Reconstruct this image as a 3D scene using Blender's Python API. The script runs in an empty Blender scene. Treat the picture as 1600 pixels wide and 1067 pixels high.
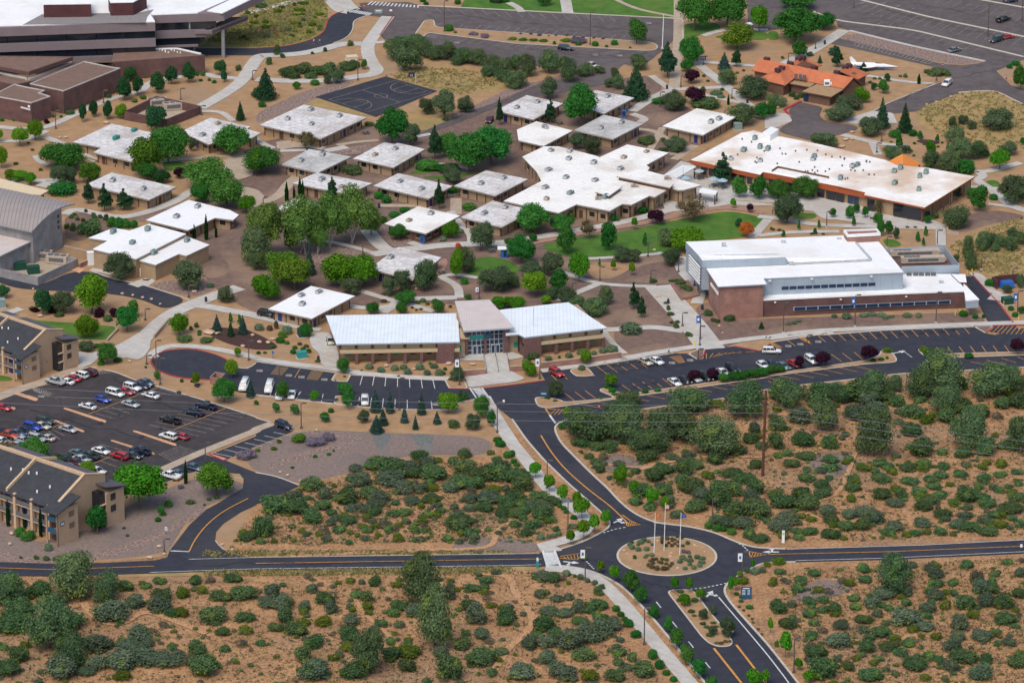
import bpy, bmesh, math, random
import numpy as np
from mathutils import Vector, Matrix
from mathutils.geometry import tessellate_polygon

# ------------------------------------------------------------------ camera, world, sun, exposure
F_PX = 7000.0; TH = math.radians(20.6); CAM_H = 382.7; DIST = CAM_H / math.sin(TH)
scene = bpy.context.scene
col = scene.collection
cd = bpy.data.cameras.new('camera'); cam = bpy.data.objects.new('camera', cd); col.objects.link(cam)
cam.location = (0, -DIST * math.cos(TH), CAM_H)
cam.rotation_euler = (math.pi / 2 - TH, 0, 0)
cd.sensor_width = 36; cd.lens = 36 * F_PX / 1600; cd.clip_start = 5; cd.clip_end = 9000
scene.camera = cam
SUN_EL = math.radians(56); SUN_AZ = math.radians(205)      # azimuth clockwise from +Y
w = bpy.data.worlds.new('World'); scene.world = w; w.use_nodes = True
nt = w.node_tree; bg = nt.nodes['Background']
sky = nt.nodes.new('ShaderNodeTexSky'); sky.sky_type = 'NISHITA'; sky.sun_disc = False
sky.sun_elevation = SUN_EL; sky.sun_rotation = SUN_AZ; sky.air_density = 1.0; sky.dust_density = 2.5; sky.ozone_density = 1.0
nt.links.new(sky.outputs[0], bg.inputs[0]); bg.inputs[1].default_value = 0.145
sl = bpy.data.lights.new('sun', 'SUN'); sl.energy = 1.6; sl.angle = math.radians(32); sl.color = (1, .95, .87)
so = bpy.data.objects.new('sun', sl); col.objects.link(so)
sd = Vector((math.sin(SUN_AZ) * math.cos(SUN_EL), math.cos(SUN_AZ) * math.cos(SUN_EL), math.sin(SUN_EL)))
so.rotation_euler = sd.to_track_quat('Z', 'Y').to_euler()
so.location = sd * 300
scene.view_settings.view_transform = 'Standard'; scene.view_settings.look = 'None'
scene.view_settings.exposure = 0.25; scene.view_settings.gamma = 1
rng = random.Random(7); nrg = np.random.default_rng(7)

# ------------------------------------------------------------------ pixel -> world helpers
CT, ST = math.cos(TH), math.sin(TH)
TILES = {'F': (0, 0, 1), 'a1': (500, 455, 6.667), 'a2': (700, 455, 5.714), 'a3': (1060, 350, 6.154), 'a4': (1300, 350, 6.154),
 'a5': (0, 490, 8), 'a6': (0, 700, 6.67), 'b1': (1070, 180, 6.667), 'b2': (1290, 210, 6.667), 'b3': (1160, 70, 6.667),
 'b4': (0, 0, 6.667), 'b5': (200, 0, 7.619), 'b6': (0, 270, 5.93), 'c1': (0, 560, 6.667), 'c2': (180, 580, 5.335),
 'c3': (960, 760, 6.667), 'c4': (860, 880, 5.704), 'c5': (1040, 880, 5.704), 'c6': (720, 0, 4.21)}
for i_, (r_, y_, s_) in enumerate([('A', 0, 3.9525), ('B', 260, 3.9525), ('C', 520, 3.9525), ('D', 780, 3.7175)]):
    for k_ in range(4): TILES['%s%d' % (r_, k_)] = (400 * k_, y_, s_)

def tp(t, x, y): o = TILES[t]; return (o[0] + x / o[2], o[1] + y / o[2])
def P(s):
    out = []; t = 'F'
    for k in s.split():
        if ',' in k:
            x, y = k.split(','); out.append(tp(t, float(x), float(y)))
        else: t = k
    return out
def W(p, z=0.0):
    dx = (p[0] - 800) / F_PX; dy = (533.5 - p[1]) / F_PX
    d = Vector((dx, CT + dy * ST, -ST + dy * CT)); t = (z - CAM_H) / d.z
    return Vector((d.x * t, -DIST * CT + d.y * t, z))
def PW(s, z=0.0): return [W(p, z) for p in P(s)]
def SC(p):                        # pixels per metre on the ground at a pixel
    g = W(p); return F_PX / ((g - cam.location).dot(Vector((0, CT, -ST))))
def DEP(p): return TH + math.atan((p[1] - 533.5) / F_PX)

# ------------------------------------------------------------------ materials
MATS = {}
def newmat(name):
    m = bpy.data.materials.new(name); m.use_nodes = True; MATS[name] = m
    return m, m.node_tree, m.node_tree.nodes['Principled BSDF']
def mat(name, c, rough=.8, var=.12, scale=1.5, metal=0, c2=None, bump=0, spec=.3, scale2=None, c3=None, fine=0, fs=3.5, seam=0):
    if name in MATS: return MATS[name]
    m, t, b = newmat(name); N = t.nodes; L = t.links
    b.inputs['Roughness'].default_value = rough; b.inputs['Metallic'].default_value = metal
    b.inputs['Specular IOR Level'].default_value = spec
    tc = N.new('ShaderNodeTexCoord')
    n = N.new('ShaderNodeTexNoise'); n.inputs['Scale'].default_value = scale; n.inputs['Detail'].default_value = 6; n.inputs['Roughness'].default_value = .65
    L.new(tc.outputs['Object'], n.inputs['Vector'])
    r = N.new('ShaderNodeValToRGB'); r.color_ramp.elements[0].position = .36; r.color_ramp.elements[1].position = .64
    a = c2 if c2 else tuple(x * (1 - var) for x in c); d = c if c2 else tuple(min(1, x * (1 + var)) for x in c)
    r.color_ramp.elements[0].color = (*a, 1); r.color_ramp.elements[1].color = (*d, 1)
    L.new(n.outputs[0], r.inputs[0]); out = r.outputs[0]
    if c3 or scale2:
        n2 = N.new('ShaderNodeTexNoise'); n2.inputs['Scale'].default_value = scale2 or scale * .1; n2.inputs['Detail'].default_value = 4
        L.new(tc.outputs['Object'], n2.inputs['Vector'])
        r2 = N.new('ShaderNodeValToRGB'); r2.color_ramp.elements[0].position = .5; r2.color_ramp.elements[1].position = .68
        r2.color_ramp.elements[0].color = (0, 0, 0, 1); r2.color_ramp.elements[1].color = (.75, .75, .75, 1)
        L.new(n2.outputs[0], r2.inputs[0])
        mx = N.new('ShaderNodeMixRGB'); L.new(r2.outputs[0], mx.inputs[0]); L.new(out, mx.inputs[1])
        mx.inputs[2].default_value = (*(c3 or tuple(x * .7 for x in c)), 1); out = mx.outputs[0]
    if fine:
        n3 = N.new('ShaderNodeTexNoise'); n3.inputs['Scale'].default_value = fs; n3.inputs['Detail'].default_value = 3; n3.inputs['Roughness'].default_value = .8; L.new(tc.outputs['Object'], n3.inputs['Vector'])
        r3 = N.new('ShaderNodeValToRGB'); r3.color_ramp.elements[0].position = .38; r3.color_ramp.elements[1].position = .62; lo, hi = 1 - fine, 1 + fine * .5
        r3.color_ramp.elements[0].color = (lo, lo, lo, 1); r3.color_ramp.elements[1].color = (hi, hi, hi, 1); L.new(n3.outputs[0], r3.inputs[0])
        mf = N.new('ShaderNodeMixRGB'); mf.blend_type = 'MULTIPLY'; mf.inputs[0].default_value = 1; L.new(out, mf.inputs[1]); L.new(r3.outputs[0], mf.inputs[2]); out = mf.outputs[0]
    if seam:
        mp = N.new('ShaderNodeMapping'); mp.inputs['Rotation'].default_value = (0, 0, -.72); L.new(tc.outputs['Object'], mp.inputs[0]); sx = N.new('ShaderNodeSeparateXYZ'); L.new(mp.outputs[0], sx.inputs[0])
        md = N.new('ShaderNodeMath'); md.operation = 'PINGPONG'; md.inputs[1].default_value = .95; L.new(sx.outputs[0], md.inputs[0]); lt = N.new('ShaderNodeMath'); lt.operation = 'LESS_THAN'; lt.inputs[1].default_value = .10; L.new(md.outputs[0], lt.inputs[0])
        m4 = N.new('ShaderNodeMath'); m4.operation = 'MULTIPLY_ADD'; m4.inputs[1].default_value = -seam; m4.inputs[2].default_value = 1; L.new(lt.outputs[0], m4.inputs[0])
        m5 = N.new('ShaderNodeMixRGB'); m5.blend_type = 'MULTIPLY'; m5.inputs[0].default_value = 1; L.new(out, m5.inputs[1]); L.new(m4.outputs[0], m5.inputs[2]); out = m5.outputs[0]
    L.new(out, b.inputs['Base Color'])
    if bump:
        bp = N.new('ShaderNodeBump'); bp.inputs['Strength'].default_value = bump; bp.inputs['Distance'].default_value = .15
        L.new(n.outputs[0], bp.inputs['Height']); L.new(bp.outputs[0], b.inputs['Normal'])
    return m
def plain(name, c, rough=.5, metal=0, spec=.5):
    if name in MATS: return MATS[name]
    m, t, b = newmat(name)
    b.inputs['Base Color'].default_value = (*c, 1); b.inputs['Roughness'].default_value = rough
    b.inputs['Metallic'].default_value = metal; b.inputs['Specular IOR Level'].default_value = spec
    return m
def leafmat(name, c1, c2, c3=None, c4=None):
    m, t, b = newmat(name); N = t.nodes; L = t.links
    tc = N.new('ShaderNodeTexCoord'); gm = N.new('ShaderNodeNewGeometry')
    n = N.new('ShaderNodeTexNoise'); n.inputs['Scale'].default_value = 7; n.inputs['Detail'].default_value = 5; n.inputs['Roughness'].default_value = .8
    L.new(tc.outputs['Object'], n.inputs['Vector'])
    r = N.new('ShaderNodeValToRGB'); r.color_ramp.elements[0].position = .35; r.color_ramp.elements[1].position = .65
    r.color_ramp.elements[0].color = (*c1, 1); r.color_ramp.elements[1].color = (*c2, 1)
    if c3: e = r.color_ramp.elements.new(.5); e.color = (*c3, 1)
    L.new(n.outputs[0], r.inputs[0])
    src = r.outputs[0]
    if c4:
        n4 = N.new('ShaderNodeTexNoise'); n4.inputs['Scale'].default_value = 2.2; n4.inputs['Detail'].default_value = 3; L.new(tc.outputs['Object'], n4.inputs['Vector'])
        r4 = N.new('ShaderNodeValToRGB'); r4.color_ramp.elements[0].position = .52; r4.color_ramp.elements[1].position = .66; r4.color_ramp.elements[1].color = (.8, .8, .8, 1); L.new(n4.outputs[0], r4.inputs[0])
        m4 = N.new('ShaderNodeMixRGB'); L.new(r4.outputs[0], m4.inputs[0]); L.new(src, m4.inputs[1]); m4.inputs[2].default_value = (*c4, 1); src = m4.outputs[0]
    oi = N.new('ShaderNodeObjectInfo'); hs = N.new('ShaderNodeHueSaturation')
    ma = N.new('ShaderNodeMath'); ma.operation = 'MULTIPLY_ADD'; ma.inputs[1].default_value = .5; ma.inputs[2].default_value = .78
    L.new(oi.outputs['Random'], ma.inputs[0]); L.new(ma.outputs[0], hs.inputs['Value'])
    mh = N.new('ShaderNodeMath'); mh.operation = 'MULTIPLY_ADD'; mh.inputs[1].default_value = .05; mh.inputs[2].default_value = .475
    ra = N.new('ShaderNodeMath'); ra.operation = 'FRACT'; rb = N.new('ShaderNodeMath'); rb.operation = 'MULTIPLY'; rb.inputs[1].default_value = 17.3
    L.new(oi.outputs['Random'], rb.inputs[0]); L.new(rb.outputs[0], ra.inputs[0]); L.new(ra.outputs[0], mh.inputs[0]); L.new(mh.outputs[0], hs.inputs['Hue'])
    L.new(src, hs.inputs['Color'])
    # each leaf clump its own tone
    rl = N.new('ShaderNodeMath'); rl.operation = 'MULTIPLY_ADD'; rl.inputs[1].default_value = .5; rl.inputs[2].default_value = .75
    L.new(gm.outputs['Random Per Island'], rl.inputs[0])
    mm = N.new('ShaderNodeMixRGB'); mm.blend_type = 'MULTIPLY'; mm.inputs[0].default_value = 1
    L.new(hs.outputs[0], mm.inputs[1]); L.new(rl.outputs[0], mm.inputs[2])
    df = N.new('ShaderNodeBsdfDiffuse'); tr = N.new('ShaderNodeBsdfTranslucent'); ms = N.new('ShaderNodeMixShader'); ms.inputs[0].default_value = .25
    L.new(mm.outputs[0], df.inputs[0]); L.new(mm.outputs[0], tr.inputs[0]); L.new(df.outputs[0], ms.inputs[1]); L.new(tr.outputs[0], ms.inputs[2])
    L.new(ms.outputs[0], N['Material Output'].inputs['Surface']); N.remove(b)
    return m
def stripemat(name, c, cl, period, rough=.5, axis=0, wdt=.12, metal=0, rot=0):
    m, t, b = newmat(name); N = t.nodes; L = t.links
    b.inputs['Roughness'].default_value = rough; b.inputs['Metallic'].default_value = metal
    tc = N.new('ShaderNodeTexCoord'); mp = N.new('ShaderNodeMapping'); mp.inputs['Rotation'].default_value = (0, 0, rot)
    L.new(tc.outputs['Object'], mp.inputs[0])
    sx = N.new('ShaderNodeSeparateXYZ'); L.new(mp.outputs[0], sx.inputs[0])
    md = N.new('ShaderNodeMath'); md.operation = 'PINGPONG'; md.inputs[1].default_value = period / 2; L.new(sx.outputs[axis], md.inputs[0])
    lt = N.new('ShaderNodeMath'); lt.operation = 'LESS_THAN'; lt.inputs[1].default_value = period / 2 * wdt; L.new(md.outputs[0], lt.inputs[0])
    n = N.new('ShaderNodeTexNoise'); n.inputs['Scale'].default_value = .35; n.inputs['Detail'].default_value = 5; L.new(tc.outputs['Object'], n.inputs['Vector'])
    r = N.new('ShaderNodeValToRGB'); r.color_ramp.elements[0].color = (*[x * .9 for x in c], 1); r.color_ramp.elements[1].color = (*c, 1); r.color_ramp.elements[0].position = .35; r.color_ramp.elements[1].position = .6
    L.new(n.outputs[0], r.inputs[0])
    mx = N.new('ShaderNodeMixRGB'); L.new(lt.outputs[0], mx.inputs[0]); L.new(r.outputs[0], mx.inputs[1]); mx.inputs[2].default_value = (*cl, 1)
    L.new(mx.outputs[0], b.inputs['Base Color']); return m
def brickmat(name, c1, c2, mortar, sc=1.0, bh=.6):
    m, t, b = newmat(name); N = t.nodes; L = t.links; b.inputs['Roughness'].default_value = .9
    tc = N.new('ShaderNodeTexCoord'); sx = N.new('ShaderNodeSeparateXYZ'); L.new(tc.outputs['Object'], sx.inputs[0])
    ad = N.new('ShaderNodeMath'); L.new(sx.outputs[0], ad.inputs[0]); L.new(sx.outputs[1], ad.inputs[1])
    cx = N.new('ShaderNodeCombineXYZ'); L.new(ad.outputs[0], cx.inputs[0]); L.new(sx.outputs[2], cx.inputs[1])
    br = N.new('ShaderNodeTexBrick'); br.inputs['Scale'].default_value = sc; br.inputs['Row Height'].default_value = .25 * bh; br.inputs['Brick Width'].default_value = .6
    br.inputs['Color1'].default_value = (*c1, 1); br.inputs['Color2'].default_value = (*c2, 1); br.inputs['Mortar'].default_value = (*mortar, 1); br.inputs['Mortar Size'].default_value = .012
    L.new(cx.outputs[0], br.inputs['Vector'])
    n = N.new('ShaderNodeTexNoise'); n.inputs['Scale'].default_value = .4; n.inputs['Detail'].default_value = 6; L.new(tc.outputs['Object'], n.inputs['Vector'])
    r = N.new('ShaderNodeValToRGB'); r.color_ramp.elements[0].color = (.78, .78, .78, 1); r.color_ramp.elements[1].color = (1.1, 1.1, 1.1, 1); r.color_ramp.elements[0].position = .35; r.color_ramp.elements[1].position = .65
    L.new(n.outputs[0], r.inputs[0]); mm = N.new('ShaderNodeMixRGB'); mm.blend_type = 'MULTIPLY'; mm.inputs[0].default_value = 1
    L.new(br.outputs[0], mm.inputs[1]); L.new(r.outputs[0], mm.inputs[2]); L.new(mm.outputs[0], b.inputs['Base Color']); return m

mat('soil', (.47, .26, .125), 1, c2=(.32, .17, .08), scale=.14, scale2=.03, c3=(.27, .18, .11), bump=.8, fine=.38, fs=1.3)
mat('track', (.49, .27, .135), 1, fine=.35)
mat('granite', (.43, .26, .135), 1, c2=(.335, .20, .10), scale=.3, scale2=.05, c3=(.33, .225, .14), bump=.2, fine=.16)
mat('gravel', (.225, .145, .11), 1, c2=(.15, .098, .078), scale=.5, scale2=.05, c3=(.33, .22, .145), bump=.3, fine=.25)
mat('mauve', (.27, .20, .165), 1, c2=(.19, .14, .12), scale=1.2, scale2=.08, c3=(.17, .14, .12), bump=.4, fine=.25)
mat('riprap', (.38, .27, .22), 1, c2=(.14, .09, .075), scale=1.6, bump=.8, fine=.3, fs=2.5)
mat('drygrass', (.42, .29, .12), 1, c2=(.32, .20, .085), scale=.3, scale2=.07, c3=(.25, .21, .08), bump=.5, fine=.25)
mat('weeds', (.27, .25, .045), 1, c2=(.12, .13, .04), scale=.25, scale2=.08, c3=(.40, .24, .10), bump=.8, fine=.35, fs=1.5)
mat('lawn', (.085, .185, .022), 1, c2=(.05, .125, .017), scale=.25, scale2=.08, c3=(.13, .18, .03), bump=.3, fine=.15)
mat('mulch', (.07, .035, .03), 1, fine=.3)
mat('asphalt', (.034, .036, .048), .9, var=.16, scale=.4, scale2=.05, c3=(.052, .050, .056), fine=.12)
mat('asphalt_mid', (.052, .044, .045), .9, var=.18, scale=.4, scale2=.05, c3=(.074, .062, .06), fine=.15)
mat('asphalt_old', (.108, .088, .085), .95, var=.18, scale=.35, scale2=.045, c3=(.145, .118, .11), fine=.12)
mat('concrete', (.50, .47, .42), .9, var=.09, scale=.4, scale2=.07, c3=(.42, .36, .30), fine=.08, seam=.12)
mat('concrete_tan', (.42, .33, .24), .9, var=.1, scale=.5, fine=.1)
mat('kerbc', (.50, .44, .36), .9, var=.1, scale=1)
mat('island', (.60, .33, .19), .9, var=.1, scale=1, fine=.15)
mat('redkerb', (.36, .045, .05), .8)
mat('pavers', (.36, .21, .15), .9, var=.15, scale=2, fine=.12)
mat('paint_w', (.58, .58, .56), .8, var=.12, fine=.2, fs=2); mat('paint_y', (.58, .27, .06), .8, var=.12, fine=.25, fs=2); mat('paint_o', (.36, .21, .09), .8, var=.2, fine=.2)
mat('paint_old', (.26, .225, .20), .8, var=.2, fine=.3, fs=1.5)
mat('roofw', (.84, .81, .75), .8, var=.05, scale=.5, scale2=.10, c3=(.62, .55, .47), fine=.10, fs=1.3, seam=.08)
mat('roofclean', (.84, .83, .81), .7, var=.03, scale=.4, scale2=.08, c3=(.74, .71, .66), fine=.05, fs=1, seam=.05)
mat('roofstain', (.85, .81, .75), .8, var=.05, scale=.4, scale2=.075, c3=(.55, .35, .20), fine=.08, fs=1.2, seam=.06)
mat('roofgrey', (.46, .44, .41), .8, var=.14, scale=.35, scale2=.15, c3=(.66, .64, .61), fine=.18, fs=1.3, seam=.15)
mat('roofold', (.66, .63, .60), .8, var=.16, scale=.45, scale2=.13, c3=(.44, .38, .33), fine=.20, fs=1.2, seam=.15)
mat('roofbrown', (.20, .125, .095), .95, var=.1, scale=.5, fine=.15)
mat('rooftan', (.36, .23, .12), .95, var=.12, scale=1)
mat('roofcream', (.66, .53, .34), .8, var=.05)
mat('roofdark', (.048, .05, .056), .95, var=.14, scale=.6, fine=.15)
mat('orange', (.50, .155, .068), .75, var=.1, scale=.5, fine=.1, seam=.1)
mat('orangeband', (.36, .085, .028), .7, var=.08)
mat('fascia', (.30, .26, .22), .8); mat('fasciab', (.16, .07, .045), .8)
mat('tanwall', (.36, .25, .15), .9, var=.08, scale=.6); mat('tanpanel', (.50, .38, .24), .9, var=.05)
mat('brownwall', (.15, .085, .06), .9, var=.12); mat('darktrim', (.11, .055, .04), .8)
mat('aptwall', (.42, .29, .19), .9, var=.06, scale=.5); mat('apttrim', (.55, .39, .25), .85)
mat('cream', (.60, .50, .36), .9, var=.05)
mat('greywall', (.27, .27, .28), .9, var=.06); mat('purplegrey', (.21, .165, .17), .85, var=.06, scale=.3)
mat('metalpanel', (.36, .42, .48), .55, var=.05, scale=.3, metal=.15)
mat('metaldark', (.12, .125, .13), .6); mat('metalgreen', (.22, .30, .28), .6); mat('metalbeige', (.45, .36, .28), .7)
mat('unitgrey', (.42, .44, .44), .6, var=.15); mat('teal', (.03, .26, .24), .6); mat('tealwin', (.02, .30, .26), .4)
mat('white', (.8, .8, .78), .6, var=.03); mat('blueumb', (.55, .72, .78), .7, var=.05)
mat('stone', (.22, .12, .10), .95, c2=(.10, .055, .06), scale=3.5, bump=.6)
mat('rock', (.52, .36, .25), .95, var=.2, scale=1.5, bump=.5)
mat('bark', (.16, .11, .08), .95, var=.2, scale=4); mat('barkpale', (.36, .33, .28), .95, var=.2, scale=4)
mat('polewood', (.12, .045, .028), .9, var=.2, scale=3)
mat('polemetal', (.10, .08, .075), .6); mat('polewhite', (.75, .76, .76), .4)
mat('wire', (.20, .20, .22), .5)
plain('glass', (.012, .016, .024), .12, 0, .8); plain('glassblue', (.01, .03, .07), .15, 0, .8); plain('carglass', (.02, .03, .035), .1, 0, .8)
plain('tyre', (.015, .015, .016), .8); plain('rim', (.5, .5, .52), .3, .8); plain('lamp', (.8, .8, .75), .2); plain('tail', (.5, .02, .02), .3)
plain('blue', (.02, .12, .42), .5); plain('bluedoor', (.015, .03, .16), .5); plain('bluesign', (.016, .085, .17), .45); plain('yellowp', (.75, .52, .03), .6)
plain('skin', (.45, .26, .18), .6); plain('cloth_w', (.75, .72, .75), .9); plain('cloth_d', (.03, .03, .05), .9); plain('cloth_p', (.6, .3, .35), .9); plain('redp', (.5, .03, .03), .6)
plain('flag_r', (.55, .05, .07), .8); plain('flag_b', (.03, .12, .45), .8); plain('flag_o', (.65, .16, .03), .8)
brickmat('brick', (.23, .105, .08), (.19, .08, .065), (.20, .13, .11))
brickmat('brickdark', (.145, .07, .062), (.115, .055, .05), (.13, .08, .07))
brickmat('brickmaroon', (.10, .03, .032), (.085, .026, .028), (.08, .035, .035))
brickmat('brickwarm', (.34, .165, .125), (.28, .13, .10), (.30, .21, .18))
brickmat('cmu', (.30, .285, .28), (.26, .25, .25), (.22, .21, .21), .7)
stripemat('seam_white', (.80, .84, .85), (.60, .66, .69), .9, .45, wdt=.14)
stripemat('seam_tan', (.62, .53, .48), (.54, .46, .41), .6, .55, wdt=.16)
stripemat('seam_grey', (.33, .28, .25), (.20, .17, .16), 1.0, .6, wdt=.2)
leafmat('leaf_R', (0.018, 0.088, 0.020), (0.077, 0.244, 0.043))
leafmat('leaf_W', (0.041, 0.108, 0.030), (0.162, 0.250, 0.051))
leafmat('leaf_B', (0.044, 0.138, 0.011), (0.138, 0.314, 0.024))
leafmat('leaf_Y', (.045, .10, .012), (.15, .24, .028))
leafmat('leaf_D', (0.013, 0.058, 0.024), (0.050, 0.144, 0.050))
leafmat('leaf_P', (0.014, 0.048, 0.025), (0.046, 0.109, 0.048))
leafmat('leaf_S', (.020, .055, .042), (.065, .125, .095))
leafmat('leaf_C', (.009, .029, .008), (.023, .062, .013))
leafmat('leaf_U', (.024, .007, .017), (.066, .022, .038))
leafmat('leaf_O', (0.048, 0.076, 0.039), (0.127, 0.175, 0.085))
leafmat('leaf_K', (.35, .09, .02), (.60, .22, .06))
leafmat('leaf_V', (.14, .11, .14), (.26, .22, .27))
leafmat('leaf_G', (.085, .135, .070), (.20, .28, .16))
leafmat('leaf_T', (.10, .075, .04), (.17, .15, .07))
leafmat('leaf_Q1', (0.062, 0.092, 0.057), (0.172, 0.218, 0.129), (0.106, 0.144, 0.090), (0.149, 0.196, 0.046))
leafmat('leaf_Q2', (0.040, 0.077, 0.033), (0.125, 0.194, 0.075), None, (0.163, 0.213, 0.037))
leafmat('leaf_H', (0.045, 0.085, 0.040), (0.144, 0.213, 0.094), None, (0.150, 0.213, 0.050))
leafmat('leaf_Q3', (.050, .085, .016), (.150, .195, .030))
leafmat('leaf_Q4', (.083, .075, .053), (.150, .143, .090))

# ------------------------------------------------------------------ mesh builder
def V(a): return Vector(a)
class MB:
    def __init__(s): s.v = []; s.f = []; s.m = []
    def add(s, vs, fs, m=0):
        o = len(s.v); s.v += [tuple(x) for x in vs]; s.f += [tuple(i + o for i in f) for f in fs]; s.m += [m] * len(fs)
    def hexa(s, b, t, m=0):       # 4 bottom + 4 top corners
        s.add(list(b) + list(t), [(3, 2, 1, 0), (4, 5, 6, 7), (0, 1, 5, 4), (1, 2, 6, 5), (2, 3, 7, 6), (3, 0, 4, 7)], m)
    def box(s, c, d, rz=0, m=0, taper=1):
        cx, cy, cz = c; x, y, z = d[0] / 2, d[1] / 2, d[2] / 2; ca, sa = math.cos(rz), math.sin(rz)
        def q(a, b, h): return (cx + a * ca - b * sa, cy + a * sa + b * ca, cz + h)
        s.hexa([q(-x, -y, -z), q(x, -y, -z), q(x, y, -z), q(-x, y, -z)], [q(-x * taper, -y * taper, z), q(x * taper, -y * taper, z), q(x * taper, y * taper, z), q(-x * taper, y * taper, z)], m)
    def fbox(s, fr, u0, u1, v0, v1, z0, z1, m=0, u0t=None, u1t=None):
        s.hexa([fr(u0, v0, z0), fr(u1, v0, z0), fr(u1, v1, z0), fr(u0, v1, z0)], [fr(u0, v0, z1), fr(u1, v0, z1), fr(u1, v1, z1), fr(u0, v1, z1)], m)
    def prism(s, poly, z0, z1, m=0, mtop=None, ztop=None):
        n = len(poly); o = len(s.v)
        s.v += [(p[0], p[1], z0) for p in poly] + [(p[0], p[1], (ztop[i] if ztop else z1)) for i, p in enumerate(poly)]
        for i in range(n): j = (i + 1) % n; s.f.append((o + i, o + j, o + n + j, o + n + i)); s.m.append(m)
        for t in tessellate_polygon([[V((p[0], p[1], 0)) for p in poly]]):
            a, b, c = t; pa, pb, pc = poly[a], poly[b], poly[c]
            if (pb[0] - pa[0]) * (pc[1] - pa[1]) - (pb[1] - pa[1]) * (pc[0] - pa[0]) < 0: a, c = c, a
            s.f.append((o + n + a, o + n + b, o + n + c)); s.m.append(m if mtop is None else mtop)
            s.f.append((o + c, o + b, o + a)); s.m.append(m)
    def slab(s, pts, th, m=0, mside=None):      # pts: 3-D polygon, thickness straight down
        n = len(pts); o = len(s.v); s.v += [tuple(p) for p in pts] + [(p[0], p[1], p[2] - th) for p in pts]
        s.f.append(tuple(range(o, o + n))); s.m.append(m); s.f.append(tuple(range(o + 2 * n - 1, o + n - 1, -1))); s.m.append(m if mside is None else mside)
        for i in range(n): j = (i + 1) % n; s.f.append((o + i, o + n + i, o + n + j, o + j)); s.m.append(m if mside is None else mside)
    def tube(s, a, b, r0, r1=None, k=6, m=0, cap=True):
        a, b = V(a), V(b); r1 = r0 if r1 is None else r1; d = (b - a).normalized()
        x = d.orthogonal().normalized(); y = d.cross(x); o = len(s.v)
        for p, r in ((a, r0), (b, r1)):
            for i in range(k): an = 2 * math.pi * i / k; s.v.append(tuple(p + (x * math.cos(an) + y * math.sin(an)) * r))
        for i in range(k): j = (i + 1) % k; s.f.append((o + i, o + j, o + k + j, o + k + i)); s.m.append(m)
        if cap: s.f.append(tuple(range(o + k - 1, o - 1, -1))); s.m.append(m); s.f.append(tuple(range(o + k, o + 2 * k))); s.m.append(m)
    def build(s, name, mats, parent=None, org=(0, 0, 0), smooth=False, bevel=0):
        me = bpy.data.meshes.new(name); ox, oy, oz = org
        me.from_pydata([(x - ox, y - oy, z - oz) for x, y, z in s.v], [], s.f)
        for q in (mats if isinstance(mats, (list, tuple)) else [mats]): me.materials.append(MATS[q])
        if any(s.m): me.polygons.foreach_set('material_index', s.m)
        if smooth: me.polygons.foreach_set('use_smooth', [True] * len(me.polygons))
        me.update()
        o = bpy.data.objects.new(name, me); col.objects.link(o)
        if parent: o.parent = parent
        else: o.location = org
        return o
def tag(o, label=None, cat=None, group=None, kind=None):
    if label: o['label'] = label
    if cat: o['category'] = cat
    if group: o['group'] = group
    if kind: o['kind'] = kind
    return o
def empty(name, loc, label, cat, group=None, rz=0):
    o = bpy.data.objects.new(name, None); col.objects.link(o); o.location = loc; o.rotation_euler[2] = rz; o.empty_display_size = .5
    return tag(o, label, cat, group)
def link(me, name, parent=None, loc=(0, 0, 0), rz=0, scl=(1, 1, 1)):
    o = bpy.data.objects.new(name, me); col.objects.link(o); o.location = loc; o.rotation_euler[2] = rz; o.scale = scl
    if parent: o.parent = parent
    return o
def frame(p0, p1):
    p0 = V((p0[0], p0[1], 0)); d = V((p1[0] - p0[0], p1[1] - p0[1], 0)); L = d.length; d /= L; n = V((d.y, -d.x, 0))
    def fr(u, v, z): q = p0 + d * u + n * v; return (q.x, q.y, z)
    fr.L = L; fr.n = n; fr.d = d; fr.ang = math.atan2(d.y, d.x); return fr
def area2(p): return sum(p[i][0] * p[(i + 1) % len(p)][1] - p[(i + 1) % len(p)][0] * p[i][1] for i in range(len(p)))
def ccw(p): return list(p) if area2(p) > 0 else list(p)[::-1]
def inset(poly, d):
    n = len(poly); out = []
    for i in range(n):
        a, b, c = V(poly[i - 1][:2]), V(poly[i][:2]), V(poly[(i + 1) % n][:2])
        e1 = (b - a).normalized(); e2 = (c - b).normalized()
        n1 = V((-e1.y, e1.x)); n2 = V((-e2.y, e2.x)); k = 1 + n1.dot(n2)
        q = b + (n1 + n2) * (d / max(k, .4)); out.append((q.x, q.y))
    return out
def rounded(pts, r, closed=True):
    n = len(pts); out = []
    for i in range(n):
        b = V(pts[i][:2])
        if not closed and i in (0, n - 1): out.append((b.x, b.y)); continue
        a, c = V(pts[i - 1][:2]), V(pts[(i + 1) % n][:2]); la, lc = (a - b).length, (c - b).length
        if la < 1e-4 or lc < 1e-4: continue
        ra, rc = min(r, la * .48), min(r, lc * .48); s = b + (a - b) / la * ra; e = b + (c - b) / lc * rc
        for k in range(5):
            t = k / 4; q = s * (1 - t) ** 2 + b * 2 * t * (1 - t) + e * t * t; out.append((q.x, q.y))
    return out
ZL = {'n': 0}
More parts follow.
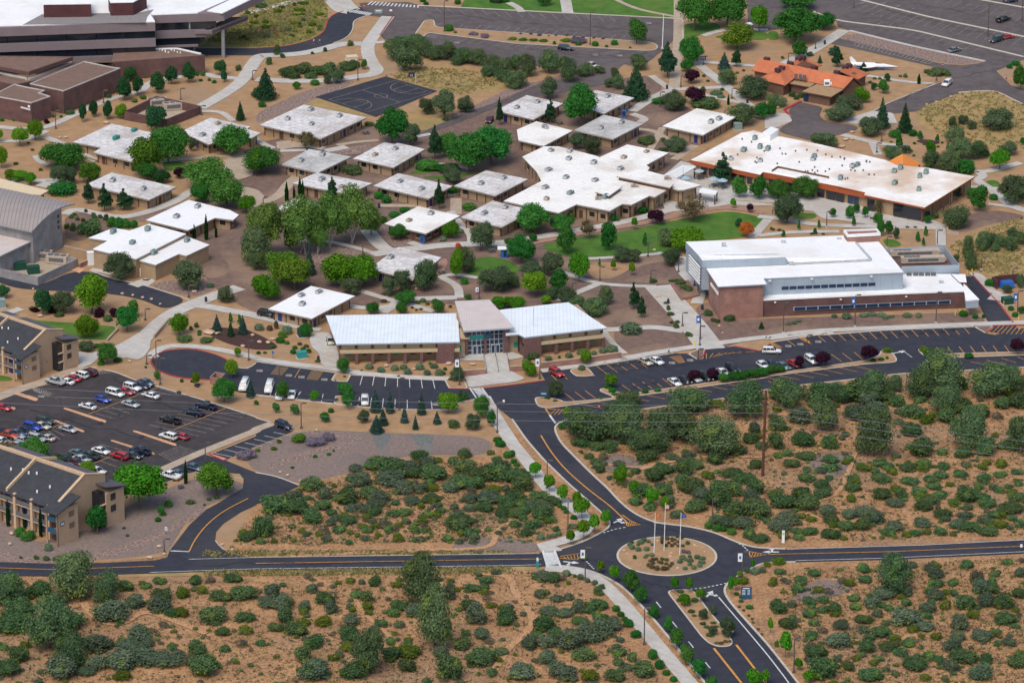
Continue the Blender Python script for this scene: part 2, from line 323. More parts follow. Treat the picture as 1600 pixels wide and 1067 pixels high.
def sheet(name, s, m, base, r=0, kind='structure', pts=None):
    p = pts if pts else [(q.x, q.y) for q in PW(s)]
    if r: p = rounded(p, r)
    ZL['n'] += 1; z = base + .0004 * ZL['n']; b = MB(); cx = sum(q[0] for q in p) / len(p); cy = sum(q[1] for q in p) / len(p)
    for t in tessellate_polygon([[V((q[0], q[1], 0)) for q in p]]):
        a, bb, c = [p[i] for i in t]
        if (bb[0] - a[0]) * (c[1] - a[1]) - (bb[1] - a[1]) * (c[0] - a[0]) < 0: a, c = c, a
        b.add([(a[0], a[1], z), (bb[0], bb[1], z), (c[0], c[1], z)], [(0, 1, 2)])
    return tag(b.build(name, m, org=(cx, cy, 0)), kind=kind)
def offs(pts, w, closed=False):
    L, R = [], []; n = len(pts)
    for i in range(n):
        p = V(pts[i][:2])
        a = V(pts[i - 1][:2]) if (i or closed) else p; c = V(pts[(i + 1) % n][:2]) if (i < n - 1 or closed) else p
        d = (c - a).normalized(); nn = V((-d.y, d.x)) * w / 2; L.append(p + nn); R.append(p - nn)
    return L, R
def ribbon(name, s, wd, m, base, r=6, h=0, pts=None, closed=False, kind='structure', dash=None):
    p = pts if pts else [(q.x, q.y) for q in PW(s)]
    if r and len(p) > 2: p = rounded(p, r, closed)
    q = [p[0]]
    for a in p[1:]:
        if (V(a[:2]) - V(q[-1][:2])).length > .05: q.append(a)
    p = q; ZL['n'] += 1; z = base + .0004 * ZL['n']; b = MB(); L, R = offs(p, wd, closed); n = len(p)
    for i in range(n if closed else n - 1):
        j = (i + 1) % n
        if h: b.hexa([(R[i].x, R[i].y, 0), (R[j].x, R[j].y, 0), (L[j].x, L[j].y, 0), (L[i].x, L[i].y, 0)], [(R[i].x, R[i].y, h), (R[j].x, R[j].y, h), (L[j].x, L[j].y, h), (L[i].x, L[i].y, h)])
        else: zi = z + (i % 9) * .00012; b.add([(R[i].x, R[i].y, zi), (R[j].x, R[j].y, zi), (L[j].x, L[j].y, zi), (L[i].x, L[i].y, zi)], [(0, 1, 2, 3)])
    return tag(b.build(name, m, org=(p[0][0], p[0][1], 0)), kind=kind)
def path(s, wd=2.2, m='concrete', r=8): return ribbon('walkway', s, wd, m, .08, r)
def kerb(s, m='kerbc', r=4, wd=.32, h=.2, closed=False): return ribbon('kerb', s, wd, m, 0, r, h=h, closed=closed)
def stalls(s, n, m='paint_y', wd=.17):
    a0, a1, b0, b1 = PW(s); mb = MB(); z = .135
    for i in range(n):
        t = i / (n - 1) if n > 1 else 0; p = a0.lerp(b0, t); q = a1.lerp(b1, t); d = (q - p).normalized(); nn = V((-d.y, d.x, 0)) * wd / 2
        mb.add([(x.x, x.y, z) for x in (p - nn, p + nn, q + nn, q - nn)], [(3, 2, 1, 0)])
    c = a0; return tag(mb.build('parking_lines', m, org=(c.x, c.y, 0)), kind='structure')
def line(s, m='paint_w', wd=.22, r=6): return ribbon('road_marking', s, wd, m, .125, r)
def dashes(s, n, m='paint_w', wd=.35, fill=.55):
    p = PW(s); mb = MB(); z = .136; segs = [(p[i + 1] - p[i]).length for i in range(len(p) - 1)]; T = sum(segs)
    def at(t):
        t *= T
        for i, l in enumerate(segs):
            if t <= l or i == len(segs) - 1: return p[i].lerp(p[i + 1], t / l)
            t -= l
    for i in range(n):
        a, b = at(i / n), at((i + fill) / n); d = (b - a).normalized(); nn = V((-d.y, d.x, 0)) * wd / 2
        mb.add([(x.x, x.y, z) for x in (a - nn, b - nn, b + nn, a + nn)], [(0, 1, 2, 3)])
    return tag(mb.build('road_marking', m, org=(p[0].x, p[0].y, 0)), kind='structure')
# ------------------------------------------------------------------ ground, roads, lots, paths
g = MB(); g.add([(-3000, -1500, -.03), (3000, -1500, -.03), (3000, 6000, -.03), (-3000, 6000, -.03)], [(0, 1, 2, 3)])
tag(g.build('ground', 'soil'), kind='structure')
S = sheet
S('campus_ground', 'F -400,-500 2000,-500 2000,545 1600,560 1300,590 1000,640 870,650 800,680 770,715 700,712 560,735 470,760 400,790 350,862 0,890 -400,890', 'granite', 0, 0)
# brown / mauve gravel beds
G1, G2, G3 = .012, .03, .05
S('gravel_bed', 'F 300,300 380,235 430,215 560,200 740,175 800,140 930,100 1000,150 1090,165 1100,235 1040,330 1060,420 1050,455 950,505 760,480 690,475 600,470 420,505 330,450 300,400', 'gravel', G1, 20)
S('gravel_bed', 'B1 760,360 850,330 930,440 1000,480 930,510 850,500 760,430', 'riprap', G2, 4)
S('gravel_bed', 'B1 300,480 470,500 620,510 680,540 560,590 380,610 300,560', 'riprap', G2, 5)
S('gravel_bed', 'B2 400,800 540,735 890,745 960,840 1090,1020 600,1000 520,940', 'gravel', G2, 4)
S('gravel_bed', 'B2 580,700 700,650 840,600 1000,580 1090,715 900,725 760,715', 'gravel', G2, 6)
S('gravel_bed', 'B2 470,600 600,590 760,610 690,660 600,700 480,690', 'granite', G2 + .01, 6)
S('gravel_bed', 'F 955,512 1060,505 1110,545 1060,548 1000,560 965,545', 'gravel', G2, 6)
S('gravel_bed', 'F 1085,480 1110,470 1130,500 1520,488 1545,503 1240,519 1150,536 1120,548', 'gravel', G2, 3)
S('gravel_bed', 'A1 0,700 280,570 540,500 640,500 500,560 330,630 200,690 0,770', 'riprap', G2, 5)
S('gravel_bed', 'A1 1250,700 1581,540 A2 -10,570 120,505 180,515 0,590 -10,590 A1 1300,720 1120,790', 'riprap', G2, 3)
S('gravel_bed', 'A2 -20,560 0,500 120,500 60,570', 'riprap', G2 + .01, 3)
S('gravel_bed', 'A3 440,225 560,210 1330,385 1180,402 1060,385 520,270', 'riprap', G2, 2)
S('gravel_bed', 'A2 700,640 1000,560 1080,660 1060,700 900,790 830,800 720,700', 'gravel', G2, 4)
S('gravel_bed', 'A2 560,520 840,450 960,560 760,620 620,560', 'gravel', G2, 8)
S('gravel_bed', 'B0 760,330 900,290 1000,270 1100,250 1180,205 1200,240 900,350', 'gravel', G2, 3)
S('gravel_bed', 'B0 400,310 560,270 660,310 850,360 640,400 480,470 400,440', 'gravel', G2, 3)
S('gravel_bed', 'B3 1100,380 1130,330 1250,290 1400,270 1581,300 1581,320 1400,350 1180,420', 'gravel', G2, 6)
S('gravel_bed', 'B0 1050,700 1300,690 1340,760 1200,810 900,740', 'riprap', G2, 6)
S('gravel_bed', 'B0 1300,480 1420,600 1400,680 1250,700 1180,600', 'gravel', G2, 6)
S('gravel_bed', 'F -30,790 60,850 183,800 240,770 330,740 395,760 300,800 262,862 200,872 0,880 -30,880', 'mauve', G2, 4)
S('gravel_bed', 'D0 0,290 150,340 400,340 600,300 800,240 1000,160 1180,40 1230,60 1060,150 900,250 620,345 400,372 0,368', 'riprap', G2 + .01, 4)
S('gravel_bed', 'C1 0,700 240,610 480,600 700,615 1100,625 1400,640 1480,700 1400,760 1100,750 850,770 600,860 270,935 130,890 0,860 C0 1500,770', 'mauve', G2, 8)
S('gravel_bed', 'C1 60,850 90,790 560,665 640,665 600,700 120,830', 'riprap', G3, 4)
S('gravel_bed', 'C1 300,602 480,615 680,650 640,668 520,640 300,625', 'riprap', G3, 4)
mat('bluegravel', (.185, .19, .175), 1, c2=(.13, .135, .12), scale=1.2, scale2=.1, c3=(.22, .19, .17), fine=.3)
S('gravel_bed', 'C1 705,618 860,622 780,720 850,770 760,735', 'bluegravel', G3 + .01, 5)
S('gravel_bed', 'C1 930,625 1110,628 1080,680 1110,745 1000,735 1000,680', 'bluegravel', G3 + .02, 5)
S('gravel_bed', 'C2 540,790 640,740 760,770 830,820 700,870 600,860', 'mauve', G2, 6)
S('gravel_bed', 'D2 -260,205 120,235 190,305 -400,312', 'mauve', G2, 5)
S('gravel_bed', 'C3 250,760 500,720 560,790 450,900 260,860', 'mauve', G2, 8)
S('gravel_bed', 'D3 130,560 300,450 520,500 420,560 180,600', 'mauve', G2, 8)
S('mulch_bed', 'F 312,512 380,512 420,530 440,545 400,548 345,535', 'mulch', G2, 6)
S('mulch_bed', 'A3 890,870 1000,860 1080,885 1000,900', 'mulch', G2, 4)
# dry and weedy slopes
S('dry_grass_slope', 'A1 800,475 1000,415 1180,405 1350,440 1581,515 1540,570 1250,590 1130,565', 'drygrass', G1 + .006, 14)
S('dry_grass_slope', 'A1 260,625 380,605 740,725 680,720 300,650 ', 'drygrass', G1 + .006, 3)
S('dry_grass_slope', 'A1 920,690 1060,660 1250,720 1060,820 920,770', 'drygrass', G1 + .006, 5)
S('dry_grass_slope', 'A3 910,685 1000,640 1230,565 1400,570 1581,650 1700,700 1700,950 1400,930 1100,870 920,780', 'drygrass', G1 + .006, 10)
S('dry_grass_slope', 'B3 1100,500 1300,400 1581,310 1700,300 1700,700 1400,700 1250,640 1180,560', 'drygrass', G1 + .006, 12)
S('weedy_slope', 'A1 -700,285 -300,260 -60,60 60,70 280,0 440,0 445,120 430,190 340,245 190,283 0,295', 'weeds', G1 + .006, 10)
S('weedy_verge', 'A1 -500,0 -420,-40 280,-40 260,10 0,60 -300,120', 'weeds', G1 + .006, 5)
S('roadside_verge', 'D1 -400,330 1500,308 1500,322 -400,345', 'drygrass', G1, 0)
S('roadside_verge', 'D0 640,420 D1 0,405 1500,385 1700,400 1500,420 0,440 D0 640,450', 'drygrass', G1, 0)
# lawns
L0 = .055
for s_ in ['F 718,15 726,0 740,-60 1055,-60 1055,28 800,18', 'A2 1060,150 1260,140 1300,180 1180,215 1060,245', 'A2 1230,235 1400,195 1581,200 1581,250 A3 70,250 60,195 0,195 0,252',
  'B2 165,492 400,440 700,400 980,340 1300,280 1400,285 1560,320 1565,345 1500,420 1400,445 1080,470 1060,520 880,535 480,565 330,562', 'B3 130,292 300,287 300,325 180,325',
  'B3 1330,100 1400,80 1450,120 1370,135', 'B3 1420,160 1590,140 1590,215 1480,210', 'B3 700,450 780,450 840,490 740,505', 'a5 80,0 300,40 450,90 950,120 1250,150 1470,160 1350,335 900,315 800,230 500,200 -80,80 -80,-20',
  'B1 930,45 1080,0 1130,35 1000,52', 'B1 1000,65 1240,60 1330,40 1420,20 1200,95', 'B1 1300,670 1345,572 1450,555 1581,590 B2 60,650 A1 1581,1700 B1 1330,690',
  'A0 1000,1000 1145,1000 1145,1050 1020,1060', 'A2 260,310 420,290 600,310 500,322', 'a5 -50,760 150,800 150,840 -50,850', 'A1 700,90 740,82 820,88 840,105 800,112']:
    S('lawn', s_, 'lawn', L0, 3)
# asphalt
A_ = .07
S('road', 'A1 -800,300 0,302 190,290 340,252 425,200 440,130 480,92 540,72 620,40 700,60 690,95 600,130 600,190 560,240 480,270 320,325 200,338 0,345 -800,340', 'asphalt', A_, 4)
S('parking_lot', 'F 560,6 574,5 640,4 653,9 800,18 1054,30 1052,64 1040,76 1010,100 985,104 975,100 965,110 950,132 860,148 800,158 A1 1581,625 1250,760 1000,850 880,910 870,880 1000,830 1250,715 1581,600 A2 0,590 180,515 420,480 540,455 540,440 420,420 A1 1400,400 900,330 790,245 765,222 845,105 800,112 690,98', 'asphalt_old', A_, 2)
S('parking_lot', 'A3 285,-60 285,75 420,130 435,172 520,193 900,287 1342,378 1300,395 1200,406 1075,398 560,268 430,238 375,270 520,300 1000,410 1110,450 1135,478 1125,500 1040,520 740,640 650,690 760,705 915,690 980,650 1190,572 1400,560 1581,650 1700,700 1700,590 1500,530 1408,440 1581,370 1700,330 1700,-60', 'asphalt_old', A_, 0)
S('service_court', 'A3 -60,-60 285,-60 285,75 120,180 0,190 A2 1460,180 1450,0 1450,-60', 'asphalt_old', A_ + .004, 0)
S('service_court', 'b3 480,680 600,600 700,625 840,652 800,740 860,800 1200,850 1200,890 1000,940 740,1010 400,920 380,880 520,800', 'asphalt_old', A_, 2)
S('driveway_apron', 'A3 440,752 640,688 770,700 800,765 560,772', 'concrete', A_ + .01, 1)
S('driveway_apron', 'A3 -20,730 60,700 120,705 150,750 60,790 -20,800', 'concrete', A_ + .01, 1)
S('basketball_court', 'A1 365,602 800,475 1120,565 740,725', 'asphalt', A_, 0)
S('service_road', 'B0 -60,650 100,700 235,740 330,702 430,655 570,650 700,700 870,730 1170,825 1020,890 900,830 720,790 450,775 250,765 100,755 -60,700', 'asphalt', A_, 5)
S('parking_lot', 'C0 928,180 945,150 985,125 1050,108 1180,100 1300,125 1400,165 1460,215 1530,225 1581,190 C1 0,180 500,250 470,295 565,305 590,262 1160,290 1190,345 1310,348 1395,345 C2 0,325 205,296 175,240 360,225 395,270 515,268 468,213 1000,128 1080,130 1140,166 1165,165 1195,105 1370,85 1530,115 C3 20,60 400,0 B3 300,1047 700,1015 1270,992 1340,1032 1400,1042 1581,1000 1800,980 1800,1200 C3 1800,205 1581,215 1200,235 800,255 700,270 200,325 0,350 C2 1330,405 900,460 500,515 350,535 275,565 262,600 300,680 400,780 500,880 600,970 D2 610,0 700,80 830,140 1000,155 1170,190 1300,250 1400,280 1487,287 D3 100,290 900,265 1487,235 1700,222 1700,305 1487,315 700,350 160,365 0,368 D2 1430,382 1360,420 1290,460 1242,498 1232,540 1260,590 1320,660 D3 0,845 175,1067 350,1300 D2 1300,1300 1120,1067 950,850 800,672 700,565 620,492 500,432 400,402 285,388 D1 1487,390 0,412 D0 860,432 600,440 350,448 0,445 -60,440 -60,362 0,365 300,375 600,370 900,355 970,338 985,300 1100,150 1200,60 1310,0 C0 1340,1055 1500,960 1505,905 1480,870 1220,850 1022,932 980,880 720,910 100,910 -80,900 -80,430 0,415 180,350 270,330 350,305 560,250 640,232 700,240 850,300 960,330 1200,400 1581,522 C1 0,528 92,555 0,603 C0 1581,610 1240,745 1400,792 1581,865 C1 130,888 270,945 150,1000 0,1060 D0 1487,35 1400,75 1300,140 1255,190 1250,240 1290,290 1400,330 1487,342 D1 0,338 1487,317 D2 0,315 160,312 250,300 400,255 530,190 572,155 560,115 430,0 C2 350,935 200,790 90,665 0,535 C1 1450,430 1400,395 1355,412 1245,432 1240,478 870,475 600,455 560,390 490,388 478,440 0,385 C0 1470,365 1295,292 1150,285 1050,265 960,230', 'asphalt', A_, 0)
S('parking_lot', 'C0 -80,430 0,415 180,350 270,330 350,305 560,250 640,232 700,240 850,300 960,330 1200,400 1581,522 C1 0,528 92,555 0,603 C0 1581,610 1240,745 1022,850 980,880 720,910 100,910 -80,900', 'asphalt_mid', A_ + .001, 0)
S('parking_lot', 'C0 1310,748 1581,640 C1 0,612 115,572 240,605 0,700 C0 1581,700 1400,782', 'asphalt', A_ + .002, 0)
S('service_road', 'B3 1215,682 1270,680 1340,760 1420,840 1515,968 1581,1050 1340,1020 1360,965 1300,850 1220,720', 'asphalt', A_ + .002, 0)
# raised islands and medians
def island(s, m='granite', r=3, h=.15, km='kerbc'):
    p = ccw([(q.x, q.y) for q in PW(s)]); p = rounded(p, r); b = MB(); c = p[0]
    b.prism(p, 0, h); tag(b.build('traffic_island', km, org=(c[0], c[1], 0)), kind='structure')
    b = MB(); b.prism(inset(p, .35), .05, h + .02); tag(b.build('island_bed', m, org=(c[0], c[1], 0)), kind='structure')
cc = W((1042, 869)); RI = 78.7 / SC((1042, 869))
circ = [(cc.x + RI * math.cos(a * math.pi / 36), cc.y + RI * .985 * math.sin(a * math.pi / 36)) for a in range(72)]
b = MB(); b.prism(circ, 0, .16); tag(b.build('traffic_island', 'kerbc', org=(cc.x, cc.y, 0)), kind='structure')
b = MB(); b.prism([(cc.x + (x - cc.x) * .955, cc.y + (y - cc.y) * .955) for x, y in circ], .05, .22); tag(b.build('island_bed', 'granite', org=(cc.x, cc.y, 0)), kind='structure')
island('D2 900,540 925,525 1040,525 1070,545 1140,640 1250,770 1285,830 1270,855 1200,860 1145,840 1100,800', r=1.5)
island('C1 460,298 490,250 590,258 565,306', r=1); island('C1 478,440 490,390 560,390 600,455', r=1); island('C1 1160,288 1290,300 1310,346 1190,346', r=1)
island('C2 345,228 465,214 515,268 395,274', r=2); island('C2 135,410 160,395 300,412 320,430 640,402 530,360 560,340 620,355 700,380 1581,262 C3 0,262 600,172 690,140 695,105 760,112 800,165 790,185 600,196 0,272 C2 1581,280 640,412 230,468 160,460', r=2)
island('C3 915,100 990,105 1070,130 1581,118 1700,115 1700,140 1581,140 1100,158 965,152', r=2)
island('C0 388,470 400,463 660,545 650,560', 'island', r=1, km='island'); island('C0 815,610 830,603 1095,690 1085,702', 'island', r=1, km='island'); island('C0 680,668 690,662 960,745 950,757', 'island', r=1, km='island')
island('C0 330,545 345,540 525,608 515,618', 'island', r=1, km='island'); island('C0 80,378 110,370 240,408 225,426', 'island', r=1, km='island'); island('C0 -20,455 100,462 90,480 -20,478', 'island', r=1, km='island')
island('C0 1285,750 1300,745 1410,780 1380,792', 'island', r=.5, km='redkerb')
island('A1 975,220 1040,128 1100,125 1110,170 1581,210 A2 0,210 860,262 905,285 895,310 840,318 0,272 A1 1581,270 1060,205 1030,238', r=2)
island('C2 1085,130 1165,100 1195,104 1180,165 1140,166', 'gravel', r=1); island('B3 1270,992 1395,985 1345,1033', 'gravel', r=1)
# concrete
path('A0 -60,780 150,803 300,790 500,690 700,605 870,565', 2.6); path('A0 -60,872 150,875 290,808', 2.4); path('A0 870,565 920,515 1010,492 1250,455 1330,478 1500,490', 3)
path('A0 1230,670 1400,575 1500,500 1560,400 1600,350 A1 60,345 200,342 330,328 480,288 540,272 670,275', 4.2); path('A1 815,105 740,205 690,275 688,330 715,390 755,435 720,465 600,478 480,500 200,505 0,492', 4)
path('A1 690,270 800,262', 2.5); path('A0 1230,690 1370,690 1440,750', 2); path('A1 -60,85 0,68 150,32 290,0 320,-20', 3); path('A1 480,-30 530,40 570,70 560,60', 8)
path('A2 1032,-30 1030,250 1015,420 1000,560', 3.2, 'concrete_tan'); path('A2 325,-30 345,85', 3.4); path('A2 -20,20 40,50 60,78', 2.4); path('A2 600,-20 760,60 1003,105', 1.6, 'concrete_tan')
path('A2 1000,550 860,610 740,690', 3.2); path('A2 740,705 830,735 790,760', 2.5); path('A2 1130,385 1240,470 1330,540 1470,660', 3); path('A2 1160,385 1500,410', 2.4); path('A2 1010,555 1320,540', 2.6)
path('A2 1190,590 1330,620 1450,645', 2.4); path('A2 860,470 970,550', 2.2); path('A2 1180,225 1300,185 1581,188', 2.4); path('A2 930,790 870,900 800,1000', 2, 'concrete_tan'); path('A2 780,800 880,810 960,860 1000,960', 2.2, 'concrete_tan')
path('A3 470,190 250,330 100,400', 4); path('A3 610,470 850,510 1030,520', 2); path('A3 460,835 600,870 720,895 870,905', 2.6); path('A3 640,870 680,960', 2.4)
path('A3 500,192 900,290 1340,382', 1.5); kerb('A3 280,75 420,130 900,190 1581,355', wd=.9); kerb('A3 560,0 1000,110 1581,230 1700,260', wd=.9); kerb('A3 1300,0 1581,50 1700,75', wd=.9)
path('B2 -60,480 100,450 180,435 400,400 560,370 800,322 960,270 1170,245', 3.2); path('B2 -40,510 140,470 250,450 400,418 700,370 900,335 1150,275 1300,255 1400,262 1560,290', 2.6, 'pavers')
S('plaza', 'b1 -40,480 110,520 800,690 1400,880 1650,900 1650,1080 1360,1010 900,945 640,950 480,935 0,1000 -200,1010 -300,700', 'concrete', .08, 0)
S('plaza', 'B3 240,170 480,220 640,260 900,330 1000,330 1090,360 1090,385 900,372 700,375 420,330 340,330 260,265', 'concrete', .082, 2)
path('B3 -60,310 100,330 300,365 700,375 1060,385', 2.6); path('B3 -60,430 160,405 440,405', 2.2); path('B3 1065,360 1068,490', 2.6); path('B3 1280,90 1340,60 1280,30 1350,40 1560,-20', 2.6); path('B3 1290,90 1400,160 1480,235 1581,275', 2.8)
path('B3 1250,130 1320,130 1420,140', 2); path('B3 1360,235 1500,250 1620,290', 2); path('B2 1581,330 1510,410 1480,440', 2.6)
path('B2 300,650 400,690 480,712 600,735 890,745', 2); path('B2 900,740 1000,850 1130,1000 1230,1130', 7, r=2); path('B2 1060,560 1035,610 1060,660 1120,720 1170,770 1140,850', 3)
path('B2 470,572 600,566 880,545 930,535', 1.8); path('B2 380,790 540,725', 2.2); path('B2 560,1012 750,1003 880,992 1060,1020', 3); path('B2 280,830 400,780', 2)
path('B1 -30,245 60,222 150,180 200,110 260,60', 3.2, 'concrete_tan'); path('B1 240,462 450,462 680,520 760,555', 2); path('B1 690,395 730,450 790,510 870,545', 4); path('B1 730,545 870,520 1010,508 1150,488 1400,480 1620,470', 4)
path('B1 950,470 1030,500', 2.5); path('B1 640,770 860,835 940,850 1100,900', 2.2); path('B1 870,845 780,905', 3); path('B1 920,822 1240,812', 3); path('B1 1150,690 1250,740 1256,815', 2.2); path('B1 1120,670 1160,600 1150,575', 2.2, 'pavers')
path('B1 1130,690 1200,665 1370,690', 2); path('B1 570,860 700,885 860,860', 2.4); path('B1 -20,925 150,965 280,1000 400,1010', 2.4); path('B1 650,330 700,400', 2); path('B1 760,245 1000,245 1080,260', 2.4, 'concrete_tan'); path('B1 1060,220 1240,160 1330,160', 2.4); path('B1 1235,200 1235,300', 3, 'concrete_tan')
path('B1 1200,280 1260,360 1330,420 1330,480', 2.2); path('A1 500,900 620,880 760,870', 2, 'concrete_tan'); path('A1 430,935 560,910', 3); path('A1 130,910 300,900 420,920', 3); path('A1 -10,860 60,900 110,920', 2.2); path('A1 150,935 310,930', 2.2); path('A1 1000,1010 1200,1020 1330,1050', 2); path('A1 980,850 1080,830', 2)
path('B0 400,300 460,262 620,300 750,320 900,290 1100,215 1200,140 1320,95', 3); path('B0 60,90 300,92 420,70', 2.6); path('B0 250,130 330,90', 3.5); path('B0 -40,910 60,905 130,880', 2.6)
path('A0 220,965 235,990 260,1010 310,1022', 2); path('A0 280,850 420,905 600,1000', 2.6); path('A0 980,1000 1180,985 1400,960 1540,1010', 2.2, 'concrete_tan'); path('B0 1400,40 1440,-60 1581,-40', 4, 'concrete_tan'); path('B0 1440,160 1520,180 1600,190', 5, 'concrete_tan')
path('B0 1480,750 1300,810 1170,860 1050,915 950,1000 850,1100 C0 720,150', 4.6, r=12); path('B0 1200,860 1300,870 1420,895 1600,925', 3.4); path('B0 820,740 930,700 880,735', 3.6, r=2); path('B0 560,640 640,650 700,665', 2.5)
path('C0 960,155 930,140 1000,92 1100,78 1300,95 1450,125 1600,160 C1 0,162 250,198 450,220 600,245 800,268 1000,280 1190,286', 2.6); S('plaza', 'C0 480,115 560,130 700,90 760,60 860,0 930,0 930,60 925,100 890,150 850,170 700,140 620,150 560,200 480,225', 'concrete', .081, 1)
S('plaza', 'C1 330,40 350,0 450,0 490,60 510,130 530,215 420,205 400,190 390,130 345,90', 'concrete', .081, 1); path('C1 520,215 580,235', 2)
path('C0 -60,420 120,350 260,310 450,235 600,225', 3.4, 'concrete_tan', r=2); path('C0 1000,848 1240,742 1581,607 C1 0,598 100,562', 2.6, 'concrete_tan', r=2)
path('C1 1405,395 1500,560 1581,680 C2 0,685 100,800 200,940 300,1040 D2 370,60 440,120 430,190 330,235 170,275', 3.3); path('D2 195,400 350,412 480,450 600,555 750,735 900,915 1120,1170', 3.4); S('walkway', 'D2 140,255 260,275 300,300 170,310', 'concrete', .083, 1); S('walkway', 'D2 190,385 290,388 350,400 210,425', 'concrete', .0832, 1)
S('plaza', 'a2 60,560 560,540 690,590 540,620 330,625 60,620', 'concrete', .084, 1); S('plaza', 'a2 150,770 340,740 560,715 690,780 620,810 300,850 190,865', 'concrete', .0845, 1)
path('a2 830,715 1200,665 1650,590', 2.4); path('C2 560,170 700,160 880,125 1150,85 1300,62 1581,25 C3 0,38 200,12 400,-5', 2.6); path('B3 -20,1062 240,1020 700,1000 1200,978 1620,965', 2.6)
path('B3 1250,670 1290,665 1340,720 1370,770 1440,790', 2.4); path('B3 1440,790 1400,830', 4)
path('a2 1380,340 1420,410 1500,500 1580,560', 1.6); path('A2 1130,900 1000,990', 2.5, 'concrete_tan')
S('gravel_bed', 'A2 1000,960 1130,900 1230,905 1080,1010', 'granite', G3, 2)
S('plaza', 'B0 1420,-60 1500,-90 1581,10 1560,60 1470,90 1400,30', 'concrete_tan', .0885, 1); S('plaza', 'B0 1430,110 1600,150 B1 60,200 0,240 B0 1500,250', 'concrete_tan', .089, 2); S('plaza', 'A1 120,880 300,860 330,900 150,930', 'concrete_tan', .0888, 1); S('gravel_bed', 'A1 450,940 620,900 760,900 640,960 500,960', 'riprap', G3, 3)
S('covered_pit', 'B0 440,645 480,625 530,640 490,662', 'island', .09, 0)
# kerbs
kerb('C0 1460,217 1400,165 1300,125 1180,100 1050,108 985,125 945,150 928,182 960,230 1050,265 1150,285 1295,292', 'redkerb'); kerb('C0 1460,215 1530,225 1581,190'); kerb('C1 590,262 800,275 1000,286 1160,290')
kerb('C1 0,180 250,215 500,250'); kerb('C1 0,385 478,440'); kerb('C1 600,455 870,475 1240,478 1245,432 1355,412'); kerb('C1 1190,346 1310,348', 'redkerb'); kerb('C1 1395,345 C2 0,325 205,296', 'redkerb')
kerb('C0 640,232 700,240 850,300 960,330 1200,400 1581,522 C1 0,528 92,555', r=3); kerb('C2 0,535 90,665 200,790 350,935 D2 430,0 560,115 572,155 530,190 400,255 250,300', wd=.45); kerb('C2 350,535 275,565 262,600 300,680 400,780 500,880 600,970 D2 610,0 700,80 830,140 1000,155 1170,190 1300,250 1400,280 1487,287 D3 100,290', wd=.5)
kerb('D2 285,388 400,402 500,432 620,492 700,565 800,672 950,850 1120,1067 1300,1300', wd=.5, h=.22); kerb('D3 160,365 0,368 D2 1430,382 1360,420 1290,460 1242,498 1232,540 1260,590 1320,660 D3 0,845 175,1067 350,1300', wd=.5)
kerb('A1 0,302 190,290 340,252 425,200 440,130 480,92 540,72', 'redkerb'); kerb('A1 690,98 600,130 600,190 560,240 480,270'); kerb('A1 765,222 845,105', 'redkerb'); kerb('A1 1000,38 1581,70 A2 0,70 1005,118', wd=.6)
kerb('C2 350,535 500,515 900,460 1330,405 C3 0,350 200,325 700,270 800,255 1200,235 1581,215 1700,208'); kerb('C2 470,212 1000,128'); kerb('C2 1195,105 1180,150 1165,165', 'redkerb'); kerb('C2 1370,85 1530,115', 'redkerb'); kerb('C3 20,60 400,0 B3 300,1047 700,1015 1270,992', wd=.5)
kerb('B3 1345,1030 1395,985 1581,985', 'redkerb'); kerb('B3 1270,680 1340,760 1420,840 1515,968', 'redkerb'); kerb('A3 1190,572 1400,560 1581,650 1700,700'); kerb('b3 440,680 610,595', 'redkerb', wd=.8, h=.3); kerb('b3 480,725 440,685', 'redkerb', wd=.8)
kerb('A3 1040,520 740,640 650,690'); kerb('A2 1055,255 1055,120 1000,118', wd=.3); kerb('C0 1581,865 C1 130,888 270,945'); kerb('B0 570,650 700,700 870,730 1170,825'); kerb('C0 1505,905 1220,850 1022,932', 'concrete_tan')
kerb('D0 1250,240 1290,290 1400,330', wd=.2, h=.1)
# parking and road markings
stalls('C1 658,268 642,325 1092,293 1105,348', 7, 'paint_w'); stalls('C1 278,365 245,415 415,380 403,433', 3, 'paint_w'); stalls('C1 640,400 628,455 1155,430 1165,480', 8, 'paint_w'); stalls('C1 100,360 85,395 270,370 250,412', 3, 'paint_w')
stalls('C1 134,207 92,258 200,215 155,265', 7, 'paint_o'); stalls('C1 272,225 238,280 272,225 238,280', 1); stalls('C1 348,235 315,290 412,243 378,295', 7, 'paint_o')
stalls('C2 222,240 280,300 300,248 343,290', 2); stalls('C2 522,208 590,258 712,182 780,228', 4); stalls('C2 775,172 838,220 860,160 925,208', 2); stalls('C2 975,150 1035,190 1035,140 1068,185', 6, 'paint_y', .14)
stalls('C2 325,375 385,420 450,358 520,410', 3); stalls('C2 680,325 740,365 930,285 990,330', 5); stalls('C2 1200,130 1200,162 1500,118 1340,128', 8)
stalls('C2 430,445 555,468 1430,305 1520,325', 11); stalls('C3 70,268 195,292 530,205 640,232', 6); stalls('C3 1250,182 1400,210 1540,150 1600,175', 4); stalls('C3 0,280 60,292 0,300 20,310', 2)
stalls('C3 300,12 355,60 1210,-30 1245,10', 15); stalls('C3 180,30 270,75 210,20 270,70', 6, 'paint_y', .14); stalls('C3 5,65 60,100 25,60 90,95', 5, 'paint_y', .14); stalls('C3 110,42 170,85 110,42 170,85', 1)
stalls('C3 390,135 455,180 530,120 585,168', 3); stalls('C3 830,110 890,155 830,110 890,155', 1, 'paint_w'); stalls('C3 1040,92 1070,130 1460,80 1490,122', 7); stalls('B3 1400,990 1350,1035 1600,985 1560,1040', 8, 'paint_y')
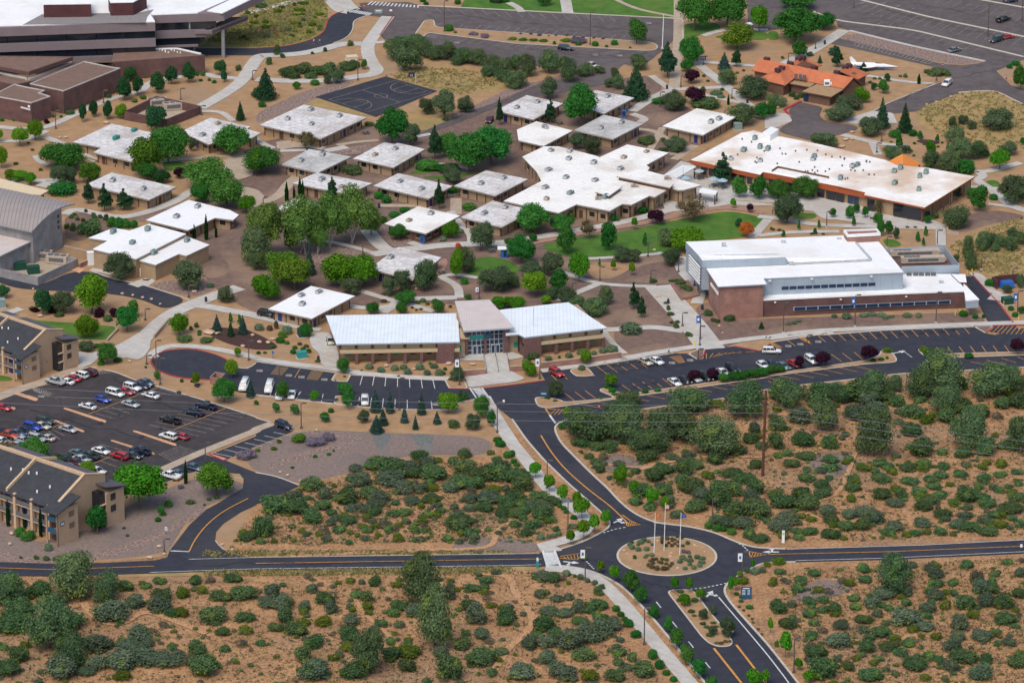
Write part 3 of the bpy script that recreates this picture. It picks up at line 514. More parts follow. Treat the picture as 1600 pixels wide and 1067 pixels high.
stalls('C0 590,500 712,535 690,462 800,500', 3, 'paint_old'); stalls('C0 920,570 1230,640 1180,465 1500,525', 7, 'paint_old'); stalls('C0 880,365 1000,395 980,345 1100,380', 3, 'paint_old'); stalls('C0 350,590 430,615 300,610 370,660', 3, 'paint_old'); stalls('C0 620,690 750,725 560,770 720,830', 4, 'paint_old')
line('C0 545,507 980,340', 'paint_o', .3); line('C0 1070,605 1395,470', 'paint_o', .3); line('C0 300,600 400,560', 'paint_o', .3); line('C0 570,815 680,770', 'paint_o', .3)
stalls('C0 190,345 230,335 340,375 300,390', 2, 'paint_old'); stalls('C0 195,335 215,365 320,370 290,392', 9, 'paint_old', .3); stalls('C0 980,750 1080,800 1100,700 1230,740', 9, 'paint_old'); stalls('C0 600,240 600,262 650,235 690,250', 6, 'paint_old')
stalls('C0 1325,745 1440,770 1750,595 1860,618', 8, 'paint_w')
stalls('A1 1110,165 1150,145 1240,185 1280,155', 3, 'paint_old'); stalls('A1 1340,195 1390,160 A2 650,260 700,225', 16, 'paint_old'); stalls('A1 1040,50 1080,85 A2 600,105 640,140', 17, 'paint_old'); stalls('A1 1060,215 1050,230 1150,215 1100,245', 7, 'paint_old'); stalls('A1 1250,235 1190,262 A2 500,310 430,330', 15, 'paint_old'); stalls('A2 690,322 560,350 620,318 540,335', 6, 'paint_old')
stalls('A1 560,75 590,62 690,100 715,85', 11, 'paint_w', .5); stalls('A1 690,35 720,12 1000,52 1000,38', 14, 'paint_w', .5)
for k_ in range(4):
    stalls('A3 %d,%d %d,%d %d,%d %d,%d' % (480 + 90 * k_, 30 + 18 * k_ - 20, 560 + 90 * k_, 0 + 18 * k_ - 20, 560 + 90 * k_, 50 + 18 * k_ - 20, 640 + 90 * k_, 20 + 18 * k_ - 20), 2, 'paint_old')
stalls('A3 480,60 580,20 1500,290 1581,225', 20, 'paint_old'); stalls('A3 640,170 720,135 1250,330 1330,290', 12, 'paint_old'); stalls('A3 760,-40 820,-70 1581,150 1640,110', 16, 'paint_old'); stalls('A3 540,270 530,285 1020,385 990,400', 20, 'paint_old', .3); line('A3 540,268 1020,385', 'paint_old', .25); line('A3 530,287 990,402', 'paint_old', .25)
# basketball lines
bl = [W(p, 0) for p in P('A1 450,620 860,503 1085,577 690,697')]
def bc(u, v): q = bl[0].lerp(bl[1], u).lerp(bl[3].lerp(bl[2], u), v); return (q.x, q.y)
for pts_ in ([bc(0, 0), bc(1, 0), bc(1, 1), bc(0, 1), bc(0, 0)], [bc(.5, 0), bc(.5, 1)], [bc(0, .36), bc(.2, .36), bc(.2, .64), bc(0, .64)], [bc(1, .36), bc(.8, .36), bc(.8, .64), bc(1, .64)],
  [bc(.5 + .075 * math.cos(a), .5 + .12 * math.sin(a)) for a in np.linspace(0, 6.283, 20)], [bc(.03 + .24 * math.sin(a), .5 - .38 * math.cos(a)) for a in np.linspace(0, 3.1416, 14)], [bc(.97 - .24 * math.sin(a), .5 - .38 * math.cos(a)) for a in np.linspace(0, 3.1416, 14)],
  [bc(.2 + .07 * math.sin(a), .5 - .13 * math.cos(a)) for a in np.linspace(0, 3.1416, 10)], [bc(.8 - .07 * math.sin(a), .5 - .13 * math.cos(a)) for a in np.linspace(0, 3.1416, 10)]):
    ribbon('court_line', '', .2, 'paint_old', .125, 0, pts=pts_)
# road lines
line('D1 -390,352 0,341 1487,321 D2 160,318', 'paint_w', .2, 0); line('D0 870,428 D1 0,407 1487,388 D2 170,383', 'paint_w', .2, 0); line('D0 1487,373 D1 0,376 1487,352 D2 175,350', 'paint_y', .25, 0)
line('D0 -50,400 300,412 600,402 895,392', 'paint_y', .25, 0); line('D3 110,294 900,270 1487,240 1700,228', 'paint_w', .2, 0); line('D3 160,360 700,345 1487,308 1700,298', 'paint_w', .2, 0); line('D3 0,324 700,308 1487,276 1700,265', 'paint_y', .25, 0)
line('C2 178,637 240,740 330,850 480,980 600,1067 D2 640,110 680,150', 'paint_y', .35); line('D0 1100,305 1130,240 1200,150 1300,70 1440,0', 'paint_y', .3); line('D0 990,303 1100,308', 'paint_w', .45, 0)
line('C2 205,470 232,510', 'paint_y', .35, 0); line('C2 232,512 268,562', 'paint_w', .5, 0); stalls('C2 270,475 235,510 315,475 285,508', 3); line('C2 205,472 380,488', 'paint_y', .25, 0)
line('D2 1200,572 1340,735 1487,910 D3 120,1067 200,1200', 'paint_w', .3, 4); line('D2 1172,868 1330,1067 1450,1220', 'paint_y', .5, 0); line('D2 1302,848 1455,1045 1560,1180', 'paint_y', .5, 0)
dashes('D2 838,597 1220,1067', 4, 'paint_w', .25, .3); dashes('D2 530,197 600,175 670,162', 6); dashes('D2 432,362 480,410', 5); dashes('D2 1035,524 1120,515 1255,487', 9); dashes('D2 1300,248 1340,270 1375,305', 5)
line('D2 660,135 670,160 745,152 690,130 640,95', 'paint_y', .3, 0); stalls('D2 685,130 675,158 720,142 705,155', 4); line('D2 275,345 380,355 415,315 280,335', 'paint_y', .28, 0); stalls('D2 300,335 315,348 400,318 400,345', 6); line('D2 1375,305 1385,340 1480,325 1380,308', 'paint_y', .3, 0); stalls('D2 1400,312 1390,335 1450,315 1440,328', 4)
stalls('D2 185,315 255,312 205,378 275,372', 7, 'paint_w', 1.0); line('D2 178,300 208,402', 'paint_w', .5, 0); line('D2 245,298 285,402', 'paint_w', .5, 0); stalls('C1 1335,350 1385,345 1385,405 1430,390', 7, 'paint_w', .7); line('C1 1320,345 1370,420', 'paint_w', .4, 0); line('C1 1395,345 1450,420', 'paint_w', .4, 0)
def arrow(s, px1, bend=0):
    a = W(P(s)[0]); d = (W((P(s)[0][0] + px1[0], P(s)[0][1] + px1[1])) - a).normalized(); n = V((-d.y, d.x, 0)); z = .137; m = MB()
    def q(u, v): r = a + d * u + n * v; return (r.x, r.y, z)
    m.add([q(-1.8, -.25), q(.2, -.25), q(.2, .25), q(-1.8, .25)], [(0, 1, 2, 3)]); m.add([q(.2, -.8), q(1.8, 0), q(.2, .8)], [(0, 1, 2)])
    if bend: m.add([q(-.6, -.25), q(-.1, -.25), q(-.1, -1.3), q(-.6, -1.3)], [(0, 3, 2, 1)]); m.add([q(-1, -1.3), q(-.35, -2.1), q(.3, -1.3)], [(0, 1, 2)])
    return tag(m.build('road_arrow', 'paint_w', org=(a.x, a.y, 0)), kind='structure')
arrow('D2 618,125', (12, -6), 1); arrow('D2 345,368', (20, 2), 1); arrow('D2 1148,550', (8, -8), 1); arrow('C3 812,122', (10, -2)); arrow('D3 15,308', (-20, 0), 1)
for s_ in ('C1 203,266', 'C1 280,276', 'C1 422,291', 'C1 22,237', 'C2 988,188', 'C2 1100,172', 'C3 125,85', 'C3 200,73', 'C3 310,58', 'c1 430,400', 'A1 1240,268', 'A2 515,343', 'A2 665,348', 'A2 845,148', 'C1 1105,445'):
    a = W(P(s_)[0]); m = MB(); d = .75; m.add([(a.x - d, a.y - d, .138), (a.x + d, a.y - d, .138), (a.x + d, a.y + d, .138), (a.x - d, a.y + d, .138)], [(0, 1, 2, 3)]); tag(m.build('accessible_bay_marking', 'paint_old', org=(a.x, a.y, 0)), kind='structure')

mat('tar', (.018, .018, .022), .7); mat('oil', (.028, .026, .028), .6)
rt = random.Random(9)
for s_ in ('A1 1000,60 1300,110 A2 0,140 500,165 980,200', 'A2 100,300 400,330 700,370 900,330', 'A3 700,60 1000,130 1500,250', 'A3 900,20 1300,90 1581,140', 'A3 800,640 1000,540 1300,470 1450,420', 'C0 200,500 700,620 1000,700', 'C0 700,300 1000,420 1400,540', 'C2 500,250 900,215 1300,170', 'D1 -300,364 300,366 900,350 1480,340', 'D2 700,120 950,190 1180,240', 'D2 780,480 900,520 1000,640'):
    q_ = [(p.x + rt.uniform(-1, 1), p.y + rt.uniform(-2, 2)) for p in PW(s_)]; z_ = []
    for i in range(len(q_) - 1):
        for k in range(6): t = k / 6; z_.append((q_[i][0] * (1 - t) + q_[i + 1][0] * t + rt.uniform(-.5, .5), q_[i][1] * (1 - t) + q_[i + 1][1] * t + rt.uniform(-1.2, 1.2)))
    ribbon('tar_seam', '', .13, 'tar', .118, 0, pts=z_)
for t_, x0, y0, dx, dy, n_ in (('C0', 620, 560, 120, -46, 8), ('C0', 880, 640, 110, -40, 5), ('C1', 330, 400, 78, 8, 8), ('C2', 560, 215, 60, -8, 7), ('C2', 700, 350, 62, -12, 4), ('C3', 420, 40, 66, -5, 12), ('A2', 60, 215, 55, 3, 10)):
    for i in range(n_):
        q_ = W(tp(t_, x0 + dx * i + rt.uniform(-8, 8), y0 + dy * i + rt.uniform(-6, 6))); r_ = rt.uniform(.35, .8); sheet('oil_stain', '', 'oil', .095, pts=[(q_.x + math.cos(a) * r_ * rt.uniform(.7, 1.2), q_.y + math.sin(a) * r_ * 1.6 * rt.uniform(.7, 1.2)) for a in np.linspace(0, 5.6, 9)])
# ------------------------------------------------------------------ buildings
def unit_meshes():
    U = {}
    def mk(key, sz, body, fans):
        m = MB(); m.box((0, 0, sz[2] / 2 + .25), sz); m.box((0, 0, .12), (sz[0] * .9, sz[1] * .9, .26), m=1)
        for s in (-1, 1): m.box((0, s * (sz[1] / 2 + .02), sz[2] * .55 + .25), (sz[0] * .7, .06, sz[2] * .5), m=1)
        m.box((sz[0] / 2 + .25, 0, sz[2] * .4 + .2), (.5, sz[1] * .6, sz[2] * .5))
        o = m.build('rooftop_unit', [body, 'metaldark']); f = MB()
        for x in fans: f.tube((x, 0, sz[2] + .25), (x, 0, sz[2] + .38), sz[1] * .3, k=10)
        g_ = f.build('fan', 'metaldark'); U[key] = (o.data, g_.data)
        bpy.data.objects.remove(o); bpy.data.objects.remove(g_)
    mk('g', (2.1, 1.5, 1.1), 'unitgrey', (-.5, .5)); mk('t', (2.6, 1.3, 1.1), 'teal', (0,)); mk('m', (2.2, 1.4, 1.3), 'metalgreen', (0,))
    mk('b', (1.9, 1.5, .9), 'metalbeige', (0,)); mk('c', (5.5, 2.6, 2.0), 'metalbeige', (-1.8, -.1, 1.6)); mk('L', (13, 2.2, 1.7), 'metalbeige', (-5, -3.8, -2.6, -1.4)); mk('w', (1.6, 1.6, 1.5), 'white', ())
    return U
UN = unit_meshes(); rv0 = random.Random(4)
def add_unit(root, key, p, z, rz=0):
    q = W(p, z); k_ = .8 if len(key) == 1 and key in 'gtmb' else 1; o = link(UN[key][0], 'rooftop_unit', root, (q.x - root.location.x, q.y - root.location.y, z), rz + rv0.uniform(-.2, .2), (k_ * rv0.uniform(.85, 1.15), k_ * rv0.uniform(.85, 1.1), k_ * rv0.uniform(.7, .95)))
    link(UN[key][1], 'fan', o); return o
NB = {}
def facade(root, org, fr, z0, z1, win, wm, kind=0):
    """doors / windows on one wall; fr.v outward"""
    n = max(1, int(fr.L / 3.3)); st = fr.L / n; k = 0
    for i in range(n):
        c = st * (i + .5); r = (i * 7 + int(fr.L * 13) + kind) % 5
        if win <= 0: continue
        if r in (0, 3):
            m = MB(); m.fbox(fr, c - .75, c + .75, .0, .07, z0 + 1.0, z0 + 2.3); m.build('window', wm, root, org)
            m = MB(); m.fbox(fr, c - .85, c + .85, .0, .12, z0 + .9, z0 + .99)
            m.build('window_sill', 'cream', root, org)
        elif r == 1:
            m = MB(); m.fbox(fr, c - .55, c + .55, 0, .08, z0, z0 + 2.2); m.build('door', ['bluedoor', 'darktrim', 'bluedoor'][(i + kind) % 3], root, org)
def flat_building(name, label, cat, roof, h=3.1, over=1.0, wall='tanwall', roofm='roofold', fm='fascia', ft=.4, units='', pil=3.3, win=1, wm='glass', group=None, pilm='darktrim', z0=0, root=None, uk='g', extra=None, parapet=0):
    rp = [(q.x, q.y) for q in PW(roof, h)] if isinstance(roof, str) else roof
    rp = ccw(rp); cx = sum(p[0] for p in rp) / len(rp); cy = sum(p[1] for p in rp) / len(rp)
    if root is None: root = empty(name, (cx, cy, 0), label, cat, group)
    org = tuple(root.location); wp = ccw(inset(rp, over)) if over else rp
    m = MB(); m.prism(wp, z0, h - ft + .02 if over else h - ft + .02); m.build('wall', wall, root, org)
    m = MB(); m.prism(rp, h - ft, h, 1, 0); m.build('roof', [roofm, fm], root, org)
    if parapet:
        m = MB(); n = len(rp); ip = inset(rp, .35)
        for i in range(n):
            j = (i + 1) % n; m.hexa([(*rp[i], h - .01), (*rp[j], h - .01), (*ip[j], h - .01), (*ip[i], h - .01)], [(*rp[i], h + parapet), (*rp[j], h + parapet), (*ip[j], h + parapet), (*ip[i], h + parapet)])
        m.build('parapet', fm, root, org)
    n = len(wp); pm = MB(); any_ = False
    for i in range(n):
        fr = frame(wp[i], wp[(i + 1) % n])
        if fr.L < 2.2: continue
        if pil:
            k = max(1, round(fr.L / pil))
            for q in range(k + 1):
                u = min(max(fr.L * q / k, .15), fr.L - .15); pm.fbox(fr, u - .14, u + .14, -.02, .1, z0 + .003, h - ft - .004); any_ = True
            pm.fbox(fr, .3, fr.L - .3, -.02, .05, h - ft - .35, h - ft - .006)
        if fr.n.y < -.05 and win: facade(root, org, fr, z0, h, win, wm, i)
    if any_: pm.build('pilasters', pilm, root, org)
    ang = frame(wp[0], wp[1]).ang
    cur = 'F'
    for tok in units.split():
        if tok[0].isdigit() or tok[0] == '-':
            a = tok.split(','); add_unit(root, a[2] if len(a) > 2 else uk, tp(cur, float(a[0]), float(a[1])), h, ang)
        else: cur = tok
    if extra: extra(root, org, wp)
    return root
CG = 'flat roofed classroom blocks of the campus core'
def cls(label, roof, units='', **k): return flat_building('classroom_block', label, 'classroom building', roof, units=units, group=CG, **k)
cls('white L-shaped flat-roofed classroom block with two teal rooftop units, below the brick equipment enclosure', 'A0 450,878 690,765 960,825 985,850 830,1003 575,942 625,912', 'A0 830,810,t 718,860,t 785,940')
cls('white roofed classroom block right of the two tree crowns beneath the brick enclosure', 'F 283,206 329,184 391,198 386,202 408,208 393,216 366,213 326,226', 'A0 1345,770,b 1250,840')
cls('largest classroom block with four rooftop boxes in front of the basketball court', 'A1 22,773 295,647 683,727 400,858', 'A1 338,685 195,742 343,773 515,722')
cls('dull grey roofed classroom block with a red door, in the middle of the row', 'F 440,257 483,233 549,245 497,270', 'A1 410,962 278,998', roofm='roofgrey')
cls('classroom block with stained cream and white roof directly right of the dull grey roofed block', 'A1 600,980 790,880 858,891 875,883 1045,922 850,1035', 'A1 860,925 735,962,b')
cls('classroom block at the end of the driveway, left of the bright round tree', 'F 774,173 823,149 880,162 834,187', 'A2 155,637 30,670', roofm='roofold')
cls('classroom block mostly hidden behind the bright round tree beside the driveway', 'F 892,163 930,141 991,153 944,178', 'A2 590,602')
cls('classroom block with grey patched roof and panelled tan walls behind the dining hall', 'A2 385,805 565,710 812,765 625,860', 'A2 550,797 677,762', roofm='roofgrey')
cls('small clean white roofed classroom block touching the rear of the dining hall', 'A2 30,802 150,750 375,808 195,903 40,868', 'A2 203,792', roofm='roofw')
cls('classroom block with two silver boxes at its roof edge, right of the dining hall', 'A2 928,780 1140,670 1392,718 1180,835', 'A2 1228,762 1278,742', roofm='roofw')
cls('classroom block with a dark vent unit beside a pine, above the three cypresses', 'B1 225,105 375,38 717,105 567,172', 'B1 405,88 530,130,b')
cls('low classroom block with five tan wall panels beside two clipped round bushes', 'B1 725,120 880,42 1212,122 1065,200', 'B1 888,100 1022,145')
cls('classroom block with a blue door and stained roof, left of the dining hall', 'B1 1225,120 1420,25 1680,80 1480,182', 'B1 1390,112 1530,78')
cls('classroom block at the left front corner of the dining hall, behind a small tree', 'B1 1265,315 1460,212 1715,272 1520,375', 'B1 1540,260 1410,297')
cls('bright white classroom block with dark glazed corner entrance and a blue vending machine', 'B1 790,355 1000,247 1262,305 1050,415', 'B1 1080,297 945,340,b', roofm='roofw', wall='brownwall')
cls('classroom block almost hidden behind the row of tall cottonwoods', 'B1 120,262 240,197 420,235 300,302', '')
cls('classroom block with brown stained roof behind the two dark round trees, near the admin hall', 'B1 700,632 880,498 1148,562 970,700', 'B1 830,568', roofm='roofold')
cls('cream walled classroom block with three rooftop boxes left of the admin hall', 'B1 75,880 340,738 612,800 345,940', 'B1 280,803 387,782 285,857', roofm='roofclean', wall='tanwall')
cls('rust stained white roofed classroom block behind the three dark pines on the left', 'B0 525,115 690,38 1090,128 920,207', 'B0 695,95 887,147', roofm='roofold')
cls('clean white roofed classroom block with domed roof units beside a cypress', 'B0 900,332 1165,208 1420,270 1475,300 1440,332 1330,318 1160,395', 'B0 1220,255 1090,317', roofm='roofclean')
cls('classroom block cut by the left edge of the photograph behind the curved gym', 'B0 -260,80 -60,60 300,150 250,178 -100,150', '', roofm='roofcream', h=5, win=0)
# gym annex with two stepped white roofs
def flatbox(name, label, cat, roof, h, wall, roofm='roofclean', fm='fascia', **k): return flat_building(name, label, cat, roof, h=h, over=.25, wall=wall, roofm=roofm, fm=fm, **k)
ra = flatbox('arts_building', 'stepped white roofed building with five grey rooftop units and blue doors beside the service road', 'campus building', 'B0 545,442 700,380 800,397 920,355 1150,417 840,573 570,512 665,460', 5.2, 'tanwall', pil=0, win=0, uk='m', units='B0 700,412 912,397 818,478')
flatbox('x', '', '', 'B0 852,580 1150,432 1295,485 1150,553 1105,541 960,609', 4.3, 'tanwall', pil=0, win=0, uk='m', units='B0 1155,465 950,543', root=ra)
for s_, wd_, mm_ in (('B0 608,628', 1.2, 'tealwin'), ('B0 886,682', 2.0, 'white'), ('B0 927,692', 1.2, 'tealwin')):
    q = W(P(s_)[0]); m = MB(); fr = frame(W(P('B0 572,632')[0]), W(P('B0 960,708')[0])); u = (q - W(P('B0 572,632')[0])).dot(fr.d)
    v = (q - W(P('B0 572,632')[0])).dot(fr.n); m.fbox(fr, u - wd_ / 2, u + wd_ / 2, v - .35, v + .15, 0, 2.3); m.build('door', mm_, ra, tuple(ra.location))
# ---- dining hall (big irregular white roof)
dh = flat_building('dining_hall', 'sprawling flat roofed dining hall with zigzag white roof in front of the patio', 'campus building', 'F 787,314 846,283 838,268 816,245 850,229 873,229 929,243 937,246 980,226 1045,239 1010,258 1015,262 1012,267 1096,289.6 1068,297 1059,297 1048,294 1023,308 1015,306 987,320 973,318.5 953,329.6 901,319.5 873,333', h=3.9, over=.9, roofm='roofw', units='A2 240,935 355,940 350,987 505,1012 830,942,b 690,978,b 670,1050 B2 225,28 333,75 513,92 205,138 360,172,m 213,208,b 578,198,m', wall='tanwall')
for s_, h_ in (('B2 645,62 740,32 1000,108 975,132', 5.0), ('B2 512,158 570,110 682,125 600,182', 5.0)):
    rp = ccw([(q.x, q.y) for q in PW(s_, h_)]); m = MB(); m.prism(rp, h_ - .3, h_, 1, 0); c = m.build('clerestory_roof', ['roofw', 'fascia'], dh, tuple(dh.location))
    m = MB(); m.prism(inset(rp, .4), 3.8, h_ - .28); m.build('clerestory', 'darktrim', dh, tuple(dh.location))
for s_ in ('B2 530,205', 'B2 753,127', 'B2 957,80'): add_unit(dh, 'b', P(s_)[0], 3.9)
# trellis canopy and patio shelter
def canopy(name, label, quad, h, mats, posts=True, slats=0):
    q = PW(quad, h); c = sum(q, V((0, 0, 0))) / 4; r = empty(name, (c.x, c.y, 0), label, 'canopy'); org = (c.x, c.y, 0)
    if slats:
        m = MB()
        for e in ((0, 1), (3, 2)): f = frame(q[e[0]], q[e[1]]); m.fbox(f, 0, f.L, -.15, .15, h - .35, h)
        m.build('beam', mats, r, org); m = MB()
        for i in range(slats):
            t = (i + .5) / slats; a = q[0].lerp(q[1], t); b_ = q[3].lerp(q[2], t); f = frame(a, b_); m.fbox(f, -.3, f.L + .3, -.22, .22, h + .003, h + .1)
        m.build('slats', mats, r, org)
    else: m = MB(); m.prism(ccw([(p.x, p.y) for p in q]), h - .3, h); m.build('roof', mats, r, org)
    for p in q:
        p2 = p.lerp(c, .08); m = MB(); m.box((p2.x, p2.y, (h - .3) / 2), (.35, .35, h - .3)); m.build('post', 'darktrim', r, org)
    return r
canopy('trellis', 'white slatted trellis bridging the dining hall and the patio', 'B2 935,60 1060,-5 1135,0 1010,72', 3.4, 'white', slats=12)
canopy('patio_shelter', 'small white roofed open shelter at the corner of the dining hall patio', 'b1 160,750 343,790 320,825 150,800', 3.0, 'white')
# ---- student union with orange band
su = flat_building('student_union', 'long white roofed student union with orange fascia band and dark glazing', 'campus building', 'b1 60,468 590,186 720,160 790,182 1430,310 b2 620,268 740,320 1062,350 1555,440 1030,764 400,632 415,606 b1 1600,742 815,592 785,622', h=4.5, over=.8, roofm='roofstain', fm='orangeband', ft=.45, pil=3.8, win=0,
  units='b1 730,255,m 613,378,m 783,345,m 865,365,m 785,485 1350,440,m 1335,470 478,465 b2 155,470,m 330,330,m 280,345 715,395,m 780,362,m 980,450,m 1045,410,m 720,520,m 970,585,m')
org = tuple(su.location)
def wallstrip(root, s, z0, z1, nm, m_, dv=.06, off=0, seg=0, gap=.3, zref=0, a0=0, a1=0):
    """panel(s) on the line given at ground height zref between two pixels (left to right), facing the viewer"""
    a, b_ = PW(s, zref); fr = frame(a, b_); o = tuple(root.location); k = seg or 1; st = fr.L / k; last = None
    for i in range(k):
        m = MB(); m.fbox(fr, st * i + (gap / 2 if seg else 0), st * (i + 1) - (gap / 2 if seg else 0), off, off + dv, z0, z1); last = m.build(nm, m_, root, o)
    return fr
# orange band recessed-front section and glazing, located from the roof edge pixels at roof height
wallstrip(su, 'b1 815,592 1600,742', 2.9, 4.03, 'fascia_band', 'orangeband', .05, -.05, zref=4.5); wallstrip(su, 'b2 0,520 415,606', 2.9, 4.03, 'fascia_band', 'orangeband', .05, -.05, zref=4.5)
wallstrip(su, 'b1 60,468 785,622', 3.3, 4.03, 'fascia_band', 'orangeband', .05, -.05, zref=4.5)
wallstrip(su, 'b1 140,490 780,622', 1.1, 3.2, 'window', 'glass', .07, -.78, 8, .9, 4.5); wallstrip(su, 'b1 850,600 1560,735', .3, 2.8, 'window', 'glass', .07, -.78, 7, .8, 4.5)
wallstrip(su, 'b2 0,520 180,560', .3, 2.8, 'window', 'glass', .07, -.78, 2, .3, 4.5); wallstrip(su, 'b2 215,565 405,600', .3, 3.0, 'window', 'glassblue', .07, -.78, 3, .3, 4.5)
wallstrip(su, 'b2 690,700 990,757', .5, 3.9, 'window', 'glass', .07, -.78, 1, .2, 4.5); wallstrip(su, 'b2 430,640 520,655', .2, 3.4, 'door', 'glass', .07, -.78, 1, .2, 4.5)
wallstrip(su, 'b2 1050,755 1120,712', .8, 3.7, 'window', 'glass', .07, -.78, 1, .2, 4.5); wallstrip(su, 'b2 1140,700 1320,585', .8, 3.7, 'window', 'glass', .07, -.78, 2, .2, 4.5); wallstrip(su, 'b2 1355,565 1460,500', .8, 3.7, 'window', 'glass', .07, -.78, 1, .2, 4.5)
rv = random.Random(3); roof_px = P('b1 200,430 600,230 1500,420 b2 620,330 430,470 b1 1500,640 900,560')
for i in range(42):
    t, u = rv.random(), rv.random(); a = V(tp('b1', 250, 420)).lerp(V(tp('b1', 640, 220)), u); b_ = V(tp('b2', 400, 520)).lerp(V(tp('b2', 640, 330)), u); p = a.lerp(b_, t); q = W(p, 4.5)
    m = MB(); m.tube((q.x, q.y, 4.5), (q.x, q.y, 4.95), .22, k=6); m.build('roof_vent', 'metaldark', su, org)
for s_, h_, mm_ in (('b1 810,180 900,120 980,148 890,212', 6.2, 'white'), ('b1 910,590 970,550 1500,658 1430,700', 4.62, 'roofw')):
    rp = ccw([(q.x, q.y) for q in PW(s_, h_)]); m = MB(); m.prism(rp, 4.45, h_); m.build('roof_enclosure', mm_, su, org)
m = MB()
for a_, b_ in (('b1 970,550', 'b1 1500,658'), ('b1 970,550', 'b1 910,590')):
    fr = frame(W(P(a_)[0], 4.62), W(P(b_)[0], 4.62)); m.fbox(fr, 0, fr.L, -.15, .15, 4.6, 5.1)
m.build('roof_curb', 'brownwall', su, org)
# pyramid pavilion
q = PW('b2 600,290 700,345 1000,335 900,270', 3.0); c = sum(q, V((0, 0, 0))) / 4; ap = W(P('b2 805,217')[0], 5.6)
pv = empty('pavilion', (c.x, c.y, 0), 'small open pavilion with bright orange pyramid roof behind the student union', 'pavilion'); m = MB()
q = [c + V((sx * 5.2, sy * 5.2, 0)) for sx, sy in ((-1, 0), (0, -1), (1, 0), (0, 1))]; ap = V((c.x, c.y, 5.9)); mat('orangepyr', (.62, .21, .045), .7, var=.05)
m.add([tuple(p) for p in q] + [tuple(ap)], [(0, 1, 4), (1, 2, 4), (2, 3, 4), (3, 0, 4), (3, 2, 1, 0)]); m.build('roof', 'orangepyr', pv, (c.x, c.y, 0))
for p in q: p2 = p.lerp(c, .12); m = MB(); m.box((p2.x, p2.y, 1.5), (.4, .4, 3)); m.build('post', 'brownwall', pv, (c.x, c.y, 0))
# ---- orange roofed visitor building (gabled wings)
vb = empty('visitor_building', W(P('b3 600,450')[0]), 'brown building with several gabled terracotta orange roofs and dark ridge vents', 'campus building'); org = tuple(vb.location)
def rface(root, pts, th=.25, m_='orange', ms='fasciab', name='roof'):      # pts: list of (tilepx string, z)
    q = [W(P(s)[0], z) for s, z in pts]; c = sum(q, V((0, 0, 0))) / len(q); nrm = (q[1] - q[0]).cross(q[2] - q[0])
    if nrm.z < 0: q = q[::-1]
    m = MB(); m.slab(q, th, 0, 1); return m.build(name, [m_, ms], root, tuple(root.location))
R_, E_ = 6.0, 3.3
def mirrored(root, ridge, eave):
    r0, r1 = [W(P(s)[0], R_) for s in ridge]; e0, e1 = [W(P(s)[0], E_) for s in eave]
    m = MB(); m.slab([e0, e1, r1, r0], .22, 0, 1); m.build('roof', ['orange', 'fasciab'], root, tuple(root.location))
    b0, b1 = r0 * 2 - e0, r1 * 2 - e1; b0.z = b1.z = E_; m = MB(); m.slab([r0, r1, b1, b0], .22, 0, 1); m.build('roof', ['orange', 'fasciab'], root, tuple(root.location))
    w_ = [e0.lerp(b0, .07), e1.lerp(b1, .07), b1.lerp(e1, .07), b0.lerp(e0, .07)]; w_ = [x.lerp(sum(w_, V((0, 0, 0))) / 4, .04) for x in w_]; m = MB(); m.prism(ccw([(p.x, p.y) for p in w_]), 0, E_ - .1); m.build('wall', 'brownwall', root, tuple(root.location))
    f = frame(w_[0], w_[1]); g1 = w_[1].lerp(w_[2], .5); m = MB(); m.add([(w_[1].x, w_[1].y, E_ - .3), (w_[2].x, w_[2].y, E_ - .3), (g1.x, g1.y, R_ - .35)], [(0, 1, 2)]); m.build('gable', 'brownwall', root, tuple(root.location))
mirrored(vb, ('b3 175,145', 'b3 1160,345'), ('b3 95,268', 'b3 1055,460'))
mirrored(vb, ('b3 1030,285', 'b3 1110,222'), ('b3 1205,365', 'b3 1322,300'))
mirrored(vb, ('b3 500,205', 'b3 625,130'), ('b3 690,262', 'b3 830,212'))
m = MB(); AP, B0_, B1_, C1_, RB = W(P('b3 385,272')[0], R_ - .2), W(P('b3 165,357')[0], E_), W(P('b3 445,427')[0], E_), W(P('b3 548,345')[0], E_ + .5), W(P('b3 497,202')[0], R_ - .1)
B2_ = W(P('b3 270,300')[0], E_ + .6)
m.slab([B0_, B1_, AP], .2, 0, 1); m.slab([B1_, C1_, RB, AP], .2, 0, 1); m.slab([AP, RB, B2_, B0_], .2, 0, 1); m.build('roof', ['orange', 'fasciab'], vb, org)
w_ = [B0_.lerp(B1_, .06), B1_.lerp(B0_, .06), C1_.lerp(B1_, .1), B2_]; m = MB(); m.prism(ccw([(p.x, p.y + .5) for p in w_]), 0, E_ - .15); m.build('wall', 'brownwall', vb, org)
for s_ in ('b3 470,400 560,348 800,378 700,442', 'b3 620,487 800,398 1052,466 925,545'):
    rp = ccw([(q.x, q.y) for q in PW(s_, 3.1)]); m = MB(); m.prism(rp, 2.8, 3.1, 1, 0); m.build('canopy_roof', ['rooftan', 'fasciab'], vb, org); m = MB(); m.prism(inset(rp, .8), 0, 2.82); m.build('wall', 'brownwall', vb, org)
add_unit(vb, 'w', P('b3 880,430')[0], 3.1)
for s_ in ('b3 255,155', 'b3 370,268', 'b3 412,245', 'b3 498,200', 'b3 583,152', 'b3 630,138', 'b3 742,243', 'b3 985,293', 'b3 1072,240', 'b3 1112,222'):
    q = W(P(s_)[0], R_); m = MB(); m.box((q.x, q.y, R_ + .1), (1.6, 1.2, 1.0), frame(W(P('b3 175,145')[0]), W(P('b3 1160,345')[0])).ang); m.build('ridge_vent', 'brickmaroon', vb, org)
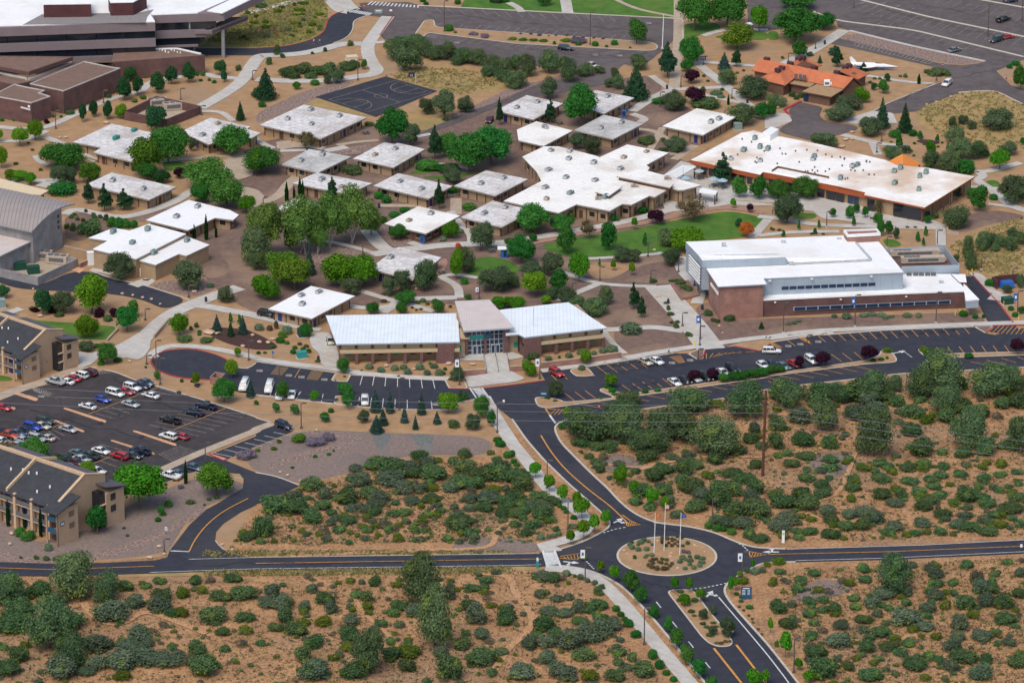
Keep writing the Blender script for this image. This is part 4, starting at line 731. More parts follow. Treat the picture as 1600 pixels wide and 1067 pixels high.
for s_ in ('b3 560,330', 'b3 605,335', 'b3 648,342'): q = W(P(s_)[0], 4.6); m = MB(); m.box((q.x, q.y, 4.6), (.9, .9, 1.3)); m.build('ridge_vent', 'metaldark', vb, org)
wallstrip(vb, 'b3 760,600 820,612', .1, 2.4, 'door', 'white', .1, .3); wallstrip(vb, 'b3 640,590 740,600', .1, 2.3, 'window', 'glassblue', .1, .3)
# ---- science building
sb = empty('science_building', W(P('a3 900,880')[0]), 'large modern science building of grey metal panels above brick with a bright white roof', 'campus building'); org = tuple(sb.location)
def vol(root, roof, z0, z1, wall, roofm='roofclean', name='wall', rn='roof', ov=0, par=0, fm='white'):
    rp = ccw([(q.x, q.y) for q in PW(roof, z1)]); o = tuple(root.location); m = MB(); m.prism(inset(rp, ov) if ov else rp, z0, z1 - .3); m.build(name, wall, root, o)
    m = MB(); rr = inset(rp, -.12) if not ov else rp; m.prism(rr, z1 - .302, z1, 1, 0); m.build(rn, [roofm, fm], root, o)
    if par:
        m = MB(); n = len(rr); ip = inset(rr, .4)
        for i in range(n): j = (i + 1) % n; m.hexa([(*rr[i], z1 - .02), (*rr[j], z1 - .02), (*ip[j], z1 - .02), (*ip[i], z1 - .02)], [(*rr[i], z1 + par), (*rr[j], z1 + par), (*ip[j], z1 + par), (*ip[i], z1 + par)])
        m.build('parapet', fm, root, o)
    return rp
stripemat('panel', (.33, .39, .45), (.24, .29, .34), 3.0, .5, wdt=.03); stripemat('panelv', (.34, .40, .45), (.26, .31, .35), 1.2, .5, axis=2, wdt=.06)
ZF = 9.1
vol(sb, 'a3 817,522 1000,415 1100,372 a4 100,150 430,152 685,464', 3.9, ZF, 'panel', fm='metalpanel')
vol(sb, 'a3 262,418 600,400 1060,392 817,522 850,577 382,602', 0, ZF - .03, 'brickwarm', ov=.7, fm='metalpanel')
rv_ = [('a3 75,172', 11.2), ('a4 115,112', ZF + .3), ('a4 232,180', ZF + .3), ('a4 375,338', ZF + .3), ('a3 1065,376', ZF + .3), ('a3 1028,318', 11.2), ('a3 232,350', 11.2), ('a3 200,303', 11.2)]
rq = [W(P(k)[0], z) for k, z in rv_]; rq = rq if area2([(p.x, p.y) for p in rq]) > 0 else rq[::-1]
m = MB(); m.prism([(p.x, p.y) for p in rq], 3.4, 11, 0, 0, [p.z - .15 for p in rq]); m.build('wall', 'panel', sb, org); rr = inset([(p.x, p.y) for p in rq], -.12); m = MB(); m.prism(rr, 9.0, 11, 1, 0, [p.z for p in rq]); m.v = [(x, y, (z if z > 9.01 else 9.25)) for x, y, z in m.v]; m.build('roof', ['roofclean', 'panel'], sb, org)
vol(sb, 'a3 800,727 a4 675,663 1292,641 1150,482 685,480 a3 900,600', 0, 4.6, 'brickdark', fm='white')
vol(sb, 'a4 115,72 430,60 462,100 150,117', 8.9, 11.0, 'brickwarm', 'brickwarm', fm='white', par=.4)
vol(sb, 'a4 1262,567 1410,722 1290,733 1275,640', 2.2, 4.4, 'metalpanel', fm='white')
vol(sb, 'a4 1150,482 1278,484 1290,560 1230,560', 0, 4.9, 'brickdark', fm='brickdark')
a_, b_ = W(P('a3 75,172')[0], 11.2), W(P('a3 230,350')[0], 11.2); fr = frame(a_, b_)
m = MB(); m.fbox(fr, 1.5, fr.L - 1, -3.5, -3.0, 0, 3.7); m.build('entrance_glass', 'glassblue', sb, org)
for k in range(6): m = MB(); m.fbox(fr, fr.L * .22, fr.L * .9, .02, .25, 4.3 + .85 * k, 4.75 + .85 * k); m.build('louvre', 'white', sb, org)
m = MB(); m.fbox(fr, fr.L * .2, fr.L * .92, .0, .05, 4.0, 9.3); m.build('window', 'glassblue', sb, org)
m = MB(); m.box((*fr(fr.L * .55, -1, 0)[:2], 1.8), (.5, .5, 3.7)); m.build('column', 'metaldark', sb, org)
m = MB(); f = frame(*PW('a3 205,303 985,268', 11.2)); m.fbox(f, 0, f.L * .27, -.15, .15, 11.2, 11.5); m.fbox(f, f.L * .3, f.L * .97, -.15, .15, 11.2, 11.5); m.build('parapet', 'white', sb, org)
fu = frame(*PW('a3 820,522 a4 685,464', ZF))
for k in range(12): u0 = fu.L * (.13 + .0565 * k); m = MB(); m.fbox(fu, u0, u0 + fu.L * .0565 - .25, .05, .12, 5.9, 6.7); m.build('window', 'glassblue', sb, org)
fw = frame(*PW('a3 800,727 a4 1292,641', 4.6)); L_ = fw.L
m = MB(); m.fbox(fw, L_ * .155, L_ * .925, .10, .16, 1.35, 2.35); m.build('window_surround', 'metalpanel', sb, org)
for k in range(13): s0 = L_ * (.16 + .0588 * k); m = MB(); m.fbox(fw, s0, s0 + L_ * .0588 - .25, .16, .22, 1.45, 2.25); m.build('window', 'glassblue', sb, org)
for k in range(3): m = MB(); m.fbox(fw, L_ * (.06 + .32 * k), L_ * (.06 + .32 * k) + .5, .1, .35, 3.7, 3.95); m.build('wall_light', 'lamp', sb, org)
for t in ('a3 878,545', 'a3 1283,527', 'a4 378,503'):
    q = W(P(t)[0], 8.6); m = MB(); m.box((q.x, q.y - .1, 8.6), (.6, .5, .25)); m.build('wall_light', 'lamp', sb, org)
q = PW('a3 300,520 395,650', 7.0)
m = MB(); f = frame(q[0], q[1]); m.fbox(f, f.L * .2, f.L * .95, .1, .3, 5.9, 6.6); m.build('sun_shade', 'white', sb, org)
# roof screen with chillers
sc_ = [W(P(s)[0], 6.6) for s in ('a4 520,242', 'a4 1075,213', 'a4 1225,397', 'a4 668,412')]
for i in range(4):
    f = frame(sc_[i], sc_[(i + 1) % 4])
    if i == 3: continue
    m = MB(); m.fbox(f, 0, f.L, -.06, .06, 4.55, 6.7); m.build('roof_screen', 'metalpanel', sb, org)
rp = ccw([(p.x, p.y) for p in sc_]); m = MB(); m.prism(rp, 0, 4.5); m.build('wall', 'brickdark', sb, org)
add_unit(sb, 'L', P('a4 790,300')[0], 4.7, fw.ang); add_unit(sb, 'L', P('a4 870,370')[0], 4.7, fw.ang)
for x_ in (740, 805, 860, 920, 975): q = W(P('a4 %d,492' % x_)[0], 4.7); m = MB(); m.box((q.x, q.y, 4.95), (1.2, .8, .7)); m.build('roof_vent', 'metaldark', sb, org)
for s_ in ('a3 1085,388', 'a4 690,615', 'a4 1050,570', 'a3 435,205', 'a3 1010,183', 'a4 70,157'):
    q = W(P(s_)[0], (11.2 if '205' in s_ else 10.2 if '183' in s_ else 9.3) if s_[1] == '3' or '70,' in s_ else 4.6); m = MB(); m.box((q.x, q.y, q.z + .3), (1.1, .6, .7)); m.build('roof_vent', 'unitgrey', sb, org)
m = MB(); f = frame(W(P('a4 232,182')[0], 9.5), W(P('a4 372,338')[0], 9.5)); m.fbox(f, 0, f.L, -.3, .3, 9.3, 9.65); f2 = frame(W(P('a4 372,342')[0], 9.5), W(P('a3 1065,380')[0], 9.5)); m.fbox(f2, 0, f2.L, -.22, .22, 9.2, 9.6); m.build('roof_curb', 'unitgrey', sb, org)
# ---- admin hall
ah = empty('admin_hall', W(P('a2 300,550')[0]), 'long admin hall with pale metal wing roofs, taller glazed entrance and stone piers', 'campus building'); org = tuple(ah.location)
def wing(roof, zf, zb, x0, x1, seam, ncol, stone0, stone1):
    q = PW(roof, zf); q2 = PW(roof, zb); pts = [q2[0], q2[1], q[2], q[3]]          # back-left, back-right, front-right, front-left
    m = MB(); pts_ = pts if (pts[1] - pts[0]).cross(pts[2] - pts[0]).z > 0 else pts[::-1]; m.slab(pts_, .35, 0, 1); m.build('roof', [seam, 'metalpanel'], ah, org)
    fr = frame(q[3], q[2]); D_ = ((pts[0] + pts[1]) / 2 - (q[2] + q[3]) / 2).dot(-fr.n)
    m = MB(); m.fbox(fr, x0 * fr.L, x1 * fr.L, -D_ + 1.2, -3.2, 0, min(zf, zb) - .35); m.build('wall', 'tanwall', ah, org)
    m = MB(); m.fbox(fr, x0 * fr.L, x1 * fr.L, -3.2, -1.7, 3.5, zf - .4); m.build('upper_wall', 'tanpanel', ah, org)
    m = MB(); m.fbox(fr, x0 * fr.L, x1 * fr.L, -3.2, -.1, 2.85, 3.5); m.build('canopy', 'tanpanel', ah, org)
    if stone1 > stone0: m = MB(); m.fbox(fr, stone0 * fr.L, stone1 * fr.L, -6, .1, 0, zf - .38); m.build('stone_wall', 'stone', ah, org)
    a, b2 = (x0, stone0) if stone0 > .5 else (stone1, x1)
    for i in range(ncol + 1):
        u = fr.L * (a + (b2 - a) * i / ncol)
        m = MB(); m.fbox(fr, u - .38, u + .38, -.95, -.2, 0, 2.83); m.build('pier', 'stone', ah, org)
        m = MB(); m.fbox(fr, u - .35, u + .35, -1.72, -1.6, 3.52, zf - .42); m.build('pilaster', 'brownwall', ah, org)
        if i < ncol:
            c = u + fr.L * (b2 - a) / ncol * .5; m = MB(); m.fbox(fr, c - .6, c + .6, -3.22, -3.1, 1.2, 2.3); m.build('window', 'tealwin' if (i in (0, 3) and stone0 > .5) or (stone0 <= .5 and i != 1) else 'glassblue', ah, org)
    return fr
f1 = wing('a1 60,252 1435,228 1455,527 170,550', 5.4, 5.0, .03, 1.0, 'seam_white', 6, .82, .955)
f2 = wing('a2 445,168 1075,98 1422,327 680,411', 5.4, 5.0, .0, .96, 'seam_white', 4, .0, .2)
def rf(pts, z, m_, mside='metalpanel', th=.35, nm='roof'):
    q = PW(pts, z); m = MB(); q = q if (q[1] - q[0]).cross(q[2] - q[0]).z > 0 else q[::-1]; m.slab(q, th, 0, 1); m.build(nm, [m_, mside], ah, org)
rf('a2 445,168 520,330 515,392 628,384 685,411 760,390 760,140', 5.38, 'seam_white', th=.3); rf('a2 90,330 200,330 192,418 100,416', 4.7, 'tanpanel', 'tanpanel')
q = PW('a2 60,88 370,75 595,324 140,354', 7.0); m = MB(); qq = [q[0] - V((0, 0, 1.2)), q[1] - V((0, 0, 1.2)), q[2], q[3]]; qq[0] = W(P('a2 60,88')[0], 6.4); qq[1] = W(P('a2 370,75')[0], 6.4); m.slab(qq[::-1], .4, 0, 1); m.build('roof', ['seam_tan', 'metalpanel'], ah, org)
ft_ = frame(q[3], q[2]); LT = ft_.L
m = MB(); m.fbox(ft_, .7, LT - 3.0, -14, -2.6, 0, 6.35); m.build('wall', 'tanwall', ah, org)
m = MB(); m.fbox(ft_, LT * .1, LT * .8, -2.7, -1.9, .01, 6.55); m.build('entrance_glazing', 'glassblue', ah, org)
m = MB()
for k in range(9): u = LT * (.1 + .7 * k / 8); m.fbox(ft_, u - .07, u + .07, -1.9, -1.8, .02, 6.5)
for z_ in (1.1, 2.35, 3.6, 4.9): m.fbox(ft_, LT * .1, LT * .8, -1.9, -1.82, z_, z_ + .12)
m.build('mullions', 'unitgrey', ah, org)
m = MB(); m.fbox(ft_, LT * .115, LT * .43, -1.88, -1.78, 4.0, 4.85); m.build('window', 'tealwin', ah, org)
m = MB(); m.fbox(ft_, LT * .44, LT * .56, -1.7, -1.5, 4.2, 5.3); m.build('sign_panel', 'bluesign', ah, org)
m = MB(); m.fbox(ft_, LT * .42, LT * .47, -2, -1.3, 0, 4.2); m.build('pier', 'stone', ah, org); m = MB(); m.fbox(ft_, LT * .8, LT * .92, -5, -1.2, 0, 6.5); m.build('pier', 'stone', ah, org); m = MB(); m.fbox(ft_, LT * .055, LT * .1, -4, -1.4, 0, 6.4); m.build('pier', 'stone', ah, org)
for u in (.2, .56):
    for k in range(2): m = MB(); m.fbox(ft_, LT * u + k * 1.15, LT * u + k * 1.15 + 1.0, -1.78, -1.68, .02, 2.3); d_ = m.build('door', 'unitgrey', ah, org); m = MB(); m.fbox(ft_, LT * u + k * 1.15 + .15, LT * u + k * 1.15 + .85, -1.68, -1.64, .25, 2.15); m.build('door_glass', 'glassblue', d_, org)
for side in (-1, 1):
    m = MB(); m.fbox(ft_, (-2.4 if side < 0 else LT * .92), (.8 if side < 0 else LT * .92 + 6.5), -6, -2.2, 0, 4.5); m.build('wall', 'tanpanel', ah, org)
    u = -.9 if side < 0 else LT * .92 + 1.9; m = MB(); m.fbox(ft_, u - .7, u + .7, -2.2, -2.1, 1.1, 2.4); m.build('window', 'tealwin', ah, org)
# ---- curved roof gym
gy = empty('gymnasium', W(P('b6 600,748')[0]), 'tall grey block gymnasium with a curved ribbed metal roof at the left edge', 'gymnasium'); org = tuple(gy.location)
RB_ = W(P('b6 695,287')[0], 10.2); RFc = W(P('b6 295,546')[0], 9.4); FLd = (W(P('b6 0,482')[0], 9.4) - RFc)
m = MB(); prof = []
nP = 12
for i in range(nP + 1):
    t = i / nP; p = RFc.lerp(RB_, t); p.z += math.sin(t * math.pi) * 1.7; prof.append(p)
ld = FLd.normalized() * 60; mats_ = ['seam_grey', 'greywall']
for i in range(nP): a, b_ = prof[i], prof[i + 1]; m.slab([a, b_, b_ + ld, a + ld], .35, 0, 1)
m.build('roof', mats_, gy, org, smooth=False)
w0, w1 = RFc.lerp(RB_, .07) + ld.normalized() * .8, RFc.lerp(RB_, .74) + ld.normalized() * .8
m = MB(); fl = ld.normalized() * 58; k_ = 8
tops = [w0.lerp(w1, i / k_) for i in range(k_ + 1)]
for i in range(k_):
    a, b_ = tops[i], tops[i + 1]; za = 9.0 + math.sin((.07 + .67 * i / k_) * math.pi) * 1.7 + .8 * (.07 + .67 * i / k_); zb = 9.0 + math.sin((.07 + .67 * (i + 1) / k_) * math.pi) * 1.7 + .8 * (.07 + .67 * (i + 1) / k_)
    m.hexa([(a.x, a.y, 0), (b_.x, b_.y, 0), (b_.x + fl.x, b_.y + fl.y, 0), (a.x + fl.x, a.y + fl.y, 0)], [(a.x, a.y, za), (b_.x, b_.y, zb), (b_.x + fl.x, b_.y + fl.y, zb), (a.x + fl.x, a.y + fl.y, za)])
m.build('wall', 'cmu', gy, org)
fg = frame(w0, w1)
for z_ in (9.3, 7.9, 6.4): m = MB(); m.fbox(fg, fg.L - 2.2, fg.L - 1.3, 0, .1, z_ - .8, z_); m.build('window', 'glass', gy, org)
rpx = PW('b6 -300,520 100,548 337,612 0,772 -300,700', 6.0); m = MB(); m.prism(ccw([(p.x, p.y) for p in rpx]), 5.6, 6.0, 1, 0); m.build('annex_roof', ['rooftan' if 0 else 'seam_tan', 'greywall'], gy, org); m = MB(); m.prism(inset(ccw([(p.x, p.y) for p in rpx]), .7), 0, 5.62); m.build('wall', 'cmu', gy, org)
for s_ in ('b6 250,695', 'b6 103,762'): q = W(P(s_)[0], 4); m = MB(); m.box((q.x + .3, q.y, 4), (.5, .5, .4)); m.build('wall_light', 'metaldark', gy, org)
# walled yards
def yard(name, label, top, h, mat_, th=.3, gate=None):
    p = ccw([(q.x, q.y) for q in PW(top, h)]); ip = inset(p, th); cx = sum(q[0] for q in p) / len(p); cy = sum(q[1] for q in p) / len(p); m = MB(); n = len(p)
    for i in range(n):
        j = (i + 1) % n; m.hexa([(*p[i], 0), (*p[j], 0), (*ip[j], 0), (*ip[i], 0)], [(*p[i], h), (*p[j], h), (*ip[j], h), (*ip[i], h)])
    r = empty(name, (cx, cy, 0), label, 'walled yard'); m.build('wall', mat_, r, (cx, cy, 0)); m = MB(); m.prism(ip, 0, .12); m.build('yard_floor', 'concrete_tan', r, (cx, cy, 0)); return r
yard('equipment_yard', 'grey block walled equipment yard beside the curved roof gymnasium', 'b6 -60,876 350,968 722,795 365,712', 2.3, 'cmu')
yard('equipment_yard', 'dark brick walled equipment yard with two beige chillers', 'A0 765,690 965,593 1240,655 1030,738', 2.5, 'brickdark')
yard('bin_enclosure', 'small brick bin enclosure beside the turning circle', 'C0 1295,270 1330,240 1392,250 1355,285', 1.8, 'brickwarm')
def machine(name, label, s, key, rz=0, z=0, group=None):
    q = W(P(s)[0]); r = empty(name, (q.x, q.y, z), label, 'machine', group, rz); o = link(UN[key][0], 'casing', r); link(UN[key][1], 'fan', o); return r
ag = fg.ang
machine('chiller', 'beige chiller left in the grey block yard by the gymnasium', 'b6 385,800', 'c', ag - 1.35); machine('chiller', 'beige chiller nearest the right corner of the grey block yard', 'b6 535,840', 'c', ag - 1.35)
machine('chiller', 'beige chiller at the back of the dark brick yard', 'A0 972,655', 'c', .3); machine('chiller', 'beige chiller further right in the dark brick yard', 'A0 1068,680', 'c', .3)
mat('dkgreen', (.015, .07, .045), .5)
def cabinet(label, s, sz=(2.2, 2.2, 1.8), m_='dkgreen', group=None, nm='utility_cabinet', rz=.3):
    q = W(P(s)[0]); r = empty(nm, (q.x, q.y, 0), label, 'utility box', group, rz); m = MB(); m.box((0, 0, sz[2] / 2 + .1), sz); m.build('casing', m_, r); m = MB(); m.box((0, 0, .08), (sz[0] + .4, sz[1] + .4, .16)); m.build('base', 'concrete', r); m = MB(); m.box((0, 0, sz[2] + .14), (sz[0] + .12, sz[1] + .12, .1)); m.build('lid', m_, r); return r
cabinet('dark green transformer left of its pair in the grey block yard', 'b6 185,900', (3, 2, 1.9)); cabinet('dark green transformer right of its pair in the grey block yard', 'b6 310,935', (3, 2, 1.9))
cabinet('pale blue cabinet at the left end of the grey block yard', 'b6 40,890', (2.4, 1.2, 1.6), 'metalpanel'); cabinet('pale tall box beside the door of the stepped white roofed building', 'b6 842,850', (1.6, 1.6, 3.2), 'white')
cabinet('green utility box beside the walk left of the admin hall', 'C1 288,22'); cabinet('blue green utility box in the gravel bed above the turning circle lot', 'C1 282,155', (2.2, 1.5, 1.5), 'teal'); cabinet('green utility box under the classroom block wall right of the driveway', 'A2 1393,800', (2, 2, 1.7), 'metalgreen')
cabinet('beige utility box beside the curving walk near the basketball court', 'A1 592,375', (3.2, 2.4, 1.2), 'cream'); cabinet('green utility box by the service drive right of the science building', 'B3 1478,850', (2.6, 2, 1.6)); cabinet('pale box beside the path at the left edge of the photograph', 'B0 8,870', (2, 2, 2), 'metalgreen')
# ---- theatre complex, top left
tc_ = empty('theatre_complex', W(P('A0 960,430')[0]), 'huge multi-storey theatre complex with purple grey bands, dark ribbon windows and white roof', 'theatre'); org = tuple(tc_.location)
A_Z = 14.5; fa = frame(W(P('A0 -300,185')[0], A_Z), W(P('A0 958,140')[0], A_Z)); LL = fa.L
def band(fr, u0, u1, z0, z1, m_, d=.0, nm='wall_band', dep=24): m = MB(); m.fbox(fr, u0, u1, -dep, d, z0, z1); return m.build(nm, m_, tc_, org)
for z0, z1 in ((11.9, 14.5), (7.2, 9.7), (2.4, 5.0)): band(fa, -60, LL, z0, z1, 'purplegrey')
for z0, z1 in ((9.7, 11.9), (5.0, 7.2)):
    for k in range(14): u = LL - 8.5 * (k + 1); band(fa, u + .08, u + 8.42, z0, z1, 'glass', -.5, 'window', 6)
band(fa, -60, LL, .0, 2.4, 'brickdark', -1)
band(fa, -59, LL - .6, 5, 11.9, 'metaldark', -7, 'core_wall', 22)
rp = PW('A0 -500,180 958,140 930,95 850,-60 -500,-60', A_Z); m = MB(); m.prism(ccw([(p.x, p.y) for p in rp]), A_Z + .002, A_Z + .25, 1, 0); m.build('roof', ['roofclean', 'white'], tc_, org)
rp = PW('A0 140,155 260,90 860,80 950,60 910,105 900,140', A_Z + .3); m = MB(); m.prism(ccw([(p.x, p.y) for p in rp]), A_Z + .2, A_Z + .3); mat('roofgravel', (.24, .22, .21), 1); m.build('gravel_roof', 'roofgravel', tc_, org)
for s_, z1 in (('A0 268,28 562,24 540,-35 330,-30', 18.8), ('A0 683,17 822,14 905,-30 690,-60 668,-20', 18.8)):
    rp = ccw([(p.x, p.y) for p in PW(s_, z1)]); m = MB(); m.prism(rp, A_Z, z1 - .2); m.build('penthouse', 'brickmaroon', tc_, org); m = MB(); m.prism(inset(rp, -.1), z1 - .2, z1); m.build('penthouse_roof', 'roofclean', tc_, org)
# right wing, set back and cantilevered
fb = frame(W(P('A0 945,97')[0], A_Z), W(P('A0 1385,82')[0], A_Z)); LB = fb.L
for z0, z1, u1, m_ in ((12.1, 14.5, LB, 'purplegrey'), (7.4, 9.7, LB - 5.5, 'purplegrey'), (4.6, 5.2, LB * .62, 'purplegrey')): band(fb, -4, u1, z0, z1, m_, 0, 'wall_band', 20)
band(fb, -4, LB - 2.4, 9.7, 12.1, 'glass', -.6, 'window', 18); band(fb, -4, LB * .72, 5.2, 7.4, 'glass', -.6, 'window', 14)
m = MB(); m.fbox(fb, LB * .5, LB * .52, -.62, -.5, 9.75, 12.05); m.build('window', 'metalgreen', tc_, org)
rp = PW('A0 945,97 1218,86 1560,-60 850,-60 925,92', A_Z); m = MB(); m.prism(ccw([(p.x, p.y) for p in rp]), A_Z + .004, A_Z + .25); m.build('roof', 'roofclean', tc_, org)
q = PW('A0 1210,88 1385,82 1700,-70 1590,-75', A_Z)
m = MB(); f = frame(q[1], q[2]); m.fbox(f, -1, f.L, -5.2, 0, A_Z, A_Z + .25); m.build('roof_beam', 'roofclean', tc_, org); m = MB(); m.fbox(f, 0, f.L, -1, 0, A_Z - 2.2, A_Z - .01); m.build('fascia_beam', 'purplegrey', tc_, org)
q0 = PW('A0 1225,80 1405,-8', A_Z); f = frame(q0[0], q0[1]); m = MB(); m.fbox(f, 0, f.L * 2, -.3, .3, A_Z - 2, A_Z + .1); m.build('fascia_beam', 'purplegrey', tc_, org)
for k in range(7):
    t = (k + .5) / 7; a = PW('A0 1225,80 1500,-55', A_Z - .5); b_ = PW('A0 1345,80 1640,-60', A_Z - .5); p0, p1 = a[0].lerp(a[1], t), b_[0].lerp(b_[1], t); f = frame(p0, p1); m = MB(); m.fbox(f, 0, f.L, -.4, .4, A_Z - .9, A_Z - .5); m.build('slat', 'cream', tc_, org)
q = PW('A0 1200,190 1310,188 1530,102 1430,100', 9.7); m = MB(); m.prism(ccw([(p.x, p.y) for p in q]), 8.6, 9.4); m.build('balcony', 'purplegrey', tc_, org)
f = frame(q[1], q[2]); m = MB(); m.fbox(f, 0, f.L, -.15, .0, 8.4, 10.0); m.build('balcony_wall', 'purplegrey', tc_, org)
for s_, zt in (('A0 1195,322', 7.3), ('A0 1380,360', 8.6)): q = W(P(s_)[0]); m = MB(); m.tube((q.x, q.y, 0), (q.x, q.y, zt), .55, k=10); m.build('column', 'greywall', tc_, org)
# brick base volume right
rp = ccw([(p.x, p.y) for p in PW('A0 690,385 1265,342 1092,302 950,307 700,330', 5.6)]); m = MB(); m.prism(rp, 0, 5.6, 0, 1); m.build('wall', ['brickdark', 'roofbrown'], tc_, org)
m = MB(); f = frame(*PW('A0 960,305 1092,302', 5.7)); m.fbox(f, 0, f.L, -.3, .3, 5.6, 5.9); f = frame(*PW('A0 1092,302 1240,335', 5.7)); m.fbox(f, 0, f.L, -.3, .3, 5.6, 5.9); m.build('parapet', 'white', tc_, org)
for i in range(9): q = W(P('A0 %d,%d' % (985 + (i * 37) % 130, 312 + (i * 13) % 24))[0], 5.6); m = MB(); m.tube((q.x, q.y, 5.6), (q.x, q.y, 6), .2); m.build('roof_vent', 'white', tc_, org)
th = empty('theatre_hall', W(P('A0 395,700')[0]), 'windowless dark brick theatre hall with brown gravel roof and white trimmed parapets', 'theatre'); oth = tuple(th.location)
def bvol(root, s_, z, z0=0, wall='brickdark', roof='roofbrown', trim='concrete', tw=.3, edges=None):
    o = tuple(root.location); rp = ccw([(p.x, p.y) for p in PW(s_, z)]); m = MB(); m.prism(rp, z0, z, 0, 1); m.build('wall', [wall, roof], root, o); m = MB(); n = len(rp); ip = inset(rp, tw)
    for i in range(n): j = (i + 1) % n; m.hexa([(*rp[i], z - .01), (*rp[j], z - .01), (*ip[j], z - .01), (*ip[i], z - .01)], [(*rp[i], z + .25), (*rp[j], z + .25), (*ip[j], z + .25), (*ip[i], z + .25)])
    m.build('parapet', trim, root, o)
bvol(th, 'b4 310,880 880,648 1190,712 1255,718 660,957 610,945', 6.6); bvol(th, 'b4 -300,860 0,960 150,885 280,915 470,950 410,975 525,1012 325,1080 0,1020 -300,980', 6.1)
bvol(th, 'b4 -300,750 260,835 735,660 1180,655 900,640 400,840 150,890 -300,790', 5.6, trim='roofbrown'); bvol(th, 'b4 -400,590 760,600 300,755 0,700 -400,620', 7.9, 6.9, trim='roofbrown', roof='roofbrown')
rp = ccw([(p.x, p.y) for p in PW('b4 -400,600 720,605 300,750 0,700 -400,620', 6.9)]); m = MB(); m.prism(inset(rp, .5), 5.5, 7.0); m.build('clerestory', 'glass', th, oth)
m = MB()
for s_ in ('b4 0,752 290,828', 'b4 290,828 740,650'): f = frame(*PW(s_, 5.9)); m.fbox(f, 0, f.L, -.5, .5, 5.5, 6.1)
m.build('ledge', 'concrete', th, oth)
f = frame(*PW('A0 130,664 190,680', 4.6)); m = MB(); m.fbox(f, 0, f.L, .15, .25, 4.3, 4.9)
for k in range(8): pass
m = MB()
for k in range(9): u = f.L * k / 9; m.fbox(f, u, u + f.L / 14, .05, .12, 4.4, 4.9)
m.fbox(f, f.L * .75, f.L * .95, .05, .12, 5.2, 5.8); m.build('wall_lettering', 'white', th, oth)
